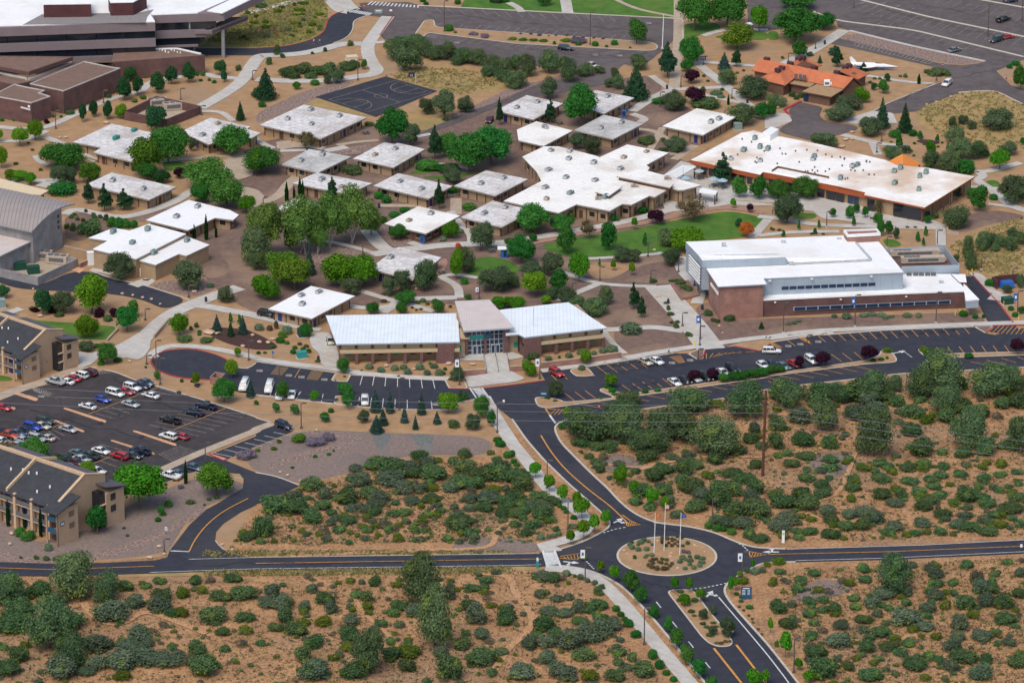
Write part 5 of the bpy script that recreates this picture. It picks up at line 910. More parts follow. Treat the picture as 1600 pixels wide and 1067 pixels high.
# ---- apartment blocks
def apartments(label, s, ang, nlen):
    o0 = W(P(s)[0]); r = empty('apartment_block', (o0.x, o0.y, 0), label, 'apartment building', 'three storey apartment blocks at the left edge'); O = (0, 0, 0)
    du = V((math.cos(ang), math.sin(ang))); dv = V((-math.sin(ang), math.cos(ang)))
    def fr(u, v, z): q = du * u + dv * v; return (q.x, q.y, z)
    B = lambda nm, m_, a: (lambda m: (m.fbox(fr, *a), m.build(nm, m_, r, O)))(MB())
    fr.L = 0
    prof = [(3, 8.4), (11, 12.4), (17.2, 10.6)]                       # main section: wall below roof
    def gwall(v0, v1, dz, m_, nm, ua=3, ub=17.2, th=None):
        pts = [p for p in prof]; m = MB(); b0 = [fr(p[0], v0, 0) for p in pts]; t0 = [fr(p[0], v0, p[1] + dz) for p in pts]; b1 = [fr(p[0], v1, 0) for p in pts]; t1 = [fr(p[0], v1, p[1] + dz) for p in pts]
        for i in range(2): m.hexa([b0[i], b0[i + 1], b1[i + 1], b1[i]], [t0[i], t0[i + 1], t1[i + 1], t1[i]])
        m.build(nm, m_, r, O)
    gwall(2.6, nlen, -.2, 'aptwall', 'wall'); gwall(2.2, 2.75, .55, 'aptwall', 'gable_wall')
    for vv in (17, 33):
        if vv < nlen:
            m = MB()
            for i in range(2):
                a, c = prof[i], prof[i + 1]; a_, c_ = V(fr(a[0] - (1.2 if i == 0 else 0), vv, a[1] + (0 if i else -.4))), V(fr(c[0], vv, c[1])); a2, c2 = V(fr(a[0] - (1.2 if i == 0 else 0), vv + .5, a[1] + (0 if i else -.4))), V(fr(c[0], vv + .5, c[1]))
                up = V((0, 0, .7)); m.hexa([a_, c_, c2, a2], [a_ + up, c_ + up, c2 + up, a2 + up])
            m.build('party_wall', 'apttrim', r, O)
    m = MB(); up = V((0, 0, .62)); 
    for i in range(2):
        a, c = prof[i], prof[i + 1]; q = [V(fr(a[0], 2.1, a[1])), V(fr(c[0], 2.1, c[1])), V(fr(c[0], 2.8, c[1])), V(fr(a[0], 2.8, a[1]))]; m.hexa([x + up * .86 for x in q], [x + up * 1.15 for x in q])
    m.build('coping', 'apttrim', r, O)
    e0, e1 = V(fr(1.6, 2.7, 7.75)), V(fr(1.6, nlen, 7.75)); r0, r1 = V(fr(11, 2.7, 12.4)), V(fr(11, nlen, 12.4)); k0, k1 = V(fr(18, 2.7, 10.4)), V(fr(18, nlen, 10.4))
    m = MB(); m.slab([e0, r0, r1, e1], .25); m.build('roof', 'roofdark', r, O); m = MB(); m.slab([r0 - V((0, 0, .6)), k0, k1, r1 - V((0, 0, .6))], .25); mat('roofdark2', (.10, .09, .11), .95); m.build('roof', 'roofdark2', r, O)
    B('ridge_wall', 'apttrim', (10.9, 11.5, 2.8, nlen, 11.6, 13.0))
    # front stair tower
    B('stair_tower', 'aptwall', (.0, .3, 0, .35, 0, 7.9)); B('stair_tower', 'aptwall', (.0, 6.2, 0, .3, 0, 7.9)); B('stair_tower', 'aptwall', (.0, .3, 3.2, 3.5, 0, 7.7)); B('stair_tower', 'darktrim', (2.2, 6.2, .3, 3.5, 0, 7.6)); B('stair_core', 'aptwall', (2.4, 6.3, -.02, 3.6, 0, 8.3))
    for z_ in (2.7, 5.4): B('landing', 'apttrim', (.3, 2.3, .3, 3.3, z_, z_ + .25)); B('railing', 'bluesign', (.05, .12, .4, 3.15, z_ + .2, z_ + 1.3))
    for z_ in (3.2, 5.9): m = MB(); m.fbox(fr, 3.5, 5.1, -.08, .0, z_, z_ + 1.3); m.build('window', 'roofbrown', r, O)
    m = MB(); m.fbox(fr, .9, 2.0, -.1, .0, 4.6, 5.5); m.build('block_sign', 'bluesign', r, O); m = MB(); m.fbox(fr, 1.1, 1.35, -.13, -.1, 4.8, 5.3); m.fbox(fr, 1.5, 1.8, -.13, -.1, 4.8, 5.3); m.build('sign_mark', 'white', r, O)
    m = MB(); m.slab([V(fr(-.8, -.7, 8.0)), V(fr(6.6, -.7, 10.1)), V(fr(6.6, 4.0, 10.1)), V(fr(-.8, 4.0, 8.0))], .25); m.build('tower_roof', 'roofdark', r, O)
    # rear stair tower
    B('stair_tower', 'aptwall', (14.6, 20, -.6, 3.4, 0, 8.0)); m = MB(); m.slab([V(fr(14.2, -1.1, 9.9)), V(fr(20.6, -1.1, 8.3)), V(fr(20.6, 4, 8.3)), V(fr(14.2, 4, 9.9))], .25); m.build('tower_roof', 'roofdark2', r, O)
    B('stair_opening', 'glass', (12.9, 14.6, -.1, 2.15, .3, 8.4)); 
    for z_ in (2.7, 5.4): B('landing', 'apttrim', (12.9, 14.6, -.5, .0, z_, z_ + .25))
    for z_ in (3.3, 6.0): m = MB(); m.fbox(fr, 15.8, 17.3, -.7, -.6, z_, z_ + 1.5); m.build('window', 'glass', r, O)
    B('wall_light', 'metaldark', (10.6, 10.9, 2.0, 2.2, 3, 3.3))
    # balcony front
    k = 0; v = 4.2
    while v < nlen - 1:
        B('column', 'apttrim', (1.7, 2.5, v, v + .7, 0, 8.1)); v2 = min(v + 5.2, nlen)
        for z_ in (2.75, 5.5): B('balcony_slab', 'apttrim', (1.9, 3.1, v + .7, v2, z_, z_ + .3)); B('railing', 'metaldark', (1.85, 1.95, v + .7, v2, z_ + .3, z_ + 1.25))
        for z_ in (0, 3.05, 5.8):
            m = MB(); m.fbox(fr, 2.9, 3.0, v + 1.0, v + 2.0, z_ + .02, z_ + 2.15); m.build('door', 'bluedoor', r, O); m = MB(); m.fbox(fr, 2.9, 3.0, v + 2.9, v + 4.4, z_ + .6, z_ + 2.1); m.build('window', 'bluedoor', r, O)
        v += 5.2
    for p in ((6, 8), (8, 14), (7.5, 16), (7.7, 18), (4, 10), (7, 21)):
        if p[1] < nlen: z_ = 7.75 + (p[0] - 1.6) / 9.4 * 4.65; m = MB(); m.box((*fr(p[0], p[1], 0)[:2], z_ + .2), (.35, .35, .6)); m.build('roof_vent', 'white', r, O)
    return r
apartments('lower tan apartment block with dark roof, nearest the bottom left', 'a6 607,1032', math.radians(50.5), 30)
ap_ = apartments('upper tan apartment block with dark roof, above the left parking lot', 'a5 285,887', math.radians(48), 26)
ap_.scale = (.88, .88, .83)
# ------------------------------------------------------------------ vegetation meshes
def leaves(blobs, n, size, jitter=.5, seed=0, flat=0):
    """blobs: (x,y,z,rx,ry,rz); leaf quads on blob shells"""
    r = np.random.default_rng(seed); w_ = np.array([b[3] * b[4] + b[4] * b[5] + b[3] * b[5] for b in blobs]); w_ /= w_.sum()
    idx = r.choice(len(blobs), n, p=w_); B = np.array(blobs)[idx]
    d = r.normal(size=(n, 3)); d /= np.linalg.norm(d, axis=1)[:, None]; d[:, 2] = np.where(d[:, 2] < -.55, -d[:, 2], d[:, 2])
    rad = r.uniform(.45, 1.15, n) ** .6; p = B[:, :3] + d * B[:, 3:] * rad[:, None]
    keep = np.ones(n, bool)
    for b in blobs: q = (p - np.array(b[:3])) / np.array(b[3:]); keep &= (q ** 2).sum(1) > .50
    keep &= p[:, 2] > .01; p = p[keep]; d = d[keep]; n = len(p)
    nn = d + r.normal(size=(n, 3)) * jitter; nn[:, 2] += .3; nn /= np.linalg.norm(nn, axis=1)[:, None]
    a = np.cross(nn, r.normal(size=(n, 3))); a /= np.linalg.norm(a, axis=1)[:, None]; b_ = np.cross(nn, a); s = size * r.uniform(.5, 1.4, n)[:, None]
    v = np.stack([p - a * s - b_ * s * .6, p + a * s * .9 - b_ * s * .7, p + a * s + b_ * s * .6, p - a * s * .7 + b_ * s * .8], 1).reshape(-1, 3)
    return v.tolist(), [(i * 4, i * 4 + 1, i * 4 + 2, i * 4 + 3) for i in range(n)]
def crown_mesh(name, blobs, n, size, m, seed):
    v, f = leaves(blobs, n, size, seed=seed); rr = random.Random(seed); nl_ = len(v)
    for b in blobs:          # rough inner mass of each foliage clump
        o_ = len(v); k = .62 if m in ('leaf_H', 'leaf_W', 'leaf_T', 'leaf_P') else .72
        for z_, q_ in ((-.75, .62), (-.2, .98), (.35, .92), (.8, .55)):
            for j in range(8): a = j * .785 + z_; e = k * rr.uniform(.78, 1.08); v.append([b[0] + math.cos(a) * q_ * b[3] * e, b[1] + math.sin(a) * q_ * b[4] * e, max(.01, b[2] + z_ * b[5] * e)])
        for r_ in range(3):
            for j in range(8): j2 = (j + 1) % 8; f.append((o_ + r_ * 8 + j, o_ + r_ * 8 + j2, o_ + r_ * 8 + 8 + j2, o_ + r_ * 8 + 8 + j))
        f.append(tuple(o_ + 24 + j for j in range(8)))
    me = bpy.data.meshes.new(name); me.from_pydata(v, [], f); me.materials.append(MATS[m]); me.update(); me['leafverts'] = nl_; return me
def trunk_mesh(blobs, h0, r0, m, seed, multi=1):
    r = random.Random(seed); mb = MB(); top = V((0, 0, h0))
    for k in range(multi):
        b0 = V((r.uniform(-.02, .02) * multi, r.uniform(-.02, .02) * multi, 0)); t = top + V((r.uniform(-.04, .04), r.uniform(-.04, .04), 0)) * multi
        mb.tube(b0, t, r0, r0 * .65, 6)
        for b in r.sample(blobs, min(len(blobs), 5)): c = V(b[:3]); mb.tube(t, t.lerp(c, .95), r0 * .5, r0 * .14, 4)
    o = mb.build('trunk', m); me = o.data; bpy.data.objects.remove(o); return me
def bl_round(r, n=9, zc=.62, rz=.36, rr=.46, sub=.24):
    zc -= .06; rz += .06 if rz < .45 else 0
    out = []
    for i in range(n):
        a = r.uniform(0, 6.28); u = r.uniform(-.8, 1); q = math.sqrt(max(0, 1 - u * u)); s = sub * r.uniform(.75, 1.25)
        out.append((math.cos(a) * q * (rr - s * .75), math.sin(a) * q * (rr - s * .75), zc + u * (rz - s * .6), s, s, s * .9))
    out.append((0, 0, zc, rr * .82, rr * .82, rz * .86)); return out
KIND = {}
def kinds():
    R = random.Random
    def reg(k, name, cat, phrase, fn, nv, nl, ls, leaf, bark='bark', h0=.35, r0=.03, multi=1, trunk=True):
        vs = []
        for i in range(nv):
            bl = fn(R(100 * ord(k[0]) + i)); cm = crown_mesh('crown', bl, int(nl * (1.9 if trunk else 1.5)), ls * (.74 if trunk else .80), leaf, 31 * i + ord(k[0])); tm = trunk_mesh(bl, h0, r0, bark, i, multi) if trunk else None; vs.append((cm, tm))
        KIND[k] = (name, cat, phrase, vs)
    reg('R', 'shade_tree', 'tree', 'green rounded shade tree', lambda r: bl_round(r, 18, .60, .38, .50, .24), 5, 4600, .025, 'leaf_R')
    reg('B', 'bright_tree', 'tree', 'bright green leafy tree', lambda r: bl_round(r, 10, .60, .38, .48, .23), 3, 3000, .030, 'leaf_B')
    reg('Y', 'yellowing_tree', 'tree', 'yellow green tree', lambda r: bl_round(r, 12, .60, .38, .50, .22), 3, 3000, .027, 'leaf_Y')
    reg('W', 'cottonwood', 'tree', 'tall loose cottonwood', lambda r: bl_round(r, 20, .62, .38, .50, .20), 4, 5200, .020, 'leaf_W', 'barkpale', .34, .018, 3)
    reg('D', 'dark_tree', 'tree', 'dark green dense tree', lambda r: bl_round(r, 9, .58, .40, .48, .26), 3, 2600, .034, 'leaf_D')
    def pine(r):
        o = []
        for i in range(7):
            z = .25 + .11 * i; w_ = (.42 if i < 3 else .42 - .075 * (i - 2)) * r.uniform(.8, 1.1)
            for k in range(3 if i < 5 else 1): a = r.uniform(0, 6.28); q = w_ * .5 * r.uniform(.5, 1.1) if i < 6 else 0; o.append((math.cos(a) * q, math.sin(a) * q, z, w_ * .58, w_ * .58, .08))
        return o
    reg('P', 'pine_tree', 'tree', 'dark irregular pine', pine, 4, 3000, .026, 'leaf_P', h0=.5)
    def spruce(r):
        o = []
        for i in range(9): z = .10 + .10 * i; w_ = .46 * (1 - i / 9.3); o += [(math.cos(a + i) * w_ * .35, math.sin(a + i) * w_ * .35, z, w_ * .68, w_ * .68, .075) for a in (0, 2.1, 4.2)] if i < 7 else [(0, 0, z, w_ * .9, w_ * .9, .08)]
        return o
    reg('S', 'spruce_tree', 'tree', 'blue green conical spruce', spruce, 3, 3000, .026, 'leaf_S', h0=.8, r0=.02)
    reg('M', 'fir_tree', 'tree', 'dark green conical conifer', spruce, 3, 3000, .026, 'leaf_P', h0=.8, r0=.02)
    reg('C', 'cypress_tree', 'tree', 'slim dark columnar cypress', lambda r: [(0, 0, .12 + .12 * i, .42 if i < 5 else .42 - .1 * (i - 4), .42 if i < 5 else .42 - .1 * (i - 4), .12) for i in range(8)], 2, 1100, .075, 'leaf_C', h0=.2, r0=.05)
    reg('U', 'plum_tree', 'tree', 'dark purple leaved plum tree', lambda r: bl_round(r, 8, .62, .36, .50, .25), 2, 1500, .040, 'leaf_U')
    reg('O', 'live_oak', 'tree', 'grey green spreading live oak', lambda r: bl_round(r, 14, .56, .40, .50, .20), 4, 3200, .024, 'leaf_O', h0=.3, multi=3, r0=.022)
    reg('H', 'scrub_oak_tree', 'tree', 'dusky green gnarled oak', lambda r: bl_round(r, 15, .55, .42, .50, .25), 4, 3800, .025, 'leaf_H', h0=.3, multi=2, r0=.022)
    reg('L', 'street_tree', 'tree', 'slim young street tree', lambda r: bl_round(r, r.choice([5, 6, 8]), r.uniform(.66, .72), .28, .48, r.uniform(.22, .3)), 6, 1100, .060, 'leaf_B', h0=.5, r0=.022)
    reg('J', 'round_tree', 'tree', 'neat round crowned green tree', lambda r: bl_round(r, r.choice([7, 9, 11]), .60, .40, .47, r.uniform(.24, .3)), 5, 2200, .036, 'leaf_R', h0=.4, r0=.03)
    reg('N', 'young_tree', 'tree', 'small upright young tree', lambda r: [(r.uniform(-.08, .08), r.uniform(-.08, .08), .3 + .12 * i, .36 - .04 * i, .36 - .04 * i, .14) for i in range(6)], 3, 700, .07, 'leaf_R', h0=.3, r0=.02)
    reg('K', 'autumn_tree', 'tree', 'orange leaved tree', lambda r: bl_round(r, 8, .55, .42, .48, .25), 1, 1800, .032, 'leaf_K')
    reg('T', 'thin_tree', 'tree', 'thinly leaved olive brown tree', lambda r: bl_round(r, 12, .64, .33, .50, .15), 2, 1300, .020, 'leaf_T', h0=.25, multi=3, r0=.014)
    def bush(r): return bl_round(r, 7, .42, .50, .5, .28)
    reg('E', 'round_bush', 'bush', 'clipped round green bush', lambda r: [(0, 0, .42, .49, .49, .55), (.1, .08, .5, .38, .38, .45)], 2, 1100, .050, 'leaf_R', trunk=False)
    reg('G', 'sage_bush', 'bush', 'pale sage bush', lambda r: [(0, 0, .40, .49, .49, .52), (.1, .05, .5, .38, .38, .42)], 2, 900, .055, 'leaf_G', trunk=False)
    reg('V', 'lavender_bush', 'bush', 'dusty lavender grey bush', bush, 2, 1100, .045, 'leaf_V', trunk=False)
    reg('X', 'maroon_shrub', 'bush', 'maroon leaved shrub', bush, 2, 900, .05, 'leaf_U', trunk=False)
    reg('A', 'leafy_shrub', 'bush', 'dark green leafy shrub', bush, 3, 1500, .042, 'leaf_Q2', trunk=False)
    reg('Z', 'yellow_bush', 'bush', 'yellow green bush', bush, 2, 1000, .045, 'leaf_Y', trunk=False)
    reg('Q', 'bronze_tuft', 'bush', 'olive bronze grass tuft', lambda r: [(0, 0, .4, .48, .48, .5)], 2, 500, .07, 'leaf_T', trunk=False)
    reg('1', 'scrub_bush', 'shrub', 'grey green scrub bush', bush, 5, 1500, .042, 'leaf_Q1', trunk=False)
    reg('2', 'scrub_bush', 'shrub', 'dark green scrub bush', bush, 4, 1500, .042, 'leaf_Q2', trunk=False)
    reg('3', 'scrub_bush', 'shrub', 'yellow green scrub bush', bush, 4, 1300, .042, 'leaf_Q3', trunk=False)
    reg('4', 'scrub_bush', 'shrub', 'brownish half bare scrub bush', bush, 3, 1000, .036, 'leaf_Q4', trunk=False)
kinds()
LM = [('the theatre complex', 'A0 700,330'), ('the brick equipment yard', 'A0 1000,690'), ('the dark brick theatre hall', 'A0 480,600'), ('the basketball court', 'A1 730,600'), ('the largest classroom block', 'A1 350,790'), ('the weedy slope', 'A1 200,160'),
 ('the top parking lot', 'A2 500,210'), ('the long lawn at the top', 'A2 600,60'), ('the orange roofed building', 'b3 600,380'), ('the empty lot top right', 'A3 900,200'), ('the dry grass slope', 'A3 1250,760'), ('the display aeroplane', 'A3 640,400'),
 ('the student union', 'b1 1300,560'), ('the orange pyramid pavilion', 'b2 800,290'), ('the union patio', 'b1 500,850'), ('the big dining hall', 'F 930,280'), ('the central lawn', 'B2 800,430'), ('the science building', 'F 1260,440'), ('the planter court', 'B2 1070,800'),
 ('the admin hall', 'F 740,525'), ('the wide plaza walk', 'F 1080,500'), ('the curved roof gymnasium', 'F 50,350'), ('the stepped white roofed building', 'F 240,385'), ('the lawn beside the upper apartments', 'a5 900,200'), ('the upper apartment block', 'a5 500,400'), ('the lower apartment block', 'a6 600,700'),
 ('the turning circle', 'C0 1150,190'), ('the left parking lot', 'C0 700,560'), ('the visitor parking row', 'C1 800,360'), ('the pale gravel fan', 'C1 800,690'), ('the right parking lot', 'C2 800,240'), ('the roundabout', 'F 1042,869'), ('the entry road', 'C2 350,850'), ('the southern median', 'D2 1100,690'), ('the west road', 'D1 600,360'), ('the east road', 'D3 800,310'), ('the bottom walkway', 'D2 700,680'), ('the apartment exit road', 'D0 1150,180'),
 ('the utility pole', 'C2 1555,700'), ('the leftmost cream roof', 'B0 100,120'), ('the L-shaped classroom block', 'A0 760,880'), ('the rust stained classroom block', 'B0 800,120'), ('the domed unit classroom block', 'B0 1150,300'), ('the hidden cottonwood classroom block', 'B1 240,250'), ('the cream walled classroom block', 'B1 340,860'), ('the brown stained classroom block', 'B1 900,600'), ('the glazed corner classroom block', 'B1 1020,340'), ('the five panel classroom block', 'B1 960,130'), ('the dull grey classroom block', 'F 495,250'), ('the driveway classroom block', 'A2 160,670'), ('the lone classroom block', 'A2 1160,750'), ('the service road', 'B0 700,740'), ('the service drive', 'B3 1350,820'), ('the grass mound', 'A1 1200,470'), ('the far right lot', 'C3 900,80')]
LMP = [(n_, P(s_)[0]) for n_, s_ in LM]
VEG = []
def veg_loc(k, x, y, w_, h, up=.18, bush=False):
    yb = y - (w_ * up if bush else 0); p = (x, yb); s = SC(p); g = W(p); cw = w_ / s; dep = DEP(p)
    ch = max(.32 * cw, (h / s - cw * math.sin(dep) * .45) / math.cos(dep)) if bush else (h / s) / math.cos(dep) * .98
    return g, cw, ch
BUSHK = set('EGVXAZQ1234')
def plant(k, x, y, w_, h, label=None, group=None, z=0):
    g, cw, ch = veg_loc(k, x, y, w_, h, bush=k in BUSHK); nm, cat, ph, vs = KIND[k]; cm, tm = vs[rng.randrange(len(vs))]; rz = rng.uniform(0, 6.28); g.z = z
    if tm is None:
        o = link(cm, nm, None, g, rz, (cw, cw, ch)); root = o
    else:
        root = empty(nm, g, None, None, None, rz); root.scale = (cw, cw, ch); link(cm, 'crown', root); link(tm, 'trunk', root)
    tag(root, label, cat, group); VEG.append([root, k, x, y, cw, ch, label]); return root
def rows(txt, z=0, label=None, group=None):
    t = 'F'; k = 'R'
    for q in txt.replace(';', ' ').split():
        if q in TILES: t = q
        elif ',' not in q: k = q
        else:
            v = [float(c) for c in q.split(',')]
            if v[2] < 2: continue
            x, y = tp(t, v[0], v[1]); sc_ = TILES[t][2]; plant(k, x, y, v[2] / sc_, v[3] / sc_, label, group, z)
rows('''A0 D 805,505,80,95 850,592,78,120 972,578,92,130 1060,522,78,115 1165,515,78,130 770,622,98,142 1360,468,78,100 1385,510,45,80 512,755,52,120 580,722,62,105 665,738,64,115 965,805,132,155; B 745,735,82,95 125,905,105,130 220,868,98,140 -10,880,60,90 10,1040,80,150;
 M 1485,745,72,125; A 1475,445,42,48 1580,612,60,70 430,718,66,38 670,612,42,30 1000,480,30,25; E 1215,475,35,28 1252,475,35,30 895,487,22,15 1240,508,26,18 1292,505,22,20 1322,520,32,22 12,755,32,24 85,752,22,16 378,730,22,16 330,730,20,16;
 X 287,770,40,34; Z 885,620,50,32 830,640,40,30; R 390,1040,275,160 1045,1010,235,235; Y 905,1085,220,230; R 1430,960,215,190; O 1190,935,55,90 390,1075,160,70; B 1580,1090,80,150; A 200,935,24,18 100,1022,36,20 175,890,20,14 250,1060,30,20;
 B0 Y 552,95,150,115; R 1290,145,300,190 1400,258,215,200 1240,225,120,120; B 1525,290,110,120 120,90,120,60; B 190,115,70,85 65,90,80,70; O 370,118,115,130 430,110,100,110; P 545,230,105,150 645,275,120,175 765,268,130,135; D 1000,105,110,80; R 905,85,130,110; U 1105,75,75,75; E 380,200,185,85;
 A 415,390,40,40 450,405,50,55 515,350,36,30 440,325,30,30 480,340,30,30 460,310,30,26 575,315,34,30 585,335,36,36 618,325,32,28 530,290,28,26 655,340,40,45; A 560,445,160,120 ; E 690,385,66,70 735,392,60,75 780,392,56,66 825,390,56,55 ;
 O 740,700,190,175 1175,755,215,180 1395,835,120,100; B 570,910,215,260; D 265,915,110,165 15,815,100,80; O 400,905,150,140; X 330,915,90,60 615,945,70,80 215,905,60,36 710,940,70,70; B 540,1060,150,150; J 785,1020,145,150 825,935,70,110; A 195,895,36,34 365,935,60,36 670,965,60,50 300,880,160,60;
 C 1275,455,28,150 1200,445,24,80; C 1335,440,20,70; G 1302,755,46,34; B 1110,1040,125,140; S 1340,1015,72,105 1500,1035,76,120; M 1425,1050,56,105; N 1425,965,36,60 1480,975,36,60; G 1215,997,24,18; A 1180,1015,30,30 1215,1000,30,40 1232,1035,34,24 1355,1045,26,20;
 A1 M 60,615,175,200; A 580,292,42,45 425,325,28,34 348,340,24,20 162,365,36,34; A 130,348,50,70 82,408,42,55; J 668,430,44,60; E 362,537,60,40 38,670,50,40; B 252,553,52,52; A 200,490,120,80 290,470,130,80 380,480,110,70 460,480,130,90 560,450,110,70 600,430,80,60 240,500,90,50 340,500,80,50; O 500,510,110,80 440,520,60,60;
 H 860,370,150,130 950,440,165,150 900,300,170,80 1010,330,150,100 1050,350,140,90 1190,370,120,110 1110,370,110,90 1280,390,140,90 1370,400,120,100 1450,440,130,100 1540,460,130,100 1440,470,110,70 1530,500,120,70 1240,400,90,60; H 970,280,120,70 1190,310,60,60; E 1193,205,60,50 1232,212,24,16;
 O 1060,705,115,105 1165,735,150,180 1295,690,120,100; R 840,885,200,220; O 955,900,115,145; A 1172,755,44,30 700,790,60,40 760,800,60,40; P 1105,985,110,220 1505,775,70,180; R 1315,1060,250,260 1450,1010,260,230 1190,960,140,140; T 310,925,140,115; R 45,1067,250,150; A 590,1095,150,60; E 1060,1070,160,50; O 1200,1120,90,110;
 A2 H 30,540,160,100 100,470,110,140 230,450,140,140 345,505,130,160 450,470,110,80 540,455,70,50 20,430,90,90; O 225,610,110,140; J 770,275,130,160; E 262,282,22,26 410,290,40,26 513,295,46,36 585,300,22,20 633,290,46,40 730,305,18,14; Z 0,260,60,26 70,265,60,22 130,268,60,22 195,272,60,22; V -240,230,60,30 -170,245,60,36 410,285,110,34; Z 330,272,70,22;
 P 960,480,165,230; H 780,430,120,100; M 765,615,205,220; H 635,485,60,70 600,540,60,60 655,550,80,90; R 1125,190,215,230 1330,165,240,210 1110,400,150,170 1095,340,120,110; R 1080,445,80,80; Y 1390,300,215,155; S 1310,430,100,110; P 1385,415,80,130; U 1105,515,95,90 1130,645,125,110; H 1330,525,115,110; O 1480,610,210,140 1000,680,160,125; E 905,655,90,45 1180,572,34,34 1297,565,26,20; B 1525,200,110,185;
 A 1200,690,180,70; C 1336,650,18,60; H 1410,770,180,130; R 1540,740,90,110; J 1480,730,50,60; R 430,780,225,255; P 235,765,90,160; A 825,905,110,60 855,885,60,50 935,885,40,34; O 1010,935,145,95; O 405,920,110,100 500,950,130,110; P 1300,1150,150,215; A 925,940,60,20; G 1260,600,80,36 1290,615,50,25; Q 1185,480,24,20 1210,510,24,16 1430,445,20,16 1390,460,22,16;
 A3 R 175,260,290,220 180,60,210,110 345,180,150,100; J 195,355,100,100; P 430,415,95,130 415,340,110,60; M 320,392,38,55 590,440,70,60; A 262,355,45,34 88,368,24,20; R 130,600,0,0; A 150,605,46,40 205,612,44,40 175,622,36,34 45,580,36,30;
 H 50,655,130,75; J 20,725,70,95; S -20,700,60,80; B 580,635,100,100; O 500,670,190,90 440,740,190,95; H 515,585,90,90; M 705,795,115,200 845,820,115,190; O 635,840,150,125; C 932,520,24,60; J 710,580,76,85; D 735,505,40,50 655,560,40,50; A 632,520,26,20 660,495,30,16 690,495,26,16 818,480,26,16 850,485,30,30; A 1040,485,140,55 990,465,60,34 1110,480,50,30;
 H 350,910,165,95; E 782,862,80,55 895,850,60,42 470,585,0,0; N 940,860,50,50 1045,875,34,45 810,915,60,90; H 770,980,130,80 855,950,60,60; B 1005,955,66,90; N 1110,930,32,50; H 1010,1040,110,110 1110,1060,170,120; H 1190,980,170,130 1300,980,130,120 1150,880,120,100; O 1410,795,215,125 1140,790,60,75 1205,770,70,60 1255,800,66,60 1480,955,120,80; B 1430,1050,130,140; E 1215,1067,120,75; R 1560,555,90,150; E 1527,415,60,34 1492,430,40,28; E 1350,970,46,34; J 1570,900,30,50;
 E 760,885,20,14 905,895,22,16 965,900,20,14 1050,915,20,14 1075,890,20,14 885,940,20,14 900,970,20,14''')
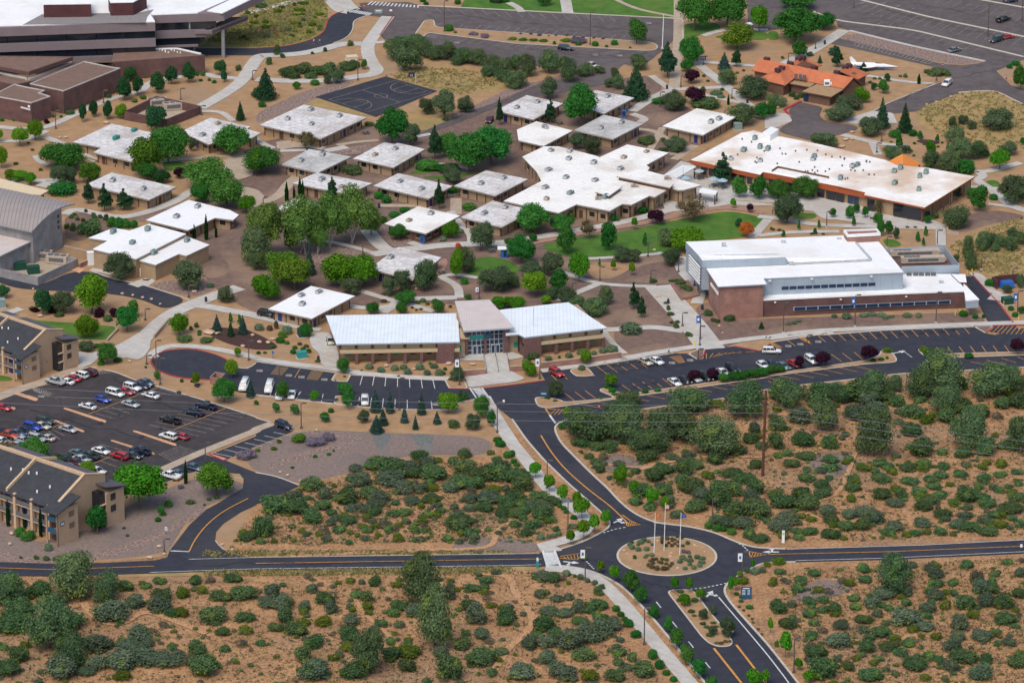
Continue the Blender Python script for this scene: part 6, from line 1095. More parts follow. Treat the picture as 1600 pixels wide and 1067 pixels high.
rows('''B1 W 60,560,240,330 290,540,290,340 460,500,260,330 600,475,280,350 710,430,140,180 385,545,130,200; O 215,525,90,200; H 0,610,190,240 20,640,110,120; C 190,218,28,115 236,200,20,75 272,185,26,112 290,198,22,105; P 470,222,110,165 605,225,80,100 1130,265,85,190; E 760,210,66,52 805,235,66,52 920,295,70,40 855,325,76,40 785,360,60,50 1320,285,95,52 1215,180,80,50;
 R 880,455,110,95; B 1200,445,105,105; G 1155,468,44,34 1262,418,44,30; O 1395,520,160,185 ; B 1390,360,60,50; R 1560,480,60,40; Y 160,720,230,200 240,760,250,200; B 65,820,190,150; S 330,670,100,170; B 540,745,270,210 650,740,220,210; O 590,790,130,110; H 1050,765,155,210; O 905,775,110,150 825,795,110,120; H 1290,650,130,150; B 1235,700,95,200; K 1250,515,40,45; E 1288,735,52,46 1320,640,40,30; O 1480,765,230,150; 
 R 925,850,130,85 720,910,80,75; R 900,908,72,70; J 1120,905,95,85; G 1030,845,40,30; R 1310,825,44,36; B 1500,880,110,75 1560,870,90,70; Z 1060,860,30,26 1000,855,30,20 1020,890,26,16; Q 965,880,20,16 990,895,18,14 790,845,40,24 785,800,30,22 1200,875,24,18; G 1215,110,0,0; O 1215,105,120,90; R 1180,30,160,40 400,0,0,0;
 G 20,1020,60,50; Q 85,1020,40,40 125,1010,30,60; G 190,1045,70,60; R 310,1050,90,80; Z 165,1067,60,50; A 310,1005,60,40;
 B2 R 140,410,215,175 310,410,140,110; J 335,540,125,170 600,520,125,170; B 415,710,130,195; T 470,450,110,120; U 895,358,105,95; L 755,395,40,75 1365,260,44,60 625,645,34,70 740,675,40,85; N 540,620,24,50 820,490,36,80; H 955,490,130,110; B 1080,520,215,150; T 1120,330,230,155; O 675,590,110,100 750,590,100,80 985,610,130,105; D 1400,375,50,55; K 1445,440,95,100; U 1472,285,46,60; R 615,345,40,55 650,340,30,35; E 790,300,110,40 365,345,44,60; J 1400,195,105,120 1525,200,125,130; R 55,600,170,180; D 10,560,60,120; O 250,675,150,150; O 120,680,150,90; B 140,800,170,150; J 290,770,125,130; H 5,745,90,90; H 250,820,80,80; O 340,840,120,100; B 35,880,100,80; B 210,850,75,50; H 400,880,110,80 ; H 505,915,170,100 575,850,100,110; P 750,880,100,170 800,935,85,140; G 735,1050,140,80; R 130,465,50,55; Z 975,595,40,40;
 A 868,725,52,34 990,720,44,25 1020,715,40,20; A 965,895,30,40 980,930,46,36 1012,1005,42,34 1020,975,40,24 985,975,30,20 1090,1060,50,40; G 950,855,30,20; A 1208,930,60,50 1245,965,40,30 1270,970,40,26 1345,965,80,46; M 1540,1003,42,50;
 B3 O 120,350,185,190; R 60,200,130,120 235,195,170,130; R 100,210,90,100; J 400,318,50,62 505,325,60,80 600,320,44,70; N 315,380,28,50 190,400,30,70 530,370,34,65; J 680,350,70,60 695,430,60,110 745,420,56,80; O 790,450,40,80; N 975,430,36,60 925,465,40,60 960,490,30,50; T 680,300,70,100; R 545,290,44,60; H 1160,370,195,130; J 1305,275,120,150; R 1260,200,70,70; E 1390,215,60,42; O 1520,230,200,180; R 985,355,50,50; A 1030,330,50,50; E 1215,65,120,90; N 95,435,36,40 290,420,36,40; Q 70,405,30,20 30,400,26,20 270,425,24,16 340,425,24,14 640,330,24,16 860,385,24,16 910,385,24,14; Z 20,395,22,24;
 H 1250,635,95,110 1235,560,80,130 1160,590,50,50; H 1330,520,100,120 1370,490,90,80 1430,500,90,70 1495,520,90,90 1560,480,80,80 1510,430,80,50 1400,525,60,50; E 1375,750,76,50; E 1500,895,40,32 1525,935,44,32 1278,945,38,34 1330,940,26,26 1205,935,56,44; O 1480,780,70,50 1560,750,60,90; R 1565,910,44,50; Z 1600,900,20,20;
 G 410,940,40,26 485,950,60,46 125,985,36,24 160,980,34,24 190,965,36,20 590,935,60,26 640,930,60,26 700,935,60,26 725,948,44,26 765,938,36,20 860,940,60,34 930,940,40,36''')
rows('''C0 R 665,190,125,135; O 535,110,110,60; E 622,205,50,30 727,188,58,30 625,175,36,26 595,98,42,30; A 1135,68,110,44 1268,72,85,46; E 1230,20,26,18 1315,42,24,16 1480,40,0,0; J 970,290,42,55; B 1210,330,54,85; E 1122,308,26,24 900,220,18,16; X 1185,308,20,18; B 1430,280,80,130; R 1385,430,145,150; S 1548,400,66,125; B 1468,150,46,60;
 B 860,1085,330,300; Y 1335,1005,240,200; C 1148,932,26,140; R 210,790,190,140; R 330,850,130,90; B 535,885,110,90; T 60,760,160,100; V 1500,795,90,70 1550,785,80,80; V 1115,968,44,30; G 1178,1060,60,30; A 1290,1040,36,24 1340,1030,40,26; E 45,740,0,0; E 1580,445,26,30;
 D0 J 565,200,140,170; E 118,225,70,62 155,250,76,60 180,240,60,60; C 48,157,26,150 143,170,22,125 238,218,24,160; G 280,305,52,50; A 120,348,22,22 210,355,34,34 268,360,40,36 322,362,38,34 ; R 935,95,40,60; E 980,50,50,42 918,135,40,32 950,100,30,30; A 1105,35,60,30; Q 740,218,22,16 720,175,22,16 1188,40,18,16;
 C1 R 540,250,90,95; R 550,385,90,85 568,470,76,120; R 165,420,78,125; B 360,425,60,75; J 122,495,50,66 238,505,66,60; E 5,448,26,26 462,498,40,32; R 428,548,72,56; O 662,555,80,84; S 740,490,90,145 828,495,68,140 1022,505,70,145 785,570,80,110 745,617,110,115 917,555,64,115 985,597,48,95 1118,562,64,85; O 1245,300,100,100; B 1187,495,130,140; N 1265,430,44,80 1300,420,40,60; R 1395,525,110,140 1455,580,54,110; A 1222,600,70,75; O 1335,598,105,100; Z 262,690,94,70 145,685,34,30 112,728,44,28 10,740,36,28; V 365,712,125,66 440,680,90,70; E 365,775,30,24 450,760,30,20 225,840,24,16 480,735,16,14; E 1490,680,56,36 1508,710,70,44 1555,780,66,46;
 G 698,230,55,38 772,250,52,40 855,240,52,42 912,232,50,36 937,262,52,42 1012,235,58,48 1058,268,46,40 1130,270,56,46 1100,225,50,36; E 652,240,18,14 880,275,18,14 1168,235,26,22 1160,262,28,22 1075,200,24,18; A 1200,300,30,20 545,280,24,18 490,300,16,12;
 E 95,102,36,28 150,70,60,40 190,75,36,24 15,135,30,20 55,132,26,16 230,135,40,30 290,112,34,22 325,128,36,30 240,105,34,26; Q 270,80,30,22 310,95,36,24; A 380,185,36,20;
 C2 B 110,265,110,90; B 455,200,75,95; G 430,240,46,42; O 265,400,105,110; L 610,345,75,95; E 600,352,66,28 620,375,50,34 632,392,40,20 822,380,44,28 900,370,46,26 770,385,30,22; O 540,395,0,0; G 225,178,46,36 352,160,50,36 420,140,44,40 615,125,80,46 560,130,50,40 505,140,40,30 80,190,40,30; A 125,170,80,50 100,180,40,40; E 292,160,20,20; 
 U 1120,300,84,74 1245,290,80,80; R 1310,305,70,60 1370,300,80,60 1430,290,80,60 1490,280,80,60 1545,270,80,60; L 345,560,66,100; C3 R 20,255,80,55; R 75,245,60,45; U 190,225,60,90 335,215,95,110 625,180,115,110 1540,135,90,110; Z 730,130,70,40; E 745,130,40,26 650,182,36,22 700,178,40,24 735,168,22,24; Z 960,125,60,50; R 1000,150,90,50 1240,155,60,30; C2 R 1465,0,0,0;
 G 265,430,30,20; A 545,412,40,18 220,415,40,24;
 E 0,765,40,40 10,812,46,34 30,828,44,26 68,868,42,30 92,888,36,34; L 145,900,72,100 232,985,84,108 310,1050,80,112; B 665,940,100,130 755,1010,70,110 865,1070,90,110 945,1100,60,90;
 E 310,600,50,45; A 440,720,150,60 520,735,120,60; A 475,785,76,40 525,820,90,40 550,870,70,50 540,850,60,30; G 500,840,26,16 600,910,24,16; Q 420,740,24,16 430,750,20,30''')
rows('''D2 L 340,270,56,100 415,235,72,108 480,200,74,110 545,155,62,92; L 405,115,95,120 375,70,60,110; E 275,50,34,26 300,65,40,26 315,85,34,26 357,120,40,28; G 165,240,50,36 212,232,30,26 360,175,44,34 240,225,40,26 270,215,40,30 ; A 80,222,70,50 258,192,46,40; L 515,430,58,75 595,485,62,105; J 690,535,110,120 750,605,80,100 820,690,72,75 905,770,62,85 955,870,88,118 1010,960,94,120 1085,1040,90,110; L 945,540,56,95 1030,545,46,100 1095,600,56,90 415,360,40,50; J 1160,1110,80,80;
 G 316,450,52,42 398,470,42,38 438,485,34,30 480,500,38,32; Z 362,455,26,26 330,498,34,30; A 500,565,70,60 520,530,50,40; E 605,655,48,40 630,685,46,34 655,710,40,30 675,748,62,52 718,810,68,48 818,935,62,64 858,990,62,58 895,1025,50,36 938,1062,46,36;
 O 1110,700,60,70; O 1255,800,100,125; O 1165,670,50,55; O 1165,790,60,60; E 1000,600,60,50; B 1005,620,70,75; A 980,550,46,26 970,600,40,30 1060,605,50,34 1040,665,44,30 1058,687,34,20 1110,735,40,26 1130,755,40,24 1170,730,40,22 1185,750,34,20 1150,805,60,30; Q 1190,845,30,20 1215,848,30,24 1240,838,30,24 1265,835,24,20;
 L 1300,530,50,80; L 1268,560,30,115; Z 1340,500,70,50; L 1322,455,34,38 1398,410,28,66; E 1380,640,46,26 1305,560,34,20 1330,575,26,20; A 1330,600,34,20; Z 1475,395,30,36 1490,360,0,0; G 1365,430,44,36 1410,440,60,36 1455,430,46,40; Q 1320,630,20,14 1345,650,20,14 1375,680,20,14 1400,720,20,14 1430,760,20,14 1450,790,20,14 1395,700,18,14;
 D3 L 100,920,84,150; Z 48,860,30,50; L 178,990,50,70; L 235,1067,70,80; L 12,780,36,90; Z 55,385,90,50; Z 0,395,40,36; D2 L 1400,1110,90,120 1470,1080,60,100; A 340,170,30,30;
 O 1460,0,0,0; E 1140,175,50,40 1190,190,60,40 1230,190,44,36 1275,210,60,40''')
# roundabout planting
rows('''c3 G 185,668,66,58 160,635,54,46 250,688,66,52 335,685,68,52 270,615,76,56 310,590,66,50 245,630,40,26 355,600,50,40 388,742,60,46 340,740,40,30 320,758,44,34 712,778,76,56 682,812,60,46 745,788,50,36 785,755,46,38 785,800,80,44 785,838,52,42 735,882,54,44 825,876,60,50 862,768,68,52 912,780,80,40 910,822,80,48 888,852,60,44''', .2, 'pale green rounded sage clump planted on the roundabout island', 'sage clumps on the roundabout')
rows('''c3 V 395,628,40,40 722,708,56,56 772,716,60,48''', .2, 'grey lavender clump on the roundabout island', 'lavender clumps on the roundabout')
rows('''c3 A 210,768,50,48 500,785,50,44 180,606,50,40 715,642,40,36 760,618,54,50 655,545,40,30 535,642,50,40; Q 355,850,50,48 390,870,60,60 442,888,64,60 515,890,68,54 552,880,44,44 600,830,44,40 580,852,40,40 400,790,50,44 435,780,40,36 545,790,44,40 490,820,44,40 540,830,46,36 460,810,40,36 400,820,50,36 370,800,40,34 500,560,44,40 545,570,60,46 600,588,34,38 565,612,34,34 598,642,40,40 630,620,36,36 665,642,34,34 500,610,44,44 495,580,40,36 630,575,34,30 665,600,40,36 700,560,50,40 600,560,40,26''', .2, 'dark bronze green clump planted on the roundabout island', 'bronze clumps on the roundabout')
# ---- chaparral: the large ones read off the photograph
def scrub(txt):
    t = 'F'; out = []
    for a in txt.split():
        if a in TILES: t = a; continue
        if a in ('1', '2', '3', '4', 'H', 'O'): k = a; continue
        v = [float(c) for c in a.split(',')]; x, y = tp(t, v[0], v[1]); s = TILES[t][2]; out.append((k, x, y, v[2] / s, v[3] / s))
    return out
BIG = scrub('''D0 H 60,610,190,190 440,560,250,230 615,580,150,160 290,860,260,280 420,960,200,160 2 225,580,140,110 90,790,240,130 105,960,120,130 100,700,200,130 380,780,230,130 30,1040,170,110 1 640,730,210,150 565,610,70,60 780,640,130,100 920,670,150,110 800,840,150,110 860,870,80,70 570,900,200,120 700,1010,210,130 340,1060,200,170 560,1000,130,100 760,900,180,80 850,980,200,110 960,980,230,80 500,1030,110,70 2 930,500,80,50 1135,500,90,60 1350,490,110,60 1420,600,150,110 1280,600,140,70 1240,740,170,120 1010,690,120,60 1290,800,90,60 1150,940,120,140 1180,1040,200,150 1420,720,120,70 730,540,90,80 940,600,120,90 3 1175,555,72,52 1430,790,90,60 1060,580,90,80 1060,690,80,70 600,565,60,60 720,1060,120,60 4 350,620,110,70 1110,980,90,100 1400,870,70,60
D1 H 960,600,230,260 1040,860,200,330 650,1000,180,250 2 400,620,120,90 170,730,110,110 690,510,82,72 120,775,100,60 230,800,140,90 340,870,130,90 540,830,130,90 270,960,110,130 580,580,80,50 820,660,90,80 800,690,80,60 640,600,80,80 730,750,75,55 780,950,120,110 1245,660,110,90 1250,545,90,60 1340,500,80,60 1325,530,60,40 1450,740,130,110 1200,880,120,90 1120,1060,150,190 1300,980,190,120 880,1010,110,90 560,1060,160,120 1370,1030,70,50 1 90,590,110,110 80,640,130,80 150,660,110,120 320,550,85,60 280,650,80,70 920,690,110,90 860,640,60,60 1130,590,70,120 1420,910,100,50 1280,740,120,150 1320,820,100,80 1070,930,100,80 560,740,110,80 430,670,90,90 340,1060,200,150 3 545,495,60,40 400,750,110,70 275,740,90,50 540,890,110,60 450,945,72,52 650,650,70,60 880,930,150,90 275,675,60,50 4 450,590,60,60 1340,600,60,50 960,540,120,70
D2 1 110,500,0,0 190,490,110,80 260,600,80,50 330,590,60,50 160,580,80,60 210,680,120,60 300,690,110,60 380,670,90,100 330,880,180,140 430,850,180,130 100,880,110,90 200,870,120,90 600,770,110,100 520,820,150,130 670,1000,70,50 200,970,130,100 70,1060,160,120 280,1060,180,110 2 230,490,110,70 140,470,60,50 500,650,110,80 450,670,80,60 500,710,70,60 190,780,130,110 400,740,110,60 620,920,90,60 695,950,66,70 615,970,60,50 770,1045,150,110 600,1067,130,80 250,840,100,110 550,740,80,80 420,950,140,90 3 450,1070,110,90 340,820,80,50
D3 2 265,455,80,50 555,430,90,60 560,490,90,50 190,505,90,60 170,550,80,55 240,620,80,60 320,610,70,50 385,670,90,85 235,695,85,60 60,670,110,100 115,760,110,70 250,820,90,55 505,650,80,50 500,600,70,50 320,665,70,50 660,810,130,80 570,900,110,90 280,930,150,90 310,1060,160,170 600,1067,160,90 815,860,90,50 700,890,130,60 470,1005,70,80 1150,410,80,60 1290,560,110,90 1140,650,120,110 1370,740,130,90 1270,960,90,70 1140,960,180,80 930,940,90,60 1460,990,150,100 560,730,110,60 1370,650,120,110 850,1000,170,80 980,520,90,60 1455,580,90,70 770,920,90,60 1 800,750,190,130 660,590,150,90 600,640,110,80 910,770,110,70 420,770,90,80 410,880,150,110 940,430,80,60 970,470,100,80 960,590,120,70 1110,770,110,120 1070,900,110,100 1240,560,120,110 1270,640,110,110 800,570,90,70 930,670,110,70 1230,1060,140,110 1060,1010,110,80 640,690,70,60 1100,830,100,70 550,780,80,50 690,740,60,40 1240,830,120,80 1400,860,80,60 1470,460,80,70 3 30,510,70,60 1030,650,70,70 1190,700,80,60 740,830,70,50 980,820,70,50 4 1210,520,90,120 350,560,60,50 H 720,530,200,190
D3 2 90,70,150,110 220,80,150,110 370,150,110,60 240,215,100,55 180,245,70,45 370,240,120,70 450,190,110,70 540,190,110,80 700,220,90,50 860,220,80,50 1000,215,80,60 1170,195,140,50 1270,220,130,60 1290,160,70,50 900,75,110,70 1010,120,110,70 1180,20,150,60 1270,60,110,70 1400,100,160,80 1460,170,70,60 1420,130,60,40 1310,115,90,50 1 100,160,160,90 60,200,130,80 620,150,140,90 740,190,110,70 900,170,110,60 1090,180,110,60 1150,120,100,50 1260,150,90,60 560,120,140,80 740,50,110,60 340,100,100,80 1160,70,60,50 470,120,110,60 3 660,235,40,25 735,230,40,26 800,225,60,40 918,210,55,40 1072,222,46,40 200,115,50,36 1080,50,60,40 1350,170,90,50 440,240,50,30
C3 H 660,420,170,170 1060,360,250,230 930,400,170,160 1370,380,250,170 1500,350,150,130 650,760,220,260 340,600,180,190 1110,480,200,140 1570,370,100,110 430,430,130,110 110,460,170,170 1560,740,150,220 1230,700,200,220 780,360,90,90 2 130,440,230,120 320,450,200,140 480,440,160,130 560,440,220,170 700,440,170,100 800,470,100,90 940,780,170,130 880,650,150,90 1340,770,150,130 1200,785,110,90 1440,480,110,90 1310,540,140,110 1540,480,150,120 1210,510,130,110 1100,570,150,110 890,540,150,100 940,440,90,50 1190,360,100,100 1500,740,120,100 50,730,110,130 220,720,150,120 380,730,110,110 60,620,110,110 1 680,560,170,130 540,550,150,120 200,570,160,110 620,470,150,110 1110,430,150,80 3 990,570,110,60 800,450,80,60 1440,840,90,55 1350,820,60,36
C3 2 60,780,60,44 120,770,70,50 230,795,130,60 150,840,110,60 240,865,60,40 390,815,110,60 395,865,110,55 690,835,100,55 740,855,90,45 860,865,130,60 960,840,110,55 1080,850,90,50 1070,905,100,45 1190,900,90,50 1330,930,110,60 1430,900,90,46 1540,880,80,36 700,935,130,60 880,945,110,50 1000,930,90,50 1020,975,100,50 1430,995,70,46 1490,965,60,30 1550,950,60,36 330,970,120,60 240,930,110,60 520,930,80,60 520,990,100,70 340,1030,110,80 1220,1055,140,120 1060,1030,110,50 930,1010,110,50 820,1030,100,70 700,1040,130,80 200,1040,140,90 50,1040,100,90 1330,1050,90,60 1540,1050,110,70 120,1067,110,60 1000,1067,120,60 1150,1067,80,40 3 480,820,60,40 590,865,100,50 960,865,90,40 860,930,80,40 1440,830,80,40 540,945,70,50 930,1030,80,40 1180,1045,60,40
C2 H 720,450,140,90 640,630,0,0 460,660,250,190 680,660,220,190 1070,480,250,120 1430,520,210,210 1250,740,280,200 850,730,230,130 690,540,220,120 1050,660,230,170 920,600,190,120 2 570,660,170,130 400,640,130,110 840,810,140,100 610,750,90,100 1030,640,140,110 1390,770,110,90 1480,690,110,70 1540,730,90,60 880,930,140,110 930,880,130,80 1070,890,110,110 1140,850,110,60 1250,820,110,90 1050,940,90,70 790,1030,140,120 940,1010,130,80 1110,1010,150,120 1260,990,110,90 1350,1020,160,110 1510,850,80,80 1220,1067,110,80 1500,1010,110,130 1350,900,140,60 1430,940,150,60 1 1270,700,200,130 940,680,170,130 800,700,110,110 1500,630,80,90 700,700,100,80 620,640,90,110 1090,780,90,50 1480,1067,120,110 980,790,90,40 3 740,545,60,50 1255,470,100,60 510,590,60,70 1060,980,80,60 1210,910,90,60
C2 2 0,940,170,110 70,990,150,130 170,1060,130,90 20,1067,150,90 
C1 2 1005,805,115,90 1290,785,86,76 850,890,190,130 1290,890,150,110 1480,930,200,130 350,990,150,100 560,1067,170,110 700,1040,150,100 1100,930,170,130 960,910,120,90 740,860,170,90 1215,820,76,60 1490,815,76,60 1350,980,140,100 1400,930,150,110 1260,970,170,90 1 620,870,90,60 650,960,140,110 1060,870,130,110 840,960,200,110 960,900,140,110 230,1060,150,90 420,1040,110,90 600,930,100,60 900,1010,130,100 1010,1000,110,80 1200,1000,110,80 1520,890,110,110 1450,1067,160,100 1320,1060,120,70 760,1060,140,90 3 1110,810,80,40 1450,760,50,40 1080,990,90,60 1460,1000,110,60 940,960,60,50 1100,1060,80,50
D1 2 220,100,180,110 330,150,130,110 480,200,90,48 770,200,70,50 865,105,75,60 925,205,65,60 1170,190,190,100 1245,225,80,60 1070,90,60,40 1000,110,70,50 530,150,110,60 680,100,110,60 390,70,110,70 1330,80,110,60 1440,110,110,60 1450,60,130,80 1010,30,110,60 800,110,60,50 110,100,170,140 40,230,120,150 1 440,160,60,50 640,90,90,60 740,150,60,40 870,150,60,40 1170,120,90,60 560,80,90,50 1250,80,90,50 700,50,110,60 900,40,110,60 3 510,115,60,40 620,175,60,36 820,170,60,36 1000,190,40,34 960,60,60,40 4 390,195,60,50 810,190,60,40
D0 2 1440,250,110,70 1350,290,30,20
D2 2 30,120,110,70 70,90,90,60 180,130,130,100 240,40,100,60 50,50,110,60 150,50,110,60 20,170,70,50 110,180,90,60 230,140,70,40 70,220,72,46 140,170,70,60 1 110,60,90,60 200,90,110,80 3 215,145,60,30 190,40,60,40
D2 2 1380,240,90,90 1420,120,160,130 1300,120,150,120 1200,60,150,120 1440,260,110,60 1060,90,130,90 720,40,90,50 800,70,90,50 1180,150,90,60 1 1340,180,130,90 1250,170,110,80 960,120,90,60 900,60,110,90 1100,30,150,100''')
# fill-in, random within the scrub regions
def inside(p, poly):
    x, y = p; r = False; n = len(poly)
    for i in range(n):
        x1, y1 = poly[i]; x2, y2 = poly[(i + 1) % n]
        if (y1 > y) != (y2 > y) and x < (x2 - x1) * (y - y1) / (y2 - y1) + x1: r = not r
    return r
REG = [('below the west road', P('F -60,905 0,905 200,910 840,890 895,905 940,950 1010,1040 1060,1110 -60,1110'), 420), ('left of the entry road', P('F 362,850 400,800 470,765 560,740 690,722 770,725 830,780 870,830 840,848 600,848 500,852'), 230),
 ('above the east road', P('F 885,660 1000,650 1150,625 1300,605 1600,585 1660,585 1660,835 1250,848 1130,815 1050,790 960,760 900,700'), 380), ('below the east road', P('F 1215,890 1390,882 1660,868 1660,1110 1310,1110 1250,1020 1225,960')  , 330)]
cells = {}
def clear(x, y, r):
    for a in range(-2, 3):
        for b in range(-2, 3):
            for (x2, y2, r2) in cells.get((int(x // 40) + a, int(y // 40) + b), ()):
                if ((x - x2) ** 2 + ((y - y2) * 2.2) ** 2) < ((r + r2) * .62) ** 2: return False
    return True
def occupy(x, y, r): cells.setdefault((int(x // 40), int(y // 40)), []).append((x, y, r))
for b_ in BIG: occupy(b_[1], b_[2] - b_[3] * .2, b_[3] / 2)
FILL = []
for ri, (nm_, poly, n_) in enumerate(REG):
    xs = [p[0] for p in poly]; ys = [p[1] for p in poly]; tries = 0; got = 0
    while got < n_ and tries < 9000:
        tries += 1; p = (rng.uniform(min(xs), max(xs)), rng.uniform(min(ys), max(ys)))
        if not inside(p, poly): continue
        w_ = rng.choice([4, 5, 7, 8, 10, 12, 15, 18])
        if not clear(p[0], p[1], w_ / 2): continue
        occupy(p[0], p[1], w_ / 2); got += 1; FILL.append((rng.choice('1122334'), p[0], p[1] + w_ * .2, w_, w_ * rng.uniform(.55, .8)))
def region(x, y):
    for nm_, poly, _ in REG:
        if inside((x, y), poly): return nm_
    return min(REG, key=lambda r: min((x - p[0]) ** 2 + (y - p[1]) ** 2 for p in r[1]))[0]
allb = [b_ for b_ in BIG if b_[3] > 2 and b_[0] in '1234']; allb.sort(key=lambda b_: -b_[3] * b_[4])
SIZE = lambda w_: 'large' if w_ > 27 else ('medium' if w_ > 20 else 'small')
for b_ in allb[:296]:
    ph = KIND[b_[0]][2]; rg = region(b_[1], b_[2]); a_, s_ = ph.rsplit(' scrub', 1) if 0 else (ph, ''); lab = '%s %s %s' % (SIZE(b_[3]), ph, rg)
    plant(*b_, label=lab, group=lab + 's')
for b_ in BIG:
    if b_[0] in 'HO' and b_[3] > 2: plant(b_[0], b_[1], b_[2], b_[3] * 1.12, b_[4] * 1.1)
rest = allb[296:] + FILL
me = {}
for k in '1234':
    vv, ff, o_ = [], [], 0
    for q in rest:
        if q[0] != k: continue
        g, cw, ch = veg_loc(k, q[1], q[2], q[3], q[4], bush=True); src = KIND[k][3][rng.randrange(len(KIND[k][3]))][0]; n = len(src.vertices); n_all = n; c = np.empty(n * 3, np.float32); src.vertices.foreach_get('co', c); c = c.reshape(-1, 3); n = int(src['leafverts']); c = c[:n]
        nf = n // 4; keep = nrg.random(nf) < (.45 if cw < 1.6 else .7); c = c.reshape(-1, 4, 3)[keep]; ctr = c.mean(1, keepdims=True); c = (ctr + (c - ctr) * 1.35).reshape(-1, 3)
        a = rng.uniform(0, 6.28); R = np.array([[math.cos(a), -math.sin(a), 0], [math.sin(a), math.cos(a), 0], [0, 0, 1]]); c = (c * np.array([cw, cw, ch])) @ R.T + np.array([g.x, g.y, 0]); vv.append(c)
    vv = np.concatenate(vv); me_ = bpy.data.meshes.new('small_scrub'); nq = len(vv) // 4; me_.vertices.add(len(vv)); me_.vertices.foreach_set('co', vv.astype(np.float32).ravel()); me_.loops.add(nq * 4); me_.loops.foreach_set('vertex_index', np.arange(nq * 4, dtype=np.int32)); me_.polygons.add(nq); me_.polygons.foreach_set('loop_start', np.arange(0, nq * 4, 4, dtype=np.int32)); me_.polygons.foreach_set('loop_total', np.full(nq, 4, dtype=np.int32)); me_.update(calc_edges=True)
    m_ = {'1': 'leaf_Q1', '2': 'leaf_Q2', '3': 'leaf_Q3', '4': 'leaf_Q4'}[k]; m2 = MATS[m_].copy(); m2.name = 'small_' + m_
    for nd in m2.node_tree.nodes:
        if nd.type == 'TEX_NOISE': nd.inputs['Scale'].default_value = .5
    me_.materials.append(m2); tag(link(me_, 'small_scrub'), {'1': 'grey green', '2': 'dark green', '3': 'yellow green', '4': 'brownish'}[k] + ' small scrub scattered over the red soil', 'scrub', None, 'stuff')
# dry tufts and litter on the soil and the slopes
def tufts(name, label, polys, n, m, smin, smax, hz):
    pts = []
    for poly, k in polys:
        xs = [p[0] for p in poly]; ys = [p[1] for p in poly]; c = 0
        while c < k:
            p = (rng.uniform(min(xs), max(xs)), rng.uniform(min(ys), max(ys)))
            if inside(p, poly): pts.append(W(p)); c += 1
    P0 = np.array([[p.x, p.y, .03] for p in pts]); N_ = len(P0); q = 5; c = np.repeat(P0, q, 0) + nrg.normal(size=(N_ * q, 3)) * np.array([.28, .28, 0]); s = nrg.uniform(smin, smax, (N_ * q, 1)); d = nrg.normal(size=(N_ * q, 3)) * np.array([1, 1, .3]); d /= np.linalg.norm(d, axis=1)[:, None]; u = np.array([[0, 0, 1.0]]) * hz + nrg.normal(size=(N_ * q, 3)) * .35
    v = np.stack([c - d * s, c + d * s, c + d * s * .7 + u * s, c - d * s * .7 + u * s], 1).reshape(-1, 3); mm = bpy.data.meshes.new(name); mm.from_pydata(v.tolist(), [], [(i * 4, i * 4 + 1, i * 4 + 2, i * 4 + 3) for i in range(len(v) // 4)]); mm.materials.append(MATS[m]); mm.update(); tag(link(mm, name), label, 'ground cover', None, 'stuff')
mat('litter', (.13, .105, .075), 1, c2=(.08, .065, .045), scale=1); mat('litter2', (.20, .18, .06), 1, c2=(.30, .25, .11), scale=.3)
rp_ = [r[1] for r in REG]
tufts('dry_litter', 'dry brown twigs and tufts strewn over the red soil', [(rp_[0], 3200), (rp_[1], 1600), (rp_[2], 2600), (rp_[3], 2600)], 0, 'litter', .07, .24, .8)
tufts('dry_litter', 'straw coloured dry tufts among the scrub on the red soil', [(rp_[0], 2600), (rp_[1], 1300), (rp_[2], 2400), (rp_[3], 2200)], 0, 'litter2', .08, .26, 1.0)
tufts('dry_grass', 'yellowish dry grass tufts on the slopes and road verges', [(P('A3 910,685 1230,565 1400,570 1650,680 1650,930 1100,870'), 900), (P('B3 1100,500 1300,400 1581,310 1581,700 1250,640'), 700), (P('A1 800,475 1000,415 1350,440 1581,515 1250,590'), 500), (P('D1 -300,418 1480,392 1480,430 -300,450'), 1000), (P('D1 -300,300 1480,300 1480,314 -300,335'), 500), (P('A1 0,20 280,0 440,0 430,190 190,283 0,290 -300,255'), 1800)], 0, 'litter2', .10, .32, 1.1)
wb = P('A1 -60,80 60,80 280,10 440,0 440,120 410,190 330,240 190,275 0,288 -200,270'); c_ = 0
while c_ < 36:
    p = (rng.uniform(340, 512), rng.uniform(0, 74))
    if inside(p, wb): plant(rng.choice('Z3AZ1'), p[0], p[1], rng.uniform(6, 15), rng.uniform(4, 8)); c_ += 1
rows('''A0 A 30,-30,0,0; A1 A 30,60,80,40; A0 H 620,8,60,40 900,10,130,60 960,5,70,40; A1 A 160,60,40,26 210,10,40,30; E 1245,35,44,34 1470,25,60,40 1535,25,60,40 1030,20,40,26 1050,38,36,22; A2 R 200,40,90,110; H -100,20,80,50''')
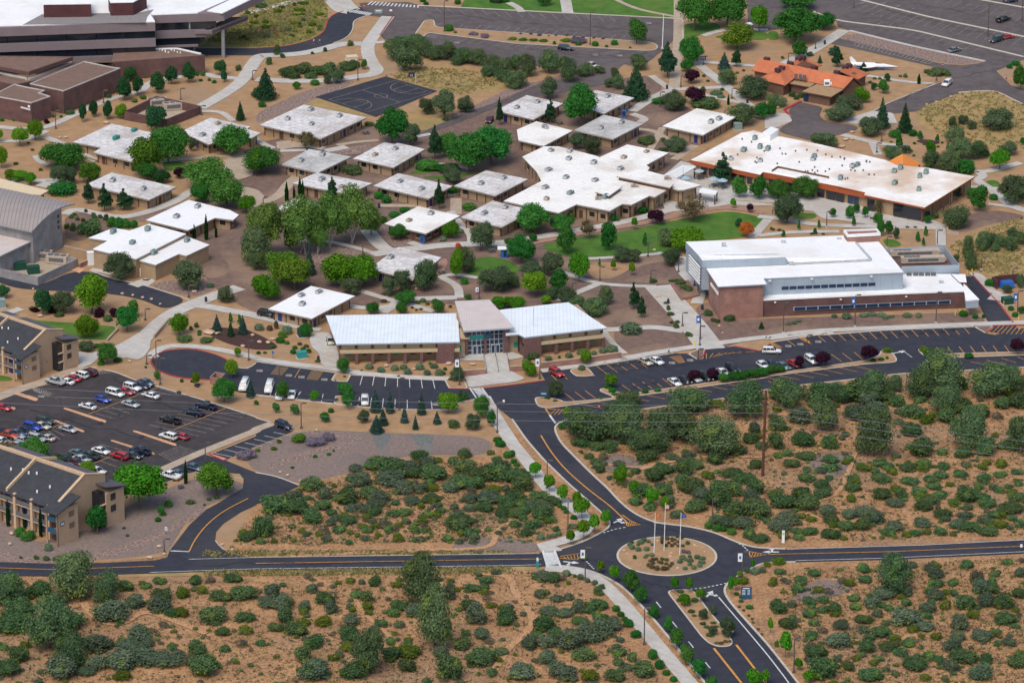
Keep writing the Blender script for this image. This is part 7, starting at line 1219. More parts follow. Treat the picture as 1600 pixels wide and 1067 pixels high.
# ------------------------------------------------------------------ auto labels for planting
from collections import defaultdict
NUM = ['zero', 'one', 'two', 'three', 'four', 'five', 'six', 'seven', 'eight', 'nine', 'ten', 'eleven', 'twelve', 'thirteen', 'fourteen', 'fifteen', 'sixteen', 'seventeen', 'eighteen', 'nineteen', 'twenty']
ORD = ['', 'leftmost', 'second', 'third', 'fourth', 'fifth', 'sixth', 'seventh', 'eighth', 'ninth', 'tenth', 'eleventh', 'twelfth', 'thirteenth', 'fourteenth', 'fifteenth', 'sixteenth', 'seventeenth', 'eighteenth', 'nineteenth', 'twentieth']
def autolabel(items):
    g = defaultdict(list)
    for it in items:
        o, k, x, y, cw, ch, lab = it
        if lab: continue
        n_, lp = min(LMP, key=lambda l: (l[1][0] - x) ** 2 + ((l[1][1] - y) * 2) ** 2); dx, dy = x - lp[0], (y - lp[1]) * 2
        side = ('right of' if dx > 0 else 'left of') if abs(dx) > abs(dy) else ('in front of' if dy > 0 else 'behind')
        ph = KIND[k][2]; g['%s %s %s' % (ph, side, n_)].append(it)
    for base, L in g.items():
        L.sort(key=lambda i: i[2]); n = len(L)
        for q, it in enumerate(L):
            o = it[0]
            if n == 1: o['label'] = base
            elif n > 9 or (it[1] in BUSHK and n > 4): o['label'] = base; o['group'] = base + ' (bed)'
            else: o['label'] = ('%s, %s' % (base, 'leftmost of %s' % NUM[n] if q == 0 else ('rightmost of %s' % NUM[n] if q == n - 1 else '%s from left' % ORD[q + 1]))); o['group'] = base + ' set'
VEG[:] = [v for v in VEG if v[4] > .05 or (bpy.data.objects.remove(v[0]) and False)]
autolabel(VEG)
for o in [o for o in bpy.data.objects if o.name.split('.')[0] in ('crown', 'trunk') and o.parent is None]: bpy.data.objects.remove(o)

for s_, wd_ in (('D1 1300,432 1440,440 1487,470 D2 20,560 100,640 130,720 60,800 -20,860 D1 1380,1000', 1.6), ('D1 200,330 900,300 1280,290 1380,270 1395,190 1487,120', 1.4), ('D1 560,560 640,680 740,760 840,870 900,960', 1.0), ('C3 540,740 500,850 430,1020 D3 160,30', 1.1), ('C2 700,870 1000,790 1200,760 C3 -20,770', 1.2), ('C3 1581,500 1500,540 1581,600', 1.5), ('C3 780,370 860,430 800,500', 1.4), ('D0 480,600 560,700 700,740 830,640 1000,700 1200,780', 1.8), ('C2 560,810 800,840 C2 950,800', 1.0)): ribbon('dirt_track', s_, wd_, 'track', .016, 10)
# ------------------------------------------------------------------ vehicles
def prof_extrude(prof, wfun, m=0):
    """prof: closed side outline [(x,z)], wfun(x,z)->half width"""
    mb = MB(); n = len(prof); L_ = [(x, wfun(x, z), z) for x, z in prof]; R_2 = [(x, -wfun(x, z), z) for x, z in prof]; mb.v = L_ + R_2
    for i in range(n): j = (i + 1) % n; mb.f.append((i, j, n + j, n + i)); mb.m.append(m)
    for t in tessellate_polygon([[V((x, 0, z)) for x, z in prof]]): mb.f.append(tuple(t)); mb.m.append(m); mb.f.append(tuple(n + i for i in t[::-1])); mb.m.append(m)
    return mb
VM = {}
def vmesh(mb, name, mats, bev=0):
    o = mb.build(name, mats); bm = bmesh.new(); bm.from_mesh(o.data); bmesh.ops.recalc_face_normals(bm, faces=bm.faces)
    if bev: bmesh.ops.bevel(bm, geom=[e for e in bm.edges if len(e.link_faces) == 2 and e.calc_face_angle(0) > .35], offset=bev, segments=2, affect='EDGES')
    for f in bm.faces: f.smooth = bev > 0
    bm.to_mesh(o.data); bm.free(); me = o.data; bpy.data.objects.remove(o); return me
plain('carpaint', (.5, .5, .5), .3)
def vehicle_kinds():
    def mk(key, body, glass, roof, L, H, wheels=(1.35, -1.35), bed=None, hw=.88):
        wf = lambda x, z: hw * (1 - .10 * max(0, abs(x) / (L / 2) - .75) / .25) * (1 - max(0, z - .9) * .12)
        parts = {'body': vmesh(prof_extrude(body, wf), 'body', 'carpaint', .05)}
        gf = lambda x, z: (hw - .03) * (1 - max(0, z - .85) * .25); parts['windows'] = vmesh(prof_extrude(glass, gf), 'windows', 'carglass')
        rf_ = lambda x, z: (hw - .03) * (1 - max(0, H - .05 - .85) * .25) + .01
        mb = prof_extrude(roof, rf_)
        for px_, dz in ((roof[0][0] - .12, 0), (roof[len(roof) // 2][0], 0)): pass
        parts['roof_panel'] = vmesh(mb, 'roof_panel', 'carpaint', .03)
        # pillars
        pb = MB()
        for fx, tx in body_pillars[key]:
            for s in (-1, 1): a = V((fx, s * (hw - .02), .9)); b_ = V((tx, s * gf(tx, H - .06) * 1.01, H - .06)); pb.tube(a, b_, .05, .05, 4)
        parts['pillars'] = vmesh(pb, 'pillars', 'carpaint')
        lb = MB(); [lb.box((L / 2 - .06, s * hw * .68, .68), (.14, .32, .16)) for s in (-1,)]; parts['headlight'] = vmesh(lb, 'headlight', 'lamp')
        tb = MB(); tb.box((-L / 2 + .05, -hw * .72, .75), (.12, .26, .2)); parts['tail_light'] = vmesh(tb, 'tail_light', 'tail'); VM[key] = (parts, wheels, hw, L)
    global body_pillars
    body_pillars = {'sedan': [(1.0, .45), (-.25, -.2), (-1.45, -1.0)], 'hatch': [(.95, .3), (-.2, -.2), (-1.65, -1.2)], 'suv': [(1.0, .5), (-.3, -.3), (-1.2, -1.2), (-2.1, -1.95)], 'van': [(1.4, .75), (-.3, -.3), (-1.3, -1.3), (-2.25, -2.1)], 'bigvan': [(1.9, 1.4), (.3, .3), (-1.2, -1.2), (-2.6, -2.5)], 'pickup': [(1.15, .65), (-.1, -.1), (-.75, -.7)]}
    mk('sedan', [(-2.3, .28), (2.25, .28), (2.32, .55), (2.2, .72), (1.1, .9), (-1.5, .95), (-2.2, .92), (-2.32, .6)], [(1.15, .88), (.45, 1.36), (-.9, 1.38), (-1.75, .92)], [(.42, 1.35), (.2, 1.42), (-.8, 1.42), (-1.02, 1.35)], 4.65, 1.42)
    mk('hatch', [(-2.0, .28), (1.95, .28), (2.02, .6), (1.8, .82), (1.0, .95), (-1.7, 1.0), (-2.02, .8)], [(1.1, .92), (.3, 1.46), (-1.1, 1.46), (-1.85, .95)], [(.3, 1.44), (.1, 1.52), (-1.0, 1.52), (-1.25, 1.42)], 4.1, 1.52, (1.2, -1.25))
    mk('suv', [(-2.3, .35), (2.25, .35), (2.32, .7), (2.2, .95), (1.15, 1.08), (-2.25, 1.1), (-2.32, .7)], [(1.15, 1.05), (.5, 1.66), (-2.0, 1.66), (-2.25, 1.05)], [(.5, 1.64), (.3, 1.74), (-1.9, 1.74), (-2.05, 1.62)], 4.7, 1.74, (1.4, -1.4), hw=.92)
    mk('van', [(-2.4, .3), (2.35, .3), (2.45, .65), (2.2, .9), (1.5, 1.05), (-2.4, 1.08), (-2.45, .6)], [(1.55, 1.0), (.75, 1.66), (-2.1, 1.68), (-2.4, 1.02)], [(.75, 1.64), (.5, 1.76), (-2.0, 1.76), (-2.2, 1.62)], 4.9, 1.76, (1.5, -1.45), hw=.95)
    mk('bigvan', [(-2.9, .35), (2.8, .35), (2.9, .9), (2.6, 1.15), (1.95, 1.3), (-2.85, 1.35), (-2.92, .8)], [(1.95, 1.25), (1.35, 1.95), (-2.65, 2.0), (-2.8, 1.3)], [(1.4, 1.92), (1.2, 2.1), (-2.6, 2.1), (-2.75, 1.9)], 5.8, 2.1, (1.9, -1.8), hw=.98)
    bp = [(-2.75, .42), (2.65, .42), (2.75, .8), (2.6, 1.05), (1.25, 1.15), (-.8, 1.15), (-.82, .72), (-2.62, .72), (-2.64, 1.12), (-2.75, 1.12)]
    mk('pickup', bp, [(1.25, 1.1), (.7, 1.72), (-.65, 1.72), (-.85, 1.12)], [(.7, 1.70), (.5, 1.8), (-.5, 1.8), (-.7, 1.68)], 5.5, 1.8, (1.75, -1.7), hw=.96)
    sb_ = MB()
    for s in (-1, 1): sb_.box((-1.72, s * .90, .93), (1.85, .12, .42))
    VM['pickup'][0]['bed_side'] = vmesh(sb_, 'bed_side', 'carpaint')
vehicle_kinds()
wm_ = MB(); wm_.tube((0, -.11, 0), (0, .11, 0), .34, k=12); WHEEL = vmesh(wm_, 'wheel', 'tyre'); wm_ = MB(); wm_.tube((0, -.125, 0), (0, .125, 0), .2, k=8); RIM = vmesh(wm_, 'rim', 'rim')
COL = {'white': (.78, .78, .76), 'silver': (.42, .44, .45), 'grey': (.16, .17, .18), 'black': (.010, .010, .012), 'navy': (.010, .016, .045), 'blue': (.01, .05, .42), 'red': (.45, .012, .02), 'maroon': (.10, .012, .02), 'green': (.03, .05, .045), 'beige': (.50, .46, .38), 'teal': (.10, .17, .19), 'steel blue': (.07, .11, .16), 'orange red': (.42, .05, .015)}
for k_, c in COL.items():
    m_, t_, b_ = newmat('paint ' + k_); b_.inputs['Base Color'].default_value = (*c, 1); b_.inputs['Roughness'].default_value = .3; b_.inputs['Coat Weight'].default_value = .6
def car(kind, colr, s, d, label, group='parked cars and trucks'):
    p = P(s)[0]; q = W(p, .7); q2 = W((p[0] + d[0], p[1] + d[1]), .7); h = (q2 - q); rz = math.atan2(h.y, h.x)
    r = empty('car' if kind in ('sedan', 'hatch') else {'suv': 'suv', 'van': 'minivan', 'bigvan': 'passenger_van', 'pickup': 'pickup_truck'}[kind], (q.x, q.y, .09), label, {'sedan': 'car', 'hatch': 'car', 'suv': 'SUV', 'van': 'minivan', 'bigvan': 'van', 'pickup': 'pickup truck'}[kind], group, rz)
    parts, wh, hw, L_ = VM[kind]
    for n_, me_ in parts.items():
        for sgn in ((1, -1) if n_ in ('headlight', 'tail_light') else (1,)):
            o = link(me_, n_, r); 
            if n_ in ('headlight', 'tail_light') and sgn < 0: o.location[1] = (hw * .68 if n_ == 'headlight' else hw * .72) * 2
            if n_ in ('body', 'roof_panel', 'pillars', 'bed_side'): o.material_slots[0].link = 'OBJECT'; o.material_slots[0].material = MATS['paint ' + colr]
    for x in wh:
        for s_ in (-1, 1): w_ = link(WHEEL, 'wheel', r, (x, s_ * (hw - .07), .34)); link(RIM, 'rim', w_)
    return r
Fd, Bd = (125, 35), (-125, -35)
for kind, colr, s, d, lab in [
 ('pickup', 'silver', 'c1 575,240', Bd, 'silver pickup truck parked nearest the striped bay by the upper apartments'), ('sedan', 'white', 'c1 690,235', Bd, 'white car squeezed between the silver pickup and a red car'), ('sedan', 'red', 'c1 760,205', Bd, 'red car in the row against the upper apartments'), ('suv', 'white', 'c1 835,172', Bd, 'white topped SUV in the row against the upper apartments'), ('suv', 'maroon', 'c1 925,148', Bd, 'maroon SUV ending the row against the upper apartments'),
 ('van', 'white', 'c1 1200,360', Fd, 'white minivan next to a blue hatchback in the left parking lot'), ('sedan', 'red', 'c1 1310,340', Fd, 'red car between two white vans in the left parking lot'), ('suv', 'white', 'c1 1378,302', Fd, 'boxy white SUV behind the red car in the left parking lot'), ('sedan', 'navy', 'c1 1470,282', Fd, 'dark blue car right of the boxy white SUV'), ('sedan', 'steel blue', 'c1 1520,248', Fd, 'steel blue car at the top corner of the left parking lot'),
 ('hatch', 'blue', 'c1 1068,425', Fd, 'bright blue rounded hatchback in the left parking lot'), ('sedan', 'white', 'c1 915,495', Bd, 'white sedan alone at the end of its row beside the blue hatchback'), ('sedan', 'silver', 'c1 1360,472', Fd, 'silver convertible with dark top parked beyond the orange centre line'), ('sedan', 'white', 'c2 297,198', Bd, 'creamy white sedan facing away at the right of the upper rows'),
 ('pickup', 'navy', 'c2 757,290', Bd, 'large navy pickup truck at the upper edge of the left lot'), ('pickup', 'navy', 'c2 655,342', Bd, 'navy pickup truck with pale bed, middle of three trucks'), ('pickup', 'black', 'c2 460,408', Bd, 'black pickup truck, lowest of three trucks'), ('suv', 'white', 'c2 445,542', Bd, 'white SUV beside the long orange kerb island'), ('hatch', 'red', 'c2 552,542', Bd, 'small red car behind the white SUV'),
 ('pickup', 'white', 'c2 455,868', Bd, 'white pickup truck between the large tree and the cypress'), ('sedan', 'steel blue', 'c2 510,845', Bd, 'steel blue sedan beside the white pickup near the cypress'), ('sedan', 'steel blue', 'c2 655,797', Fd, 'long steel blue sedan under the lamp post by the cypress'),
 ('suv', 'green', 'c1 470,652', Fd, 'dark green SUV at the end of the crowded lower row'), ('sedan', 'beige', 'c1 435,698', Fd, 'beige sedan beside the dark green SUV'), ('suv', 'blue', 'c1 340,712', Fd, 'bright blue wagon in the crowded lower row'), ('sedan', 'navy', 'c1 272,745', Fd, 'navy car beside the bright blue wagon'), ('sedan', 'steel blue', 'c1 178,772', Fd, 'grey blue sedan in the crowded lower row'), ('pickup', 'orange red', 'c1 85,795', Fd, 'orange red pickup truck in the crowded lower row'), ('suv', 'black', 'c1 5,768', Fd, 'black vehicle cut by the left edge of the photograph'),
 ('suv', 'silver', 'c1 390,832', Fd, 'silver SUV above the leafy tree at the lot edge'), ('sedan', 'beige', 'c1 487,822', Bd, 'pale cream sedan beside the silver SUV'), ('sedan', 'silver', 'c1 245,848', Fd, 'silver sedan half hidden by the lot edge tree'), ('sedan', 'silver', 'c1 190,900', Fd, 'silver sedan mostly buried behind the lot edge trees'), ('sedan', 'white', 'c1 20,855', Fd, 'white sedan at the left edge of the photograph'), ('sedan', 'silver', 'c1 710,732', Fd, 'silver sedan alone beside the short orange island'), ('sedan', 'red', 'c1 30,505', Fd, 'red car at the left edge beside the orange island'),
 ('sedan', 'white', 'c1 1050,958', Fd, 'white sedan right of the lower apartment row'), ('suv', 'red', 'c1 1245,1015', Bd, 'red jeep with a black soft top'), ('sedan', 'green', 'c1 1385,1008', Fd, 'dark green sedan between the jeep and a navy truck'), ('pickup', 'navy', 'c1 1462,965', Bd, 'navy pickup truck beside the striped exit island'),
 ('pickup', 'green', 'a6 930,78', Bd, 'dark green pickup truck behind the lower apartments'), ('sedan', 'teal', 'a6 815,50', Fd, 'teal sedan behind the dark green pickup'), ('suv', 'black', 'a6 690,118', Fd, 'black SUV farthest left behind the lower apartments'), ('sedan', 'silver', 'a6 850,108', Fd, 'silver sedan behind the lower apartments'), ('hatch', 'maroon', 'a6 800,150', Fd, 'maroon hatchback behind the lower apartments'), ('sedan', 'white', 'a6 720,200', Fd, 'white sedan partly behind a bright tree below the lot'), ('sedan', 'white', 'a6 1010,232', Fd, 'white sedan nearest the large tree below the lot'), ('sedan', 'white', 'a6 790,262', Bd, 'white sedan hidden by the lower apartment roof'),
 ('suv', 'navy', 'C1 170,572', (115, 42), 'navy SUV alone at the corner of the outer strip of the left lot'), ('bigvan', 'white', 'C1 82,340', (-25, 80), 'large white passenger van in the visitor row'), ('bigvan', 'white', 'C0 1508,328', (-35, 75), 'white passenger van half behind a small spruce'), ('sedan', 'white', 'C1 222,380', (-22, 70), 'white sedan between a green tree and empty bays'), ('sedan', 'white', 'C1 145,385', (-22, 70), 'white car hidden behind the green tree in the visitor row'), ('suv', 'white', 'C1 673,420', (0, 70), 'white SUV alone in the middle of the visitor row'),
 ('hatch', 'beige', 'C1 460,50', (20, 75), 'beige utility cart parked at the left end of the admin hall'), ('suv', 'red', 'C2 275,248', (70, 36), 'red SUV beside the entrance of the right parking lot'), ('sedan', 'beige', 'C2 825,175', (65, 36), 'tan sedan in the upper bays of the right lot'), ('sedan', 'white', 'C2 893,171', (65, 34), 'white sedan beside the tan sedan'), ('sedan', 'white', 'C2 1005,302', (62, 40), 'white sedan first in the row along the hedge'), ('sedan', 'black', 'C2 1068,290', (62, 40), 'black sedan second in the row along the hedge'),
 ('sedan', 'silver', 'C2 1130,278', (62, 40), 'silver car behind the purple plum tree'), ('suv', 'black', 'C2 1197,272', (62, 38), 'black car between two purple plum trees'), ('sedan', 'blue', 'C2 1245,248', (62, 38), 'blue car behind the second purple plum tree'), ('sedan', 'white', 'C2 1300,242', (62, 38), 'white car right of the second purple plum tree'), ('suv', 'black', 'C2 1362,220', (62, 38), 'black SUV rising above the hedge'), ('hatch', 'white', 'C2 1548,198', (62, 38), 'small white hatchback at the right end of the hedge'),
 ('suv', 'white', 'C3 22,112', (70, 2), 'white SUV driving along the aisle of the right lot'), ('hatch', 'navy', 'C3 20,195', (62, 38), 'navy hatchback beside the small white hatchback'), ('sedan', 'teal', 'C3 95,203', (62, 38), 'grey green sedan between a navy and a red car'), ('sedan', 'red', 'C3 160,188', (62, 34), 'bright red coupe near the plum trees'), ('suv', 'white', 'C3 268,168', (55, 38), 'white SUV between two purple trees'),
 ('suv', 'navy', 'A2 332,300', (70, 6), 'navy SUV parked along the median of the top lot'), ('sedan', 'white', 'A1 1265,332', (60, 14), 'white car behind the oak thicket below the top lot'), ('sedan', 'beige', 'A2 495,402', (60, 20), 'beige car hidden behind the oaks at the top lot corner'), ('suv', 'white', 'A3 1105,517', (-40, 30), 'white hatchback driving on the road by the display aeroplane'), ('sedan', 'grey', 'A3 1150,309', (60, -14), 'dark grey coupe beside the rocky verge top right'),
 ('suv', 'green', 'A3 1410,248', (-60, 18), 'dark green SUV beside a red car top right'), ('sedan', 'red', 'A3 1478,228', (60, -10), 'red car beside the dark green SUV top right'), ('pickup', 'black', 'A3 1453,122', (60, -18), 'black pickup truck alone in the top right lot'), ('sedan', 'navy', 'A3 1498,4', (60, -8), 'navy car at the very top right'), ('suv', 'black', 'B1 65,912', (60, 10), 'black vehicle beside the cream walled classroom block'), ('hatch', 'maroon', 'A1 1442,740', (-30, 40), 'dark red utility cart on the driveway')]:
    car(kind, colr, s, d, lab)
# ------------------------------------------------------------------ street furniture
def lamp(s, topy, label, heads=1, arm=(1, 0), sign=None, group='street lamps', dark=True, base=False):
    p = P(s)[0]; t = s.split()[0]; ty = tp(t, 0, topy)[1]; g = W(p); h = (p[1] - ty) / SC(p) / math.cos(DEP(p)); r = empty('street_lamp', (g.x, g.y, 0), label, 'street lamp', group)
    m = MB(); m.tube((0, 0, 0), (0, 0, h), .15, .10, 6); m.build('pole', 'polemetal', r); m = MB(); m.box((0, 0, .2), (.6, .6, .4)); m.build('base', 'concrete' if base else 'polemetal', r)
    for k in range(heads): sx = 1 if k == 0 else -1; m = MB(); m.box((sx * arm[0] * .75, arm[1] * .75, h + .02), (1.1 if arm[0] else .5, .5 if arm[0] else 1.1, .22)); hd = m.build('lamp_head', 'polemetal', r); m = MB(); m.box((sx * arm[0] * .85, arm[1] * .85, h - .11), (.6, .3, .05)); m.build('lens', 'lamp', hd)
    if sign: m = MB(); m.box((-.55, 0, h - 1.6 + sign[1]), (.95, .06, 1.9)); b_ = m.build('banner', 'white' if sign[0] else 'blue', r); m = MB(); m.box((-.55, -.045, h - 1.6 + sign[1]), (.45, .03, .7)); m.build('banner_mark', 'blue' if sign[0] else 'white', b_)
    return r
for s, ty, lab, hd, sg in [('A0 345,797', 685, 'lamp post in front of the low brick theatre wing', 1, 0), ('A0 640,640', 560, 'lamp post against the theatre hall wall', 1, 0), ('A0 1117,620', 548, 'lamp post behind the brick equipment yard', 1, 0), ('A0 935,470', 432, 'short lamp post against the theatre brick base', 1, 0), ('A0 1560,497', 438, 'dark stubby post beside the wide walk', 1, 0), ('A0 1245,712', 655, 'slim lamp post at the right corner of the brick yard', 1, 0), ('A1 630,498', 372, 'lamp post at the corner of the basketball court', 1, 0),
 ('A1 1163,200', 8, 'tall lamp post in the median of the top lot, left one', 1, 0), ('A2 483,280', 78, 'tall lamp post in the median of the top lot, right one', 1, 0), ('A2 1043,540', 472, 'lamp post on the walk beside the small plum tree', 1, 0), ('A2 915,660', 570, 'lamp post left of the round oak near the patio', 1, 0), ('A2 1358,610', 548, 'lamp post where the walks meet left of the orange roofed building', 1, 0), ('A2 1180,405', 350, 'lamp post beside the blue board near the top walk', 1, 0), ('A3 125,385', 332, 'lamp post behind the orange roofed building', 1, 0), ('A3 293,305', 240, 'lamp post beside the walk to the top right lot', 1, 0),
 ('A3 530,50', -20, 'tall lamp post at the very top of the right lot', 1, 0), ('A3 1358,232', 30, 'tall lamp post beside the dark green SUV top right', 1, 0), ('A3 1568,135', -10, 'tall lamp post nearest the top right corner', 1, 0), ('A3 672,945', 885, 'lamp post where the path forks behind the student union', 1, 0), ('A3 702,875', 810, 'lamp post below the spreading oak near the driveway', 1, 0), ('A3 1040,500', 445, 'slim post by the agave bed at the road', 1, 0),
 ('B0 1167,810', 735, 'lamp post beside the oak at the end of the service road', 1, 0), ('B0 898,950', 880, 'lamp post on the gravel beside the promenade', 1, 0), ('B0 400,0', -60, 'lamp post left of the pines', 1, 0), ('B1 45,258', 192, 'lamp post left of the three cypresses', 1, 0), ('B1 660,545', 475, 'lamp post beside the rocks below the cottonwoods', 1, 0), ('B1 962,800', 738, 'lamp post behind the admin hall', 1, 0), ('B1 1378,818', 738, 'lamp post with a small sign behind the admin entrance', 1, 0), ('B2 840,558', 470, 'lamp post at the lower edge of the central lawn', 1, 0), ('B2 543,705', 622, 'lamp post on the tan bed below the central lawn', 1, 0),
 ('B2 857,695', 642, 'lamp post on the brown bed below the central lawn', 1, 0), ('B2 1028,655', 572, 'lamp post left of the louvred end of the science building', 1, 0), ('B2 1127,740', 665, 'dark post under the overhang of the science building', 1, 0), ('B2 373,780', 720, 'lamp post among the trees behind the right admin wing', 1, 0), ('B2 1053,988', 905, 'lamp post left of the wide plaza walk', 1, 0), ('B2 1163,1067', 912, 'lamp post with blue banner on the wide plaza walk', 1, (0, .2)), ('B3 362,375', 280, 'lamp post in front of the dark student union glazing', 1, 0),
 ('B3 1045,485', 395, 'lamp post on the path right of the young trees', 1, 0), ('B3 1318,640', 562, 'lamp post on the dry slope by the service drive', 1, 0), ('B3 1510,700', 630, 'lamp post above the blue object by the service drive', 1, 0), ('B3 1540,915', 770, 'lamp post with banner at the lower right of the service drive', 1, (0, 0)), ('B3 735,505', 435, 'lamp post behind the science building roof', 1, 0),
 ('B3 95,1030', 842, 'tall lamp post at the left end of the science building front', 1, 0), ('B3 537,990', 795, 'tall lamp post with blue banner before the science building', 1, (0, 0)), ('B3 1037,968', 778, 'tall lamp post at the right of the science building front', 1, 0), ('C0 378,552', 405, 'tall twin headed lamp post in the middle of the left lot', 2, 0), ('C0 1270,830', 678, 'tall lamp post near the cypress and yellow green tree', 1, 0), ('C0 967,235', 48, 'tall lamp post at the edge of the turning circle', 1, 0), ('C0 990,320', 158, 'tall twin headed lamp post between lot and turning circle', 2, 0), ('C0 1537,170', 50, 'lamp post in the bed above the turning circle', 1, 0),
 ('C0 906,195', 140, 'small post beside the wide concrete promenade', 1, 0), ('C1 280,590', 435, 'lamp post on tan gravel below the white van', 1, 0), ('C1 145,330', 208, 'lamp post behind the white passenger van', 1, 0), ('C1 886,475', 280, 'tall lamp post in the middle of the visitor row', 1, 0), ('C1 1257,325', 150, 'lamp post with white banner left of the crosswalk', 1, (1, 0)), ('C1 1490,615', 430, 'lamp post on the walk below the crosswalk', 1, 0), ('C2 172,285', 145, 'lamp post with white banner at the plaza corner', 1, (1, 0)), ('C2 1160,80', -40, 'lamp post at the foot of the wide plaza walk', 1, 0), ('C2 1150,165', 100, 'slim lamp post on the striped island', 1, 0),
 ('C2 217,960', 788, 'lamp post on the verge of the entry road', 1, 0), ('C3 240,130', 15, 'slim lamp post in the upper aisle of the right lot', 1, 0), ('D2 325,175', 12, 'lamp post behind the street trees near the roundabout', 1, 0), ('D2 425,465', 282, 'lamp post with banner beside the crosswalk of the roundabout', 1, (1, .2)), ('D2 768,842', 632, 'lamp post beside the long bottom walkway', 1, 0), ('D2 1338,455', 305, 'lamp post with white banner right of the roundabout', 1, (1, .3)), ('D2 1163,165', 0, 'lamp post at the upper edge of the roundabout', 1, 0), ('D3 150,1005', 805, 'lamp post among scrub at the lower right road', 1, 0), ('D0 955,310', 230, 'slim sign post on the gravel by the exit road', 1, 0)]:
    lamp(s, ty, lab, hd, sign=sg or None, base='B3' in s)
def pole_h(s, topy): p = P(s)[0]; t = s.split()[0]; return W(p), (p[1] - tp(t, 0, topy)[1]) / SC(p) / math.cos(DEP(p))
for (s, ty, fl, lab) in (('c3 413,700', 290, 'flag_o', 'left flagpole on the roundabout with a small orange red flag'), ('c3 517,670', 188, 'flag_r', 'tallest flagpole on the roundabout with the red white and blue flag'), ('c3 680,712', 288, 'flag_b', 'right flagpole on the roundabout with a blue flag')):
    g, h = pole_h(s, ty); r = empty('flagpole', (g.x, g.y, .2), lab, 'flagpole', 'flagpoles on the roundabout'); m = MB(); m.tube((0, 0, 0), (.18, 0, h), .11, .07, 6); m.build('pole', 'polewhite', r)
    m = MB(); n_ = 6; W_, H_ = 1.1, .7
    if fl == 'flag_r': W_, H_ = .8, 1.1
    for i in range(n_):
        a, b_ = i / n_, (i + 1) / n_; y0, y1 = .12 * math.sin(a * 7), .12 * math.sin(b_ * 7); z0, z1 = h - .1 - a * .35, h - .1 - b_ * .35; m.hexa([(.2 + a * W_, y0, z0 - H_), (.2 + b_ * W_, y1, z1 - H_), (.2 + b_ * W_, y1 + .03, z1 - H_), (.2 + a * W_, y0 + .03, z0 - H_)], [(.2 + a * W_, y0, z0), (.2 + b_ * W_, y1, z1), (.2 + b_ * W_, y1 + .03, z1), (.2 + a * W_, y0 + .03, z0)])
    f_ = m.build('flag', fl, r)
    if fl == 'flag_r': m = MB(); [m.box((.6, -.14, h - .45 - .28 * k), (.75, .03, .12)) for k in range(3)]; m.build('flag_stripes', 'white', f_)
    m = MB(); m.tube((.18, 0, h), (.18, 0, h + .18), .13, .05, 6); m.build('finial', 'yellowp', r)
g, h = pole_h('A2 928,305', 92); r = empty('white_pole', (g.x, g.y, .05), 'tall bare white pole at the right end of the top lot', 'pole'); m = MB(); m.tube((0, 0, 0), (.3, 0, h), .16, .1, 8); m.build('pole', 'polewhite', r); m = MB(); m.box((0, 0, .15), (.8, .8, .3)); m.build('base', 'concrete', r)
canopy('bus_shelter', 'small white roofed shelter at the top between the big trees', 'A2 1420,150 1470,138 1490,150 1440,160', 2.8, 'white')
g = W(P('B3 1475,750')[0]); r = empty('covered_trailer', (g.x, g.y, 0), 'blue tarpaulin covered load in a brown shelter by the service drive', 'trailer'); m = MB(); m.box((0, 0, 1.0), (3.6, 2.4, 1.6), .3, 0, .8); m.build('tarpaulin', 'blue', r); m = MB(); m.box((0, 2.2, 1.3), (6.5, .4, 2.6), .3); m.build('back_wall', 'brickmaroon', r); m = MB(); m.box((-3.0, .6, 1.1), (.4, 3.2, 2.2), .3); m.build('side_wall', 'brickmaroon', r)
# utility pole and power lines
g, h = pole_h('C2 1548,882', 360); up = empty('utility_pole', (g.x, g.y, 0), 'tall rust brown wooden utility pole standing in the scrub', 'utility pole'); m = MB(); m.tube((0, 0, 0), (.35, 0, h), .36, .26, 8); m.build('pole', 'polewood', up)
ZW = [17.0, 15.2, 13.0]
for z in ZW: m = MB(); m.tube((-.1, 0, z), (.9, 0, z), .09, .09, 5); m.build('insulator', 'polewood', up)
right_end, left_end = P('F 1720,812')[0], P('F -250,690')[0]; ga, gb = W(right_end), W(left_end)
for z, zr, nm_ in zip(ZW, ZW, ('uppermost', 'middle', 'lowest')):
    root = empty('power_line', (g.x, g.y, 0), nm_ + ' power line crossing the scrub and the visitor lot', 'power line', 'power lines')
    m = MB(); a0 = V((g.x + .3, g.y, z))
    for tgt, sag in ((V((ga.x, ga.y, z - .5)), .6), (V((gb.x, gb.y, z - 1)), 2.0)):
        pr = a0
        for i in range(1, 15): t = i / 14; q = a0.lerp(tgt, t); q.z -= 4 * sag * t * (1 - t); m.tube(pr, q, .045, .045, 4, cap=False); pr = q
    m.build('wire', 'wire', root, (g.x, g.y, 0))
# signs
def signb(s, label, wd, ht, z0, mt, rows_=(), legs=2, rz=0, nm='sign_board', cat='sign', text=None):
    g = W(P(s)[0]); r = empty(nm, (g.x, g.y, 0), label, cat, None, rz); m = MB(); m.box((0, 0, z0 + ht / 2), (wd, .12, ht)); b_ = m.build('panel', mt, r)
    for k in range(legs): m = MB(); x = (k - .5) * wd * .7 if legs > 1 else 0; m.box((x, .09, z0 / 2 + .3), (.1, .06, z0 + .6)); m.build('post', 'polemetal', r)
    for (x, z, w_, h_, mm) in rows_: m = MB(); m.box((x, -.08, z0 + z), (w_, .04, h_)); m.build('sign_marks', mm, b_)
    return r
signb('D2 1360,580', 'large blue directory sign with white heading on the right verge below the roundabout', 2.3, 2.7, .2, 'bluesign', [(0, 2.35, 1.4, .18, 'white')] + [(-.55, 1.9 - .3 * k, .7, .1, 'white') for k in range(4)] + [(.5, 1.9 - .3 * k, .55, .08, 'white') for k in range(4)])
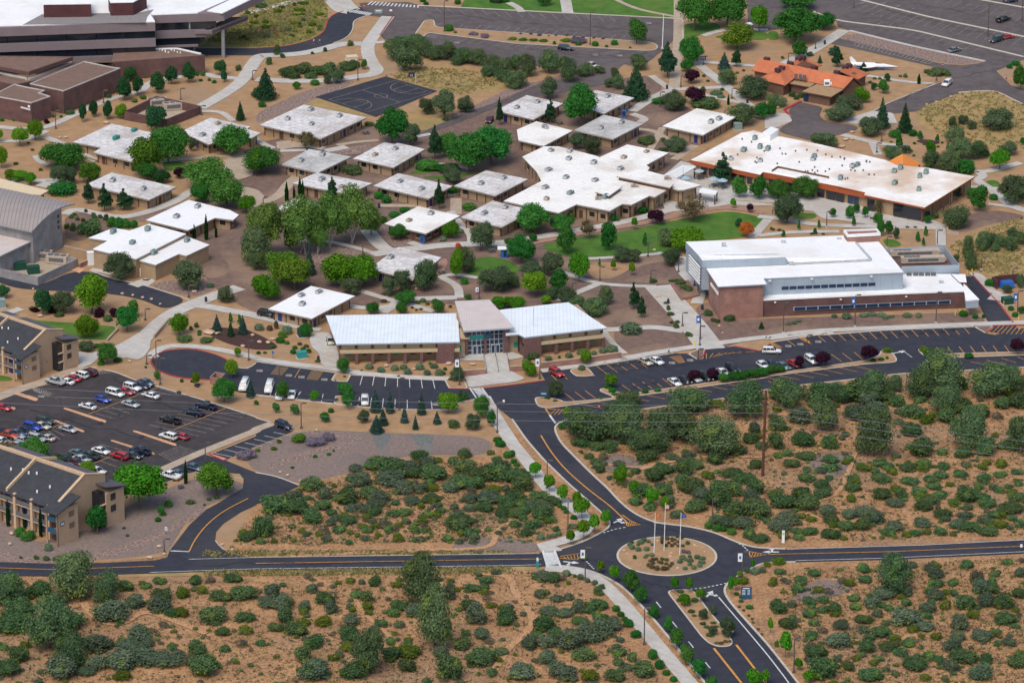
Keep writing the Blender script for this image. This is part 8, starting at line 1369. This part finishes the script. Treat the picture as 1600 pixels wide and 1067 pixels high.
signb('D3 88,252', 'tall white monument sign beside the start of the east road', .6, 2.9, .0, 'white', [(0, 2.2, .35, .5, 'unitgrey')], 0); signb('D2 148,400', 'teal and white feather shaped sign left of the crosswalk', .55, 2.6, .0, 'teal', [(0, 2.1, .4, .7, 'white')], 0)
signb('C2 195,410', 'teal sign board on the tip of the island by the entry road', 1.6, 1.1, .7, 'bluesign', [(0, .75, 1.2, .15, 'white')]); signb('A1 757,92', 'pale green sign board on the small lawn by the crosswalk', 2.4, 1.4, .3, 'metalgreen', [(0, .9, 1.6, .3, 'white')]); signb('A2 1180,400', 'blue notice board beside the top walk', 1.7, 1.1, 1.4, 'blue', [(0, .6, 1.0, .3, 'white')], 1)
signb('c5 590,650', 'small white lane sign at the lower end of the southern median', .75, 1.1, 1.0, 'white', [(0, .65, .4, .3, 'cloth_d')], 1); signb('D0 965,205', 'small white notice on the stony strip', .5, .8, 1.0, 'white', [(0, .4, .15, .5, 'cloth_d')], 1); signb('C1 105,160', 'blue parking sign beside the turning circle lot', .5, .7, 1.3, 'blue', [], 1)
signb('C1 1530,455', 'small white sign at the walk below the crosswalk', .5, .6, 1.1, 'white', [], 1); signb('C2 537,500', 'small red and white sign at the edge of the oak thicket', .5, .6, 1.6, 'redp', [(0, .3, .3, .15, 'white')], 1); signb('A1 668,75', 'red stop sign at the top crossing', .7, .7, 1.5, 'redp', [(0, .35, .45, .12, 'white')], 1); signb('A1 833,95', 'white lot sign at the tip of the small lawn', .8, .5, 1.2, 'white', [], 1)
signb('A3 1077,440', 'red sign on the road verge beside the display aeroplane', .7, .7, 1.6, 'redp', [(0, .35, .45, .12, 'white')], 1); signb('D3 1470,300', 'small white marker at the right end of the east road', .5, .7, .9, 'white', [], 1); signb('c3 348,300', 'green street name sign above the roundabout', .9, .35, 2.6, 'dkgreen', [], 1); signb('B1 1367,790', 'small white notice below the lamp behind the admin entrance', .9, 1.1, .7, 'white', [(0, .55, .3, .4, 'blue')], 1)
# basketball hoop
for s, lab, sg in (('A1 987,522', 'basketball hoop with dark backboard at the far corner of the court', -1),):
    g, h = pole_h(s, 460); r = empty('basketball_hoop', (g.x, g.y, 0), lab, 'basketball hoop'); m = MB(); m.tube((0, 0, 0), (0, 0, h), .1, .1, 6); m.build('pole', 'unitgrey', r); m = MB(); m.box((sg * 1.2, 0, h - .2), (1.8, .08, 1.5)); b_ = m.build('backboard', 'cloth_d', r); m = MB(); m.box((sg * 1.2, -.06, h - .4), (.6, .03, .5)); m.box((sg * 1.2, -.06, h - .4), (.45, .05, .38), m=1); m.build('target_square', ['white', 'cloth_d'], b_); m = MB(); m.tube((sg * 1.2, 0, h - .8), (sg * 1.2, -.5, h - .8), .05); m.build('rim', 'orangeband', b_); m = MB(); m.box((sg * .3, 0, h - .3), (.7, .08, .1)); m.build('bracket', 'unitgrey', r)
# patio umbrellas with tables
for s, lab in (('b1 148,672', 'pale blue patio umbrella nearest the trellis'), ('b1 300,752', 'pale blue patio umbrella, middle one in front of the dining hall'), ('b1 392,770', 'pale blue patio umbrella farthest right'), ('b1 5,745', 'pale blue patio umbrella partly behind the dining hall roof')):
    g = W(P(s)[0]); r = empty('patio_umbrella', (g.x, g.y, .1), lab, 'umbrella', 'umbrellas on the dining patio'); m = MB(); k = 8
    for i in range(k): a, b_ = 6.283 * i / k, 6.283 * (i + 1) / k; m.add([(math.cos(a) * 1.45, math.sin(a) * 1.45, 2.3), (math.cos(b_) * 1.45, math.sin(b_) * 1.45, 2.3), (0, 0, 2.95)], [(0, 1, 2), (2, 1, 0)])
    m.build('canopy', 'blueumb', r); m = MB(); m.tube((0, 0, 0), (0, 0, 2.9), .04); m.build('pole', 'polemetal', r)
    t = empty('picnic_table', (g.x + .0, g.y, .1), 'dark picnic table under the ' + lab.replace('pale blue patio ', ''), 'table', 'picnic tables on the dining patio'); m = MB(); m.tube((0, 0, .7), (0, 0, .76), .8, k=10); m.build('tabletop', 'metaldark', t)
    for a in (0, 1.57, 3.14, 4.71): m = MB(); m.box((math.cos(a) * 1.15, math.sin(a) * 1.15, .43), (.9, .3, .06), a + 1.57); m.box((math.cos(a) * .8, math.sin(a) * .8, .2), (.08, .08, .4)); m.build('bench', 'metaldark', t)
for s, lab in (('A1 678,828', 'dark picnic table right of the largest classroom block'), ('B1 1455,530', 'dark picnic table near the little orange tree'), ('B1 1148,665', 'dark picnic table on the brick walk by the stained classroom block'), ('A2 295,770', 'dark picnic table under the bright round tree')):
    g = W(P(s)[0]); t = empty('picnic_table', (g.x, g.y, .06), lab, 'table', None, .4); m = MB(); m.box((0, 0, .74), (1.9, .8, .08)); m.build('tabletop', 'metaldark', t)
    for sy in (-1, 1): m = MB(); m.box((0, sy * .75, .44), (1.9, .28, .06)); m.build('bench', 'metaldark', t); m = MB(); m.box((sy * .6, 0, .37), (.08, 1.6, .5)); m.build('leg', 'metaldark', t)
# bins
for s, lab, mm in (('C1 385,175', 'black bin beside the walk left of the admin hall', 'cloth_d'), ('B0 1272,838', 'black bin at the fork of the promenade', 'cloth_d'), ('A2 957,553', 'black bin on the paved corner by the driveway', 'cloth_d'), ('A2 1453,640', 'black bin on the walk near the orange roofed building', 'cloth_d'), ('A3 350,278', 'black bin beside the walk to the top right lot', 'cloth_d'), ('B1 760,258', 'black bin beside the clipped round bushes', 'cloth_d'), ('B1 1028,472', 'blue vending machine by the glazed corner entrance', 'blue'), ('B2 965,850', 'black bin left of the wide plaza walk', 'cloth_d'), ('B2 1175,885', 'black bin at the science building door', 'cloth_d'), ('A2 693,725', 'blue vending machine beside a classroom wall', 'blue'), ('B3 65,318', 'black bin beside the union lawn', 'cloth_d'), ('A1 1053,1018', 'black bin left of the big cottonwood', 'cloth_d')):
    g = W(P(s)[0]); r = empty('vending_machine' if 'vending' in lab else 'litter_bin', (g.x, g.y, .08), lab, 'vending machine' if 'vending' in lab else 'bin'); m = MB()
    if 'vending' in lab: m.box((0, 0, .95), (1.1, .9, 1.9)); m.build('cabinet', mm, r); m = MB(); m.box((-.1, -.47, 1.1), (.7, .04, 1.2)); m.build('front_panel', 'glassblue', r)
    else: m.tube((0, 0, 0), (0, 0, 1.0), .32, .36, 8); m.build('drum', mm, r); m = MB(); m.tube((0, 0, 1.0), (0, 0, 1.35), .36, .15, 8); m.build('lid', mm, r)
# kiosk, bollards, benches, planters, walls, stairs
g = W(P('B1 1533,560')[0]); r = empty('kiosk', (g.x, g.y, 0), 'small blue kiosk with pale flat roof beside the oval lawn', 'kiosk'); m = MB(); m.box((0, 0, 1.15), (1.7, 1.7, 2.3)); m.build('wall', 'blue', r); m = MB(); m.box((-.2, 0, 2.45), (3.0, 2.4, .22)); m.build('roof', 'white', r); m = MB(); m.box((.2, -.87, 1.2), (.7, .05, 1.6)); m.build('door', 'glassblue', r)
for i, s in enumerate(('B3 1157,920', 'B3 1185,915', 'B3 1215,912', 'B3 1230,668', 'B3 1260,662', 'B3 1457,860', 'B3 1548,955', 'C2 408,525', 'C2 1128,80')):
    g = W(P(s)[0]); o = MB(); o.tube((g.x, g.y, 0), (g.x, g.y, 1.25), .14, .14, 8); o.tube((g.x, g.y, 1.25), (g.x, g.y, 1.34), .14, .05, 8)
    tag(o.build('bollard', 'yellowp', org=(g.x, g.y, 0)), 'yellow bollard ' + ['left of three at the loading dock', 'middle of three at the loading dock', 'right of three at the loading dock', 'left one behind the roof screen', 'right one behind the roof screen', 'beside the green utility box', 'at the lower right service drive kerb', 'at the edge of the oak thicket', 'in the brown bed by the plaza walk'][i], 'bollard', 'yellow bollards')
def lowwall(name, label, s, h, mt, th=.35, cat='wall', base=0):
    p = PW(s); c = p[0]; m = MB(); m2 = MB(); q = [(v.x, v.y) for v in p]; L2, R2 = offs(q, th); L3, R3 = offs(q, th + .12)
    for i in range(len(q) - 1): m.hexa([(R2[i].x, R2[i].y, 0), (R2[i + 1].x, R2[i + 1].y, 0), (L2[i + 1].x, L2[i + 1].y, 0), (L2[i].x, L2[i].y, 0)], [(R2[i].x, R2[i].y, h), (R2[i + 1].x, R2[i + 1].y, h), (L2[i + 1].x, L2[i + 1].y, h), (L2[i].x, L2[i].y, h)]); m2.hexa([(R3[i].x, R3[i].y, h), (R3[i + 1].x, R3[i + 1].y, h), (L3[i + 1].x, L3[i + 1].y, h), (L3[i].x, L3[i].y, h)], [(R3[i].x, R3[i].y, h + .1), (R3[i + 1].x, R3[i + 1].y, h + .1), (L3[i + 1].x, L3[i + 1].y, h + .1), (L3[i].x, L3[i].y, h + .1)])
    r = empty(name, (c.x, c.y, 0), label, cat); m.build('wall', mt, r, (c.x, c.y, 0)); m2.build('coping', 'concrete_tan', r, (c.x, c.y, 0)); return r
lowwall('retaining_wall', 'long low brick retaining wall before the right admin wing', 'a2 830,690 1200,650 1545,598', 1.5, 'brickwarm'); lowwall('retaining_wall', 'short brick retaining wall left of the entrance steps', 'a2 140,755 340,740', 1.3, 'brickwarm'); lowwall('retaining_wall', 'short brick retaining wall right of the entrance steps', 'a2 550,718 690,710', 1.3, 'brickwarm')
lowwall('fence', 'pale curb wall along the lower edge of the lawn beside the upper apartments', 'a5 1340,345 1475,205', .5, 'concrete_tan', .3); lowwall('retaining_wall', 'beige wall left of the stepped white roofed building', 'b6 600,760 860,822', 2.4, 'tanwall'); lowwall('garden_wall', 'low concrete seat wall in front of the union trees', 'b1 480,905 900,935 1000,910', .6, 'concrete'); lowwall('garden_wall', 'low block wall beside the promenade bend', 'B0 950,1062 1040,960 1160,925', .8, 'concrete_tan'); lowwall('garden_wall', 'low stone wall behind the L-shaped classroom block', 'A0 480,960 600,1000', .4, 'brickwarm')
lowwall('garden_wall', 'curved low wall on the dry slope right of the student union', 'B3 1105,385 1110,410 1180,422', .5, 'concrete'); lowwall('fence', 'dark brick fence panel between the gymnasium yard and the next building', 'b6 740,880 860,830', 1.2, 'brickwarm')
st = empty('entrance_steps', W(P('a2 440,720')[0]), 'pale concrete entrance steps in three flights before the admin hall', 'steps'); og = tuple(st.location)
qa, qb, qc, qd = PW('a2 320,625 525,612 552,715 345,735'); m = MB()
for i in range(8):
    t0, t1 = i / 8, (i + 1) / 8; z = 1.15 * (1 - t0); a, b_, c, d = qa.lerp(qd, t0), qb.lerp(qc, t0), qb.lerp(qc, t1), qa.lerp(qd, t1); m.hexa([(d.x, d.y, 0), (c.x, c.y, 0), (b_.x, b_.y, 0), (a.x, a.y, 0)], [(d.x, d.y, z), (c.x, c.y, z), (b_.x, b_.y, z), (a.x, a.y, z)])
m.build('steps', 'concrete', st, og)
for u in (0, .5, 1): a, b_ = qa.lerp(qb, u), qd.lerp(qc, u); m = MB(); m.tube((a.x, a.y, 2.1), (b_.x, b_.y, 1.1), .06); m.tube((a.x, a.y, 1), (a.x, a.y, 2.1), .06); m.tube((b_.x, b_.y, 0), (b_.x, b_.y, 1.1), .06); m.build('handrail', 'polemetal', st, og)
pl = PW('B2 980,735 1090,718 1160,805 1045,832'); c = sum(pl, V((0, 0, 0))) / 4; r = empty('planter', (c.x, c.y, 0), 'rectangular brick edged planter in the court beside the science building', 'planter'); pp = ccw([(p.x, p.y) for p in pl]); m = MB(); ip = inset(pp, .5)
for i in range(4): j = (i + 1) % 4; m.hexa([(*pp[i], 0), (*pp[j], 0), (*ip[j], 0), (*ip[i], 0)], [(*pp[i], .7), (*pp[j], .7), (*ip[j], .7), (*ip[i], .7)])
m.build('rim', 'brickwarm', r, (c.x, c.y, 0)); m = MB(); m.prism(ip, 0, .45); m.build('soil_bed', 'gravel', r, (c.x, c.y, 0))
for s, w_, h_ in (('B2 1040,745', 60, 40), ('B2 1085,785', 60, 40), ('B2 1060,770', 50, 36)): x, y = P(s)[0]; plant('A', x, y, w_ / 3.95, h_ / 3.95, 'leafy shrub growing in the brick edged planter', 'shrubs in the brick edged planter', .3)
# boulders
rk = bmesh.new(); bmesh.ops.create_icosphere(rk, subdivisions=2, radius=.5); rr_ = random.Random(5)
for v in rk.verts: v.co *= rr_.uniform(.82, 1.12); v.co.z *= .8
RK = bpy.data.meshes.new('boulder'); rk.to_mesh(RK); rk.free(); RK.materials.append(MATS['rock'])
t = 'F'; nb = 0
for a in '''c3 100,680,40,24 135,712,30,24 275,832,30,22 830,622,40,24 850,632,30,20 940,695,34,26 600,790,34,28 660,865,44,24 590,712,40,22 580,740,40,24 450,580,36,20 185,752,20,16 a1 690,795,60,36 980,830,50,30 1340,775,80,34 1590,780,70,30 C1 22,70,34,24 75,72,34,24 105,50,40,20 150,870,26,16 195,890,26,20 275,922,26,16 375,610,24,14 D0 68,212,30,30 58,270,26,22 925,285,34,22 955,328,26,20 870,348,40,18 1290,272,30,16 1350,300,26,16 A0 655,770,40,22 405,860,30,20 370,860,24,16
A3 480,875,40,22 520,870,24,18 455,920,50,24 520,828,36,18 60,675,34,20 1130,608,24,14 1185,585,24,14 1040,640,22,14 980,655,20,12 C2 1300,8,16,10 570,190,24,14 B0 880,820,26,16 935,830,26,16 990,860,22,16 820,805,24,14 755,795,26,14 250,935,40,22 1200,785,40,20 1240,580,36,22 205,765,20,14 B1 990,765,34,16 B2 890,815,20,12 910,812,20,12 1280,995,24,14 880,525,26,10 C0 800,185,24,18 1500,95,34,22 1560,25,30,20 1290,18,80,20 1345,15,40,18'''.split():
    if a in TILES: t = a; continue
    v = [float(c_) for c_ in a.split(',')]; x, y = tp(t, v[0], v[1]); s = TILES[t][2]; g, cw, ch = veg_loc('A', x, y, v[2] / s, v[3] / s, bush=True); o = link(RK, 'boulder', None, (g.x, g.y, ch * .3 + .15), rng.uniform(0, 6), (cw, cw * .8, max(ch, .5))); o['category'] = 'boulder'
    n_, lp = min(LMP, key=lambda l: (l[1][0] - x) ** 2 + ((l[1][1] - y) * 2) ** 2); o['label'] = 'pale tan boulder lying near ' + n_; o['group'] = 'boulders near ' + n_
# aeroplane on display
g = W(P('A3 640,415')[0]); pa, pb_ = W(P('A3 500,398')[0], 1.6), W(P('A3 815,405')[0], 1.6); dd = (pb_ - pa); Lp = dd.length; r = empty('display_aeroplane', ((pa.x + pb_.x) / 2, (pa.y + pb_.y) / 2, 0), 'white and blue jet aeroplane displayed behind the orange roofed building', 'aeroplane', None, math.atan2(dd.y, dd.x)); m = MB(); xs = [(-.5, .35, 2.4), (-.38, .8, 2.1), (-.1, 1.0, 1.9), (.15, .9, 1.75), (.33, .5, 1.6), (.5, .04, 1.5)]
for i in range(5): (x0, r0, z0), (x1, r1, z1) = xs[i], xs[i + 1]; m.tube((x0 * Lp, 0, z0), (x1 * Lp, 0, z1), r0, r1, 10)
m.build('fuselage', 'white', r); m = MB(); [m.tube((xs[i][0] * Lp, 0, xs[i][2] - .35), (xs[i + 1][0] * Lp, 0, xs[i + 1][2] - .35), xs[i][1] * .93, xs[i + 1][1] * .93, 10) for i in range(1, 5)]; m.build('belly_stripe', 'blue', r)
for s_ in (-1, 1): m = MB(); m.slab([(-.25 * Lp, s_ * .6, 1.7), (.08 * Lp, s_ * .6, 1.7), (-.12 * Lp, s_ * 2.8, 1.75), (-.25 * Lp, s_ * 2.8, 1.75)][::s_], .15); m.build('wing', 'white', r); m = MB(); m.slab([(-.5 * Lp, s_ * .2, 2.4), (-.38 * Lp, s_ * .2, 2.4), (-.45 * Lp, s_ * 2.2, 2.45), (-.5 * Lp, s_ * 2.2, 2.45)][::s_], .1); m.build('tailplane', 'white', r)
m = MB(); m.hexa([(-.5 * Lp, -.08, 2.6), (-.36 * Lp, -.08, 2.6), (-.36 * Lp, .08, 2.6), (-.5 * Lp, .08, 2.6)], [(-.54 * Lp, -.08, 4.9), (-.48 * Lp, -.08, 4.9), (-.48 * Lp, .08, 4.9), (-.54 * Lp, .08, 4.9)]); m.build('tail_fin', 'white', r)
for x in (.2, -.2): m = MB(); m.tube((x * Lp, 0, 0), (x * Lp, 0, 1.4), .12); m.build('stand', 'polemetal', r)
m = MB(); m.tube((.02 * Lp, 0, 2.5), (.16 * Lp, 0, 2.35), .45, .3, 8); m.build('cockpit', 'glassblue', r)
r.scale = (.92, .8, .78)
# people
def person(s, label, hd, top, bottom, stride=.28):
    g = W(P(s)[0]); r = empty('person', (g.x, g.y, .09), label, 'person', None, hd)
    J = {'pel': (0, 0, .95, .13), 'che': (0, 0, 1.3, .15), 'nec': (0, 0, 1.5, .065), 'hea': (0, 0, 1.64, .10), 'top': (0, 0, 1.75, .08)}
    E = [('pel', 'che'), ('che', 'nec'), ('nec', 'hea'), ('hea', 'top')]
    for sd, f in ((-1, 1), (1, -1)):
        n_ = 'l' if sd < 0 else 'r'; J['h' + n_] = (0, sd * .10, .9, .09); J['k' + n_] = (f * stride * .6, sd * .10, .5, .06); J['a' + n_] = (f * stride - (.06 if f < 0 else 0), sd * .10, .09, .045); J['t' + n_] = (f * stride + .14, sd * .10, .05, .04)
        J['s' + n_] = (0, sd * .19, 1.42, .06); J['e' + n_] = (-f * .10, sd * .26, 1.15, .042); J['w' + n_] = (-f * .12 + .1, sd * .27, .93, .033); J['f' + n_] = (-f * .12 + .14, sd * .27, .84, .03)
        E += [('pel', 'h' + n_), ('h' + n_, 'k' + n_), ('k' + n_, 'a' + n_), ('a' + n_, 't' + n_), ('che', 's' + n_), ('s' + n_, 'e' + n_), ('e' + n_, 'w' + n_), ('w' + n_, 'f' + n_)]
    ks = list(J); me_ = bpy.data.meshes.new('body'); me_.from_pydata([J[k][:3] for k in ks], [(ks.index(a), ks.index(b_)) for a, b_ in E], []); o = bpy.data.objects.new('body', me_); col.objects.link(o); o.parent = r; md = o.modifiers.new('s', 'SKIN')
    for i, k in enumerate(ks): me_.skin_vertices[0].data[i].radius = (J[k][3], J[k][3]); me_.skin_vertices[0].data[i].use_root = (k == 'pel')
    o.modifiers.new('u', 'SUBSURF').levels = 1; me_.materials.append(MATS['skin'])
    m = MB(); m.tube((0, 0, .88), (0, 0, 1.46), .175, .19, 10); m.tube((0, -.2, 1.42), (-.02, -.28, 1.18), .08, .065, 6); m.tube((0, .2, 1.42), (-.02, .28, 1.18), .08, .065, 6); m.build('shirt', top, r)
    m = MB(); m.tube((0, -.1, .98), (stride * .55, -.1, .5), .13, .09, 8); m.tube((0, .1, .98), (-stride * .55, .1, .5), .13, .09, 8); m.build('trousers', bottom, r); m = MB(); m.tube((-.02, 0, 1.62), (-.02, 0, 1.79), .115, .07, 8); m.build('hair', 'cloth_d', r); return r
person('C2 968,132', 'person in a white top and dark shorts walking on the long sidewalk', 0, 'cloth_w', 'cloth_d'); person('A1 357,277', 'person in a white top walking on the curved road, left of the two', 3.1, 'cloth_w', 'cloth_d'); person('A1 394,277', 'person in a dark red top walking on the curved road, right of the two', 3.1, 'cloth_p', 'cloth_d'); person('A3 1470,502', 'person in a pink top standing by the road on the right', 1.5, 'cloth_p', 'cloth_d')
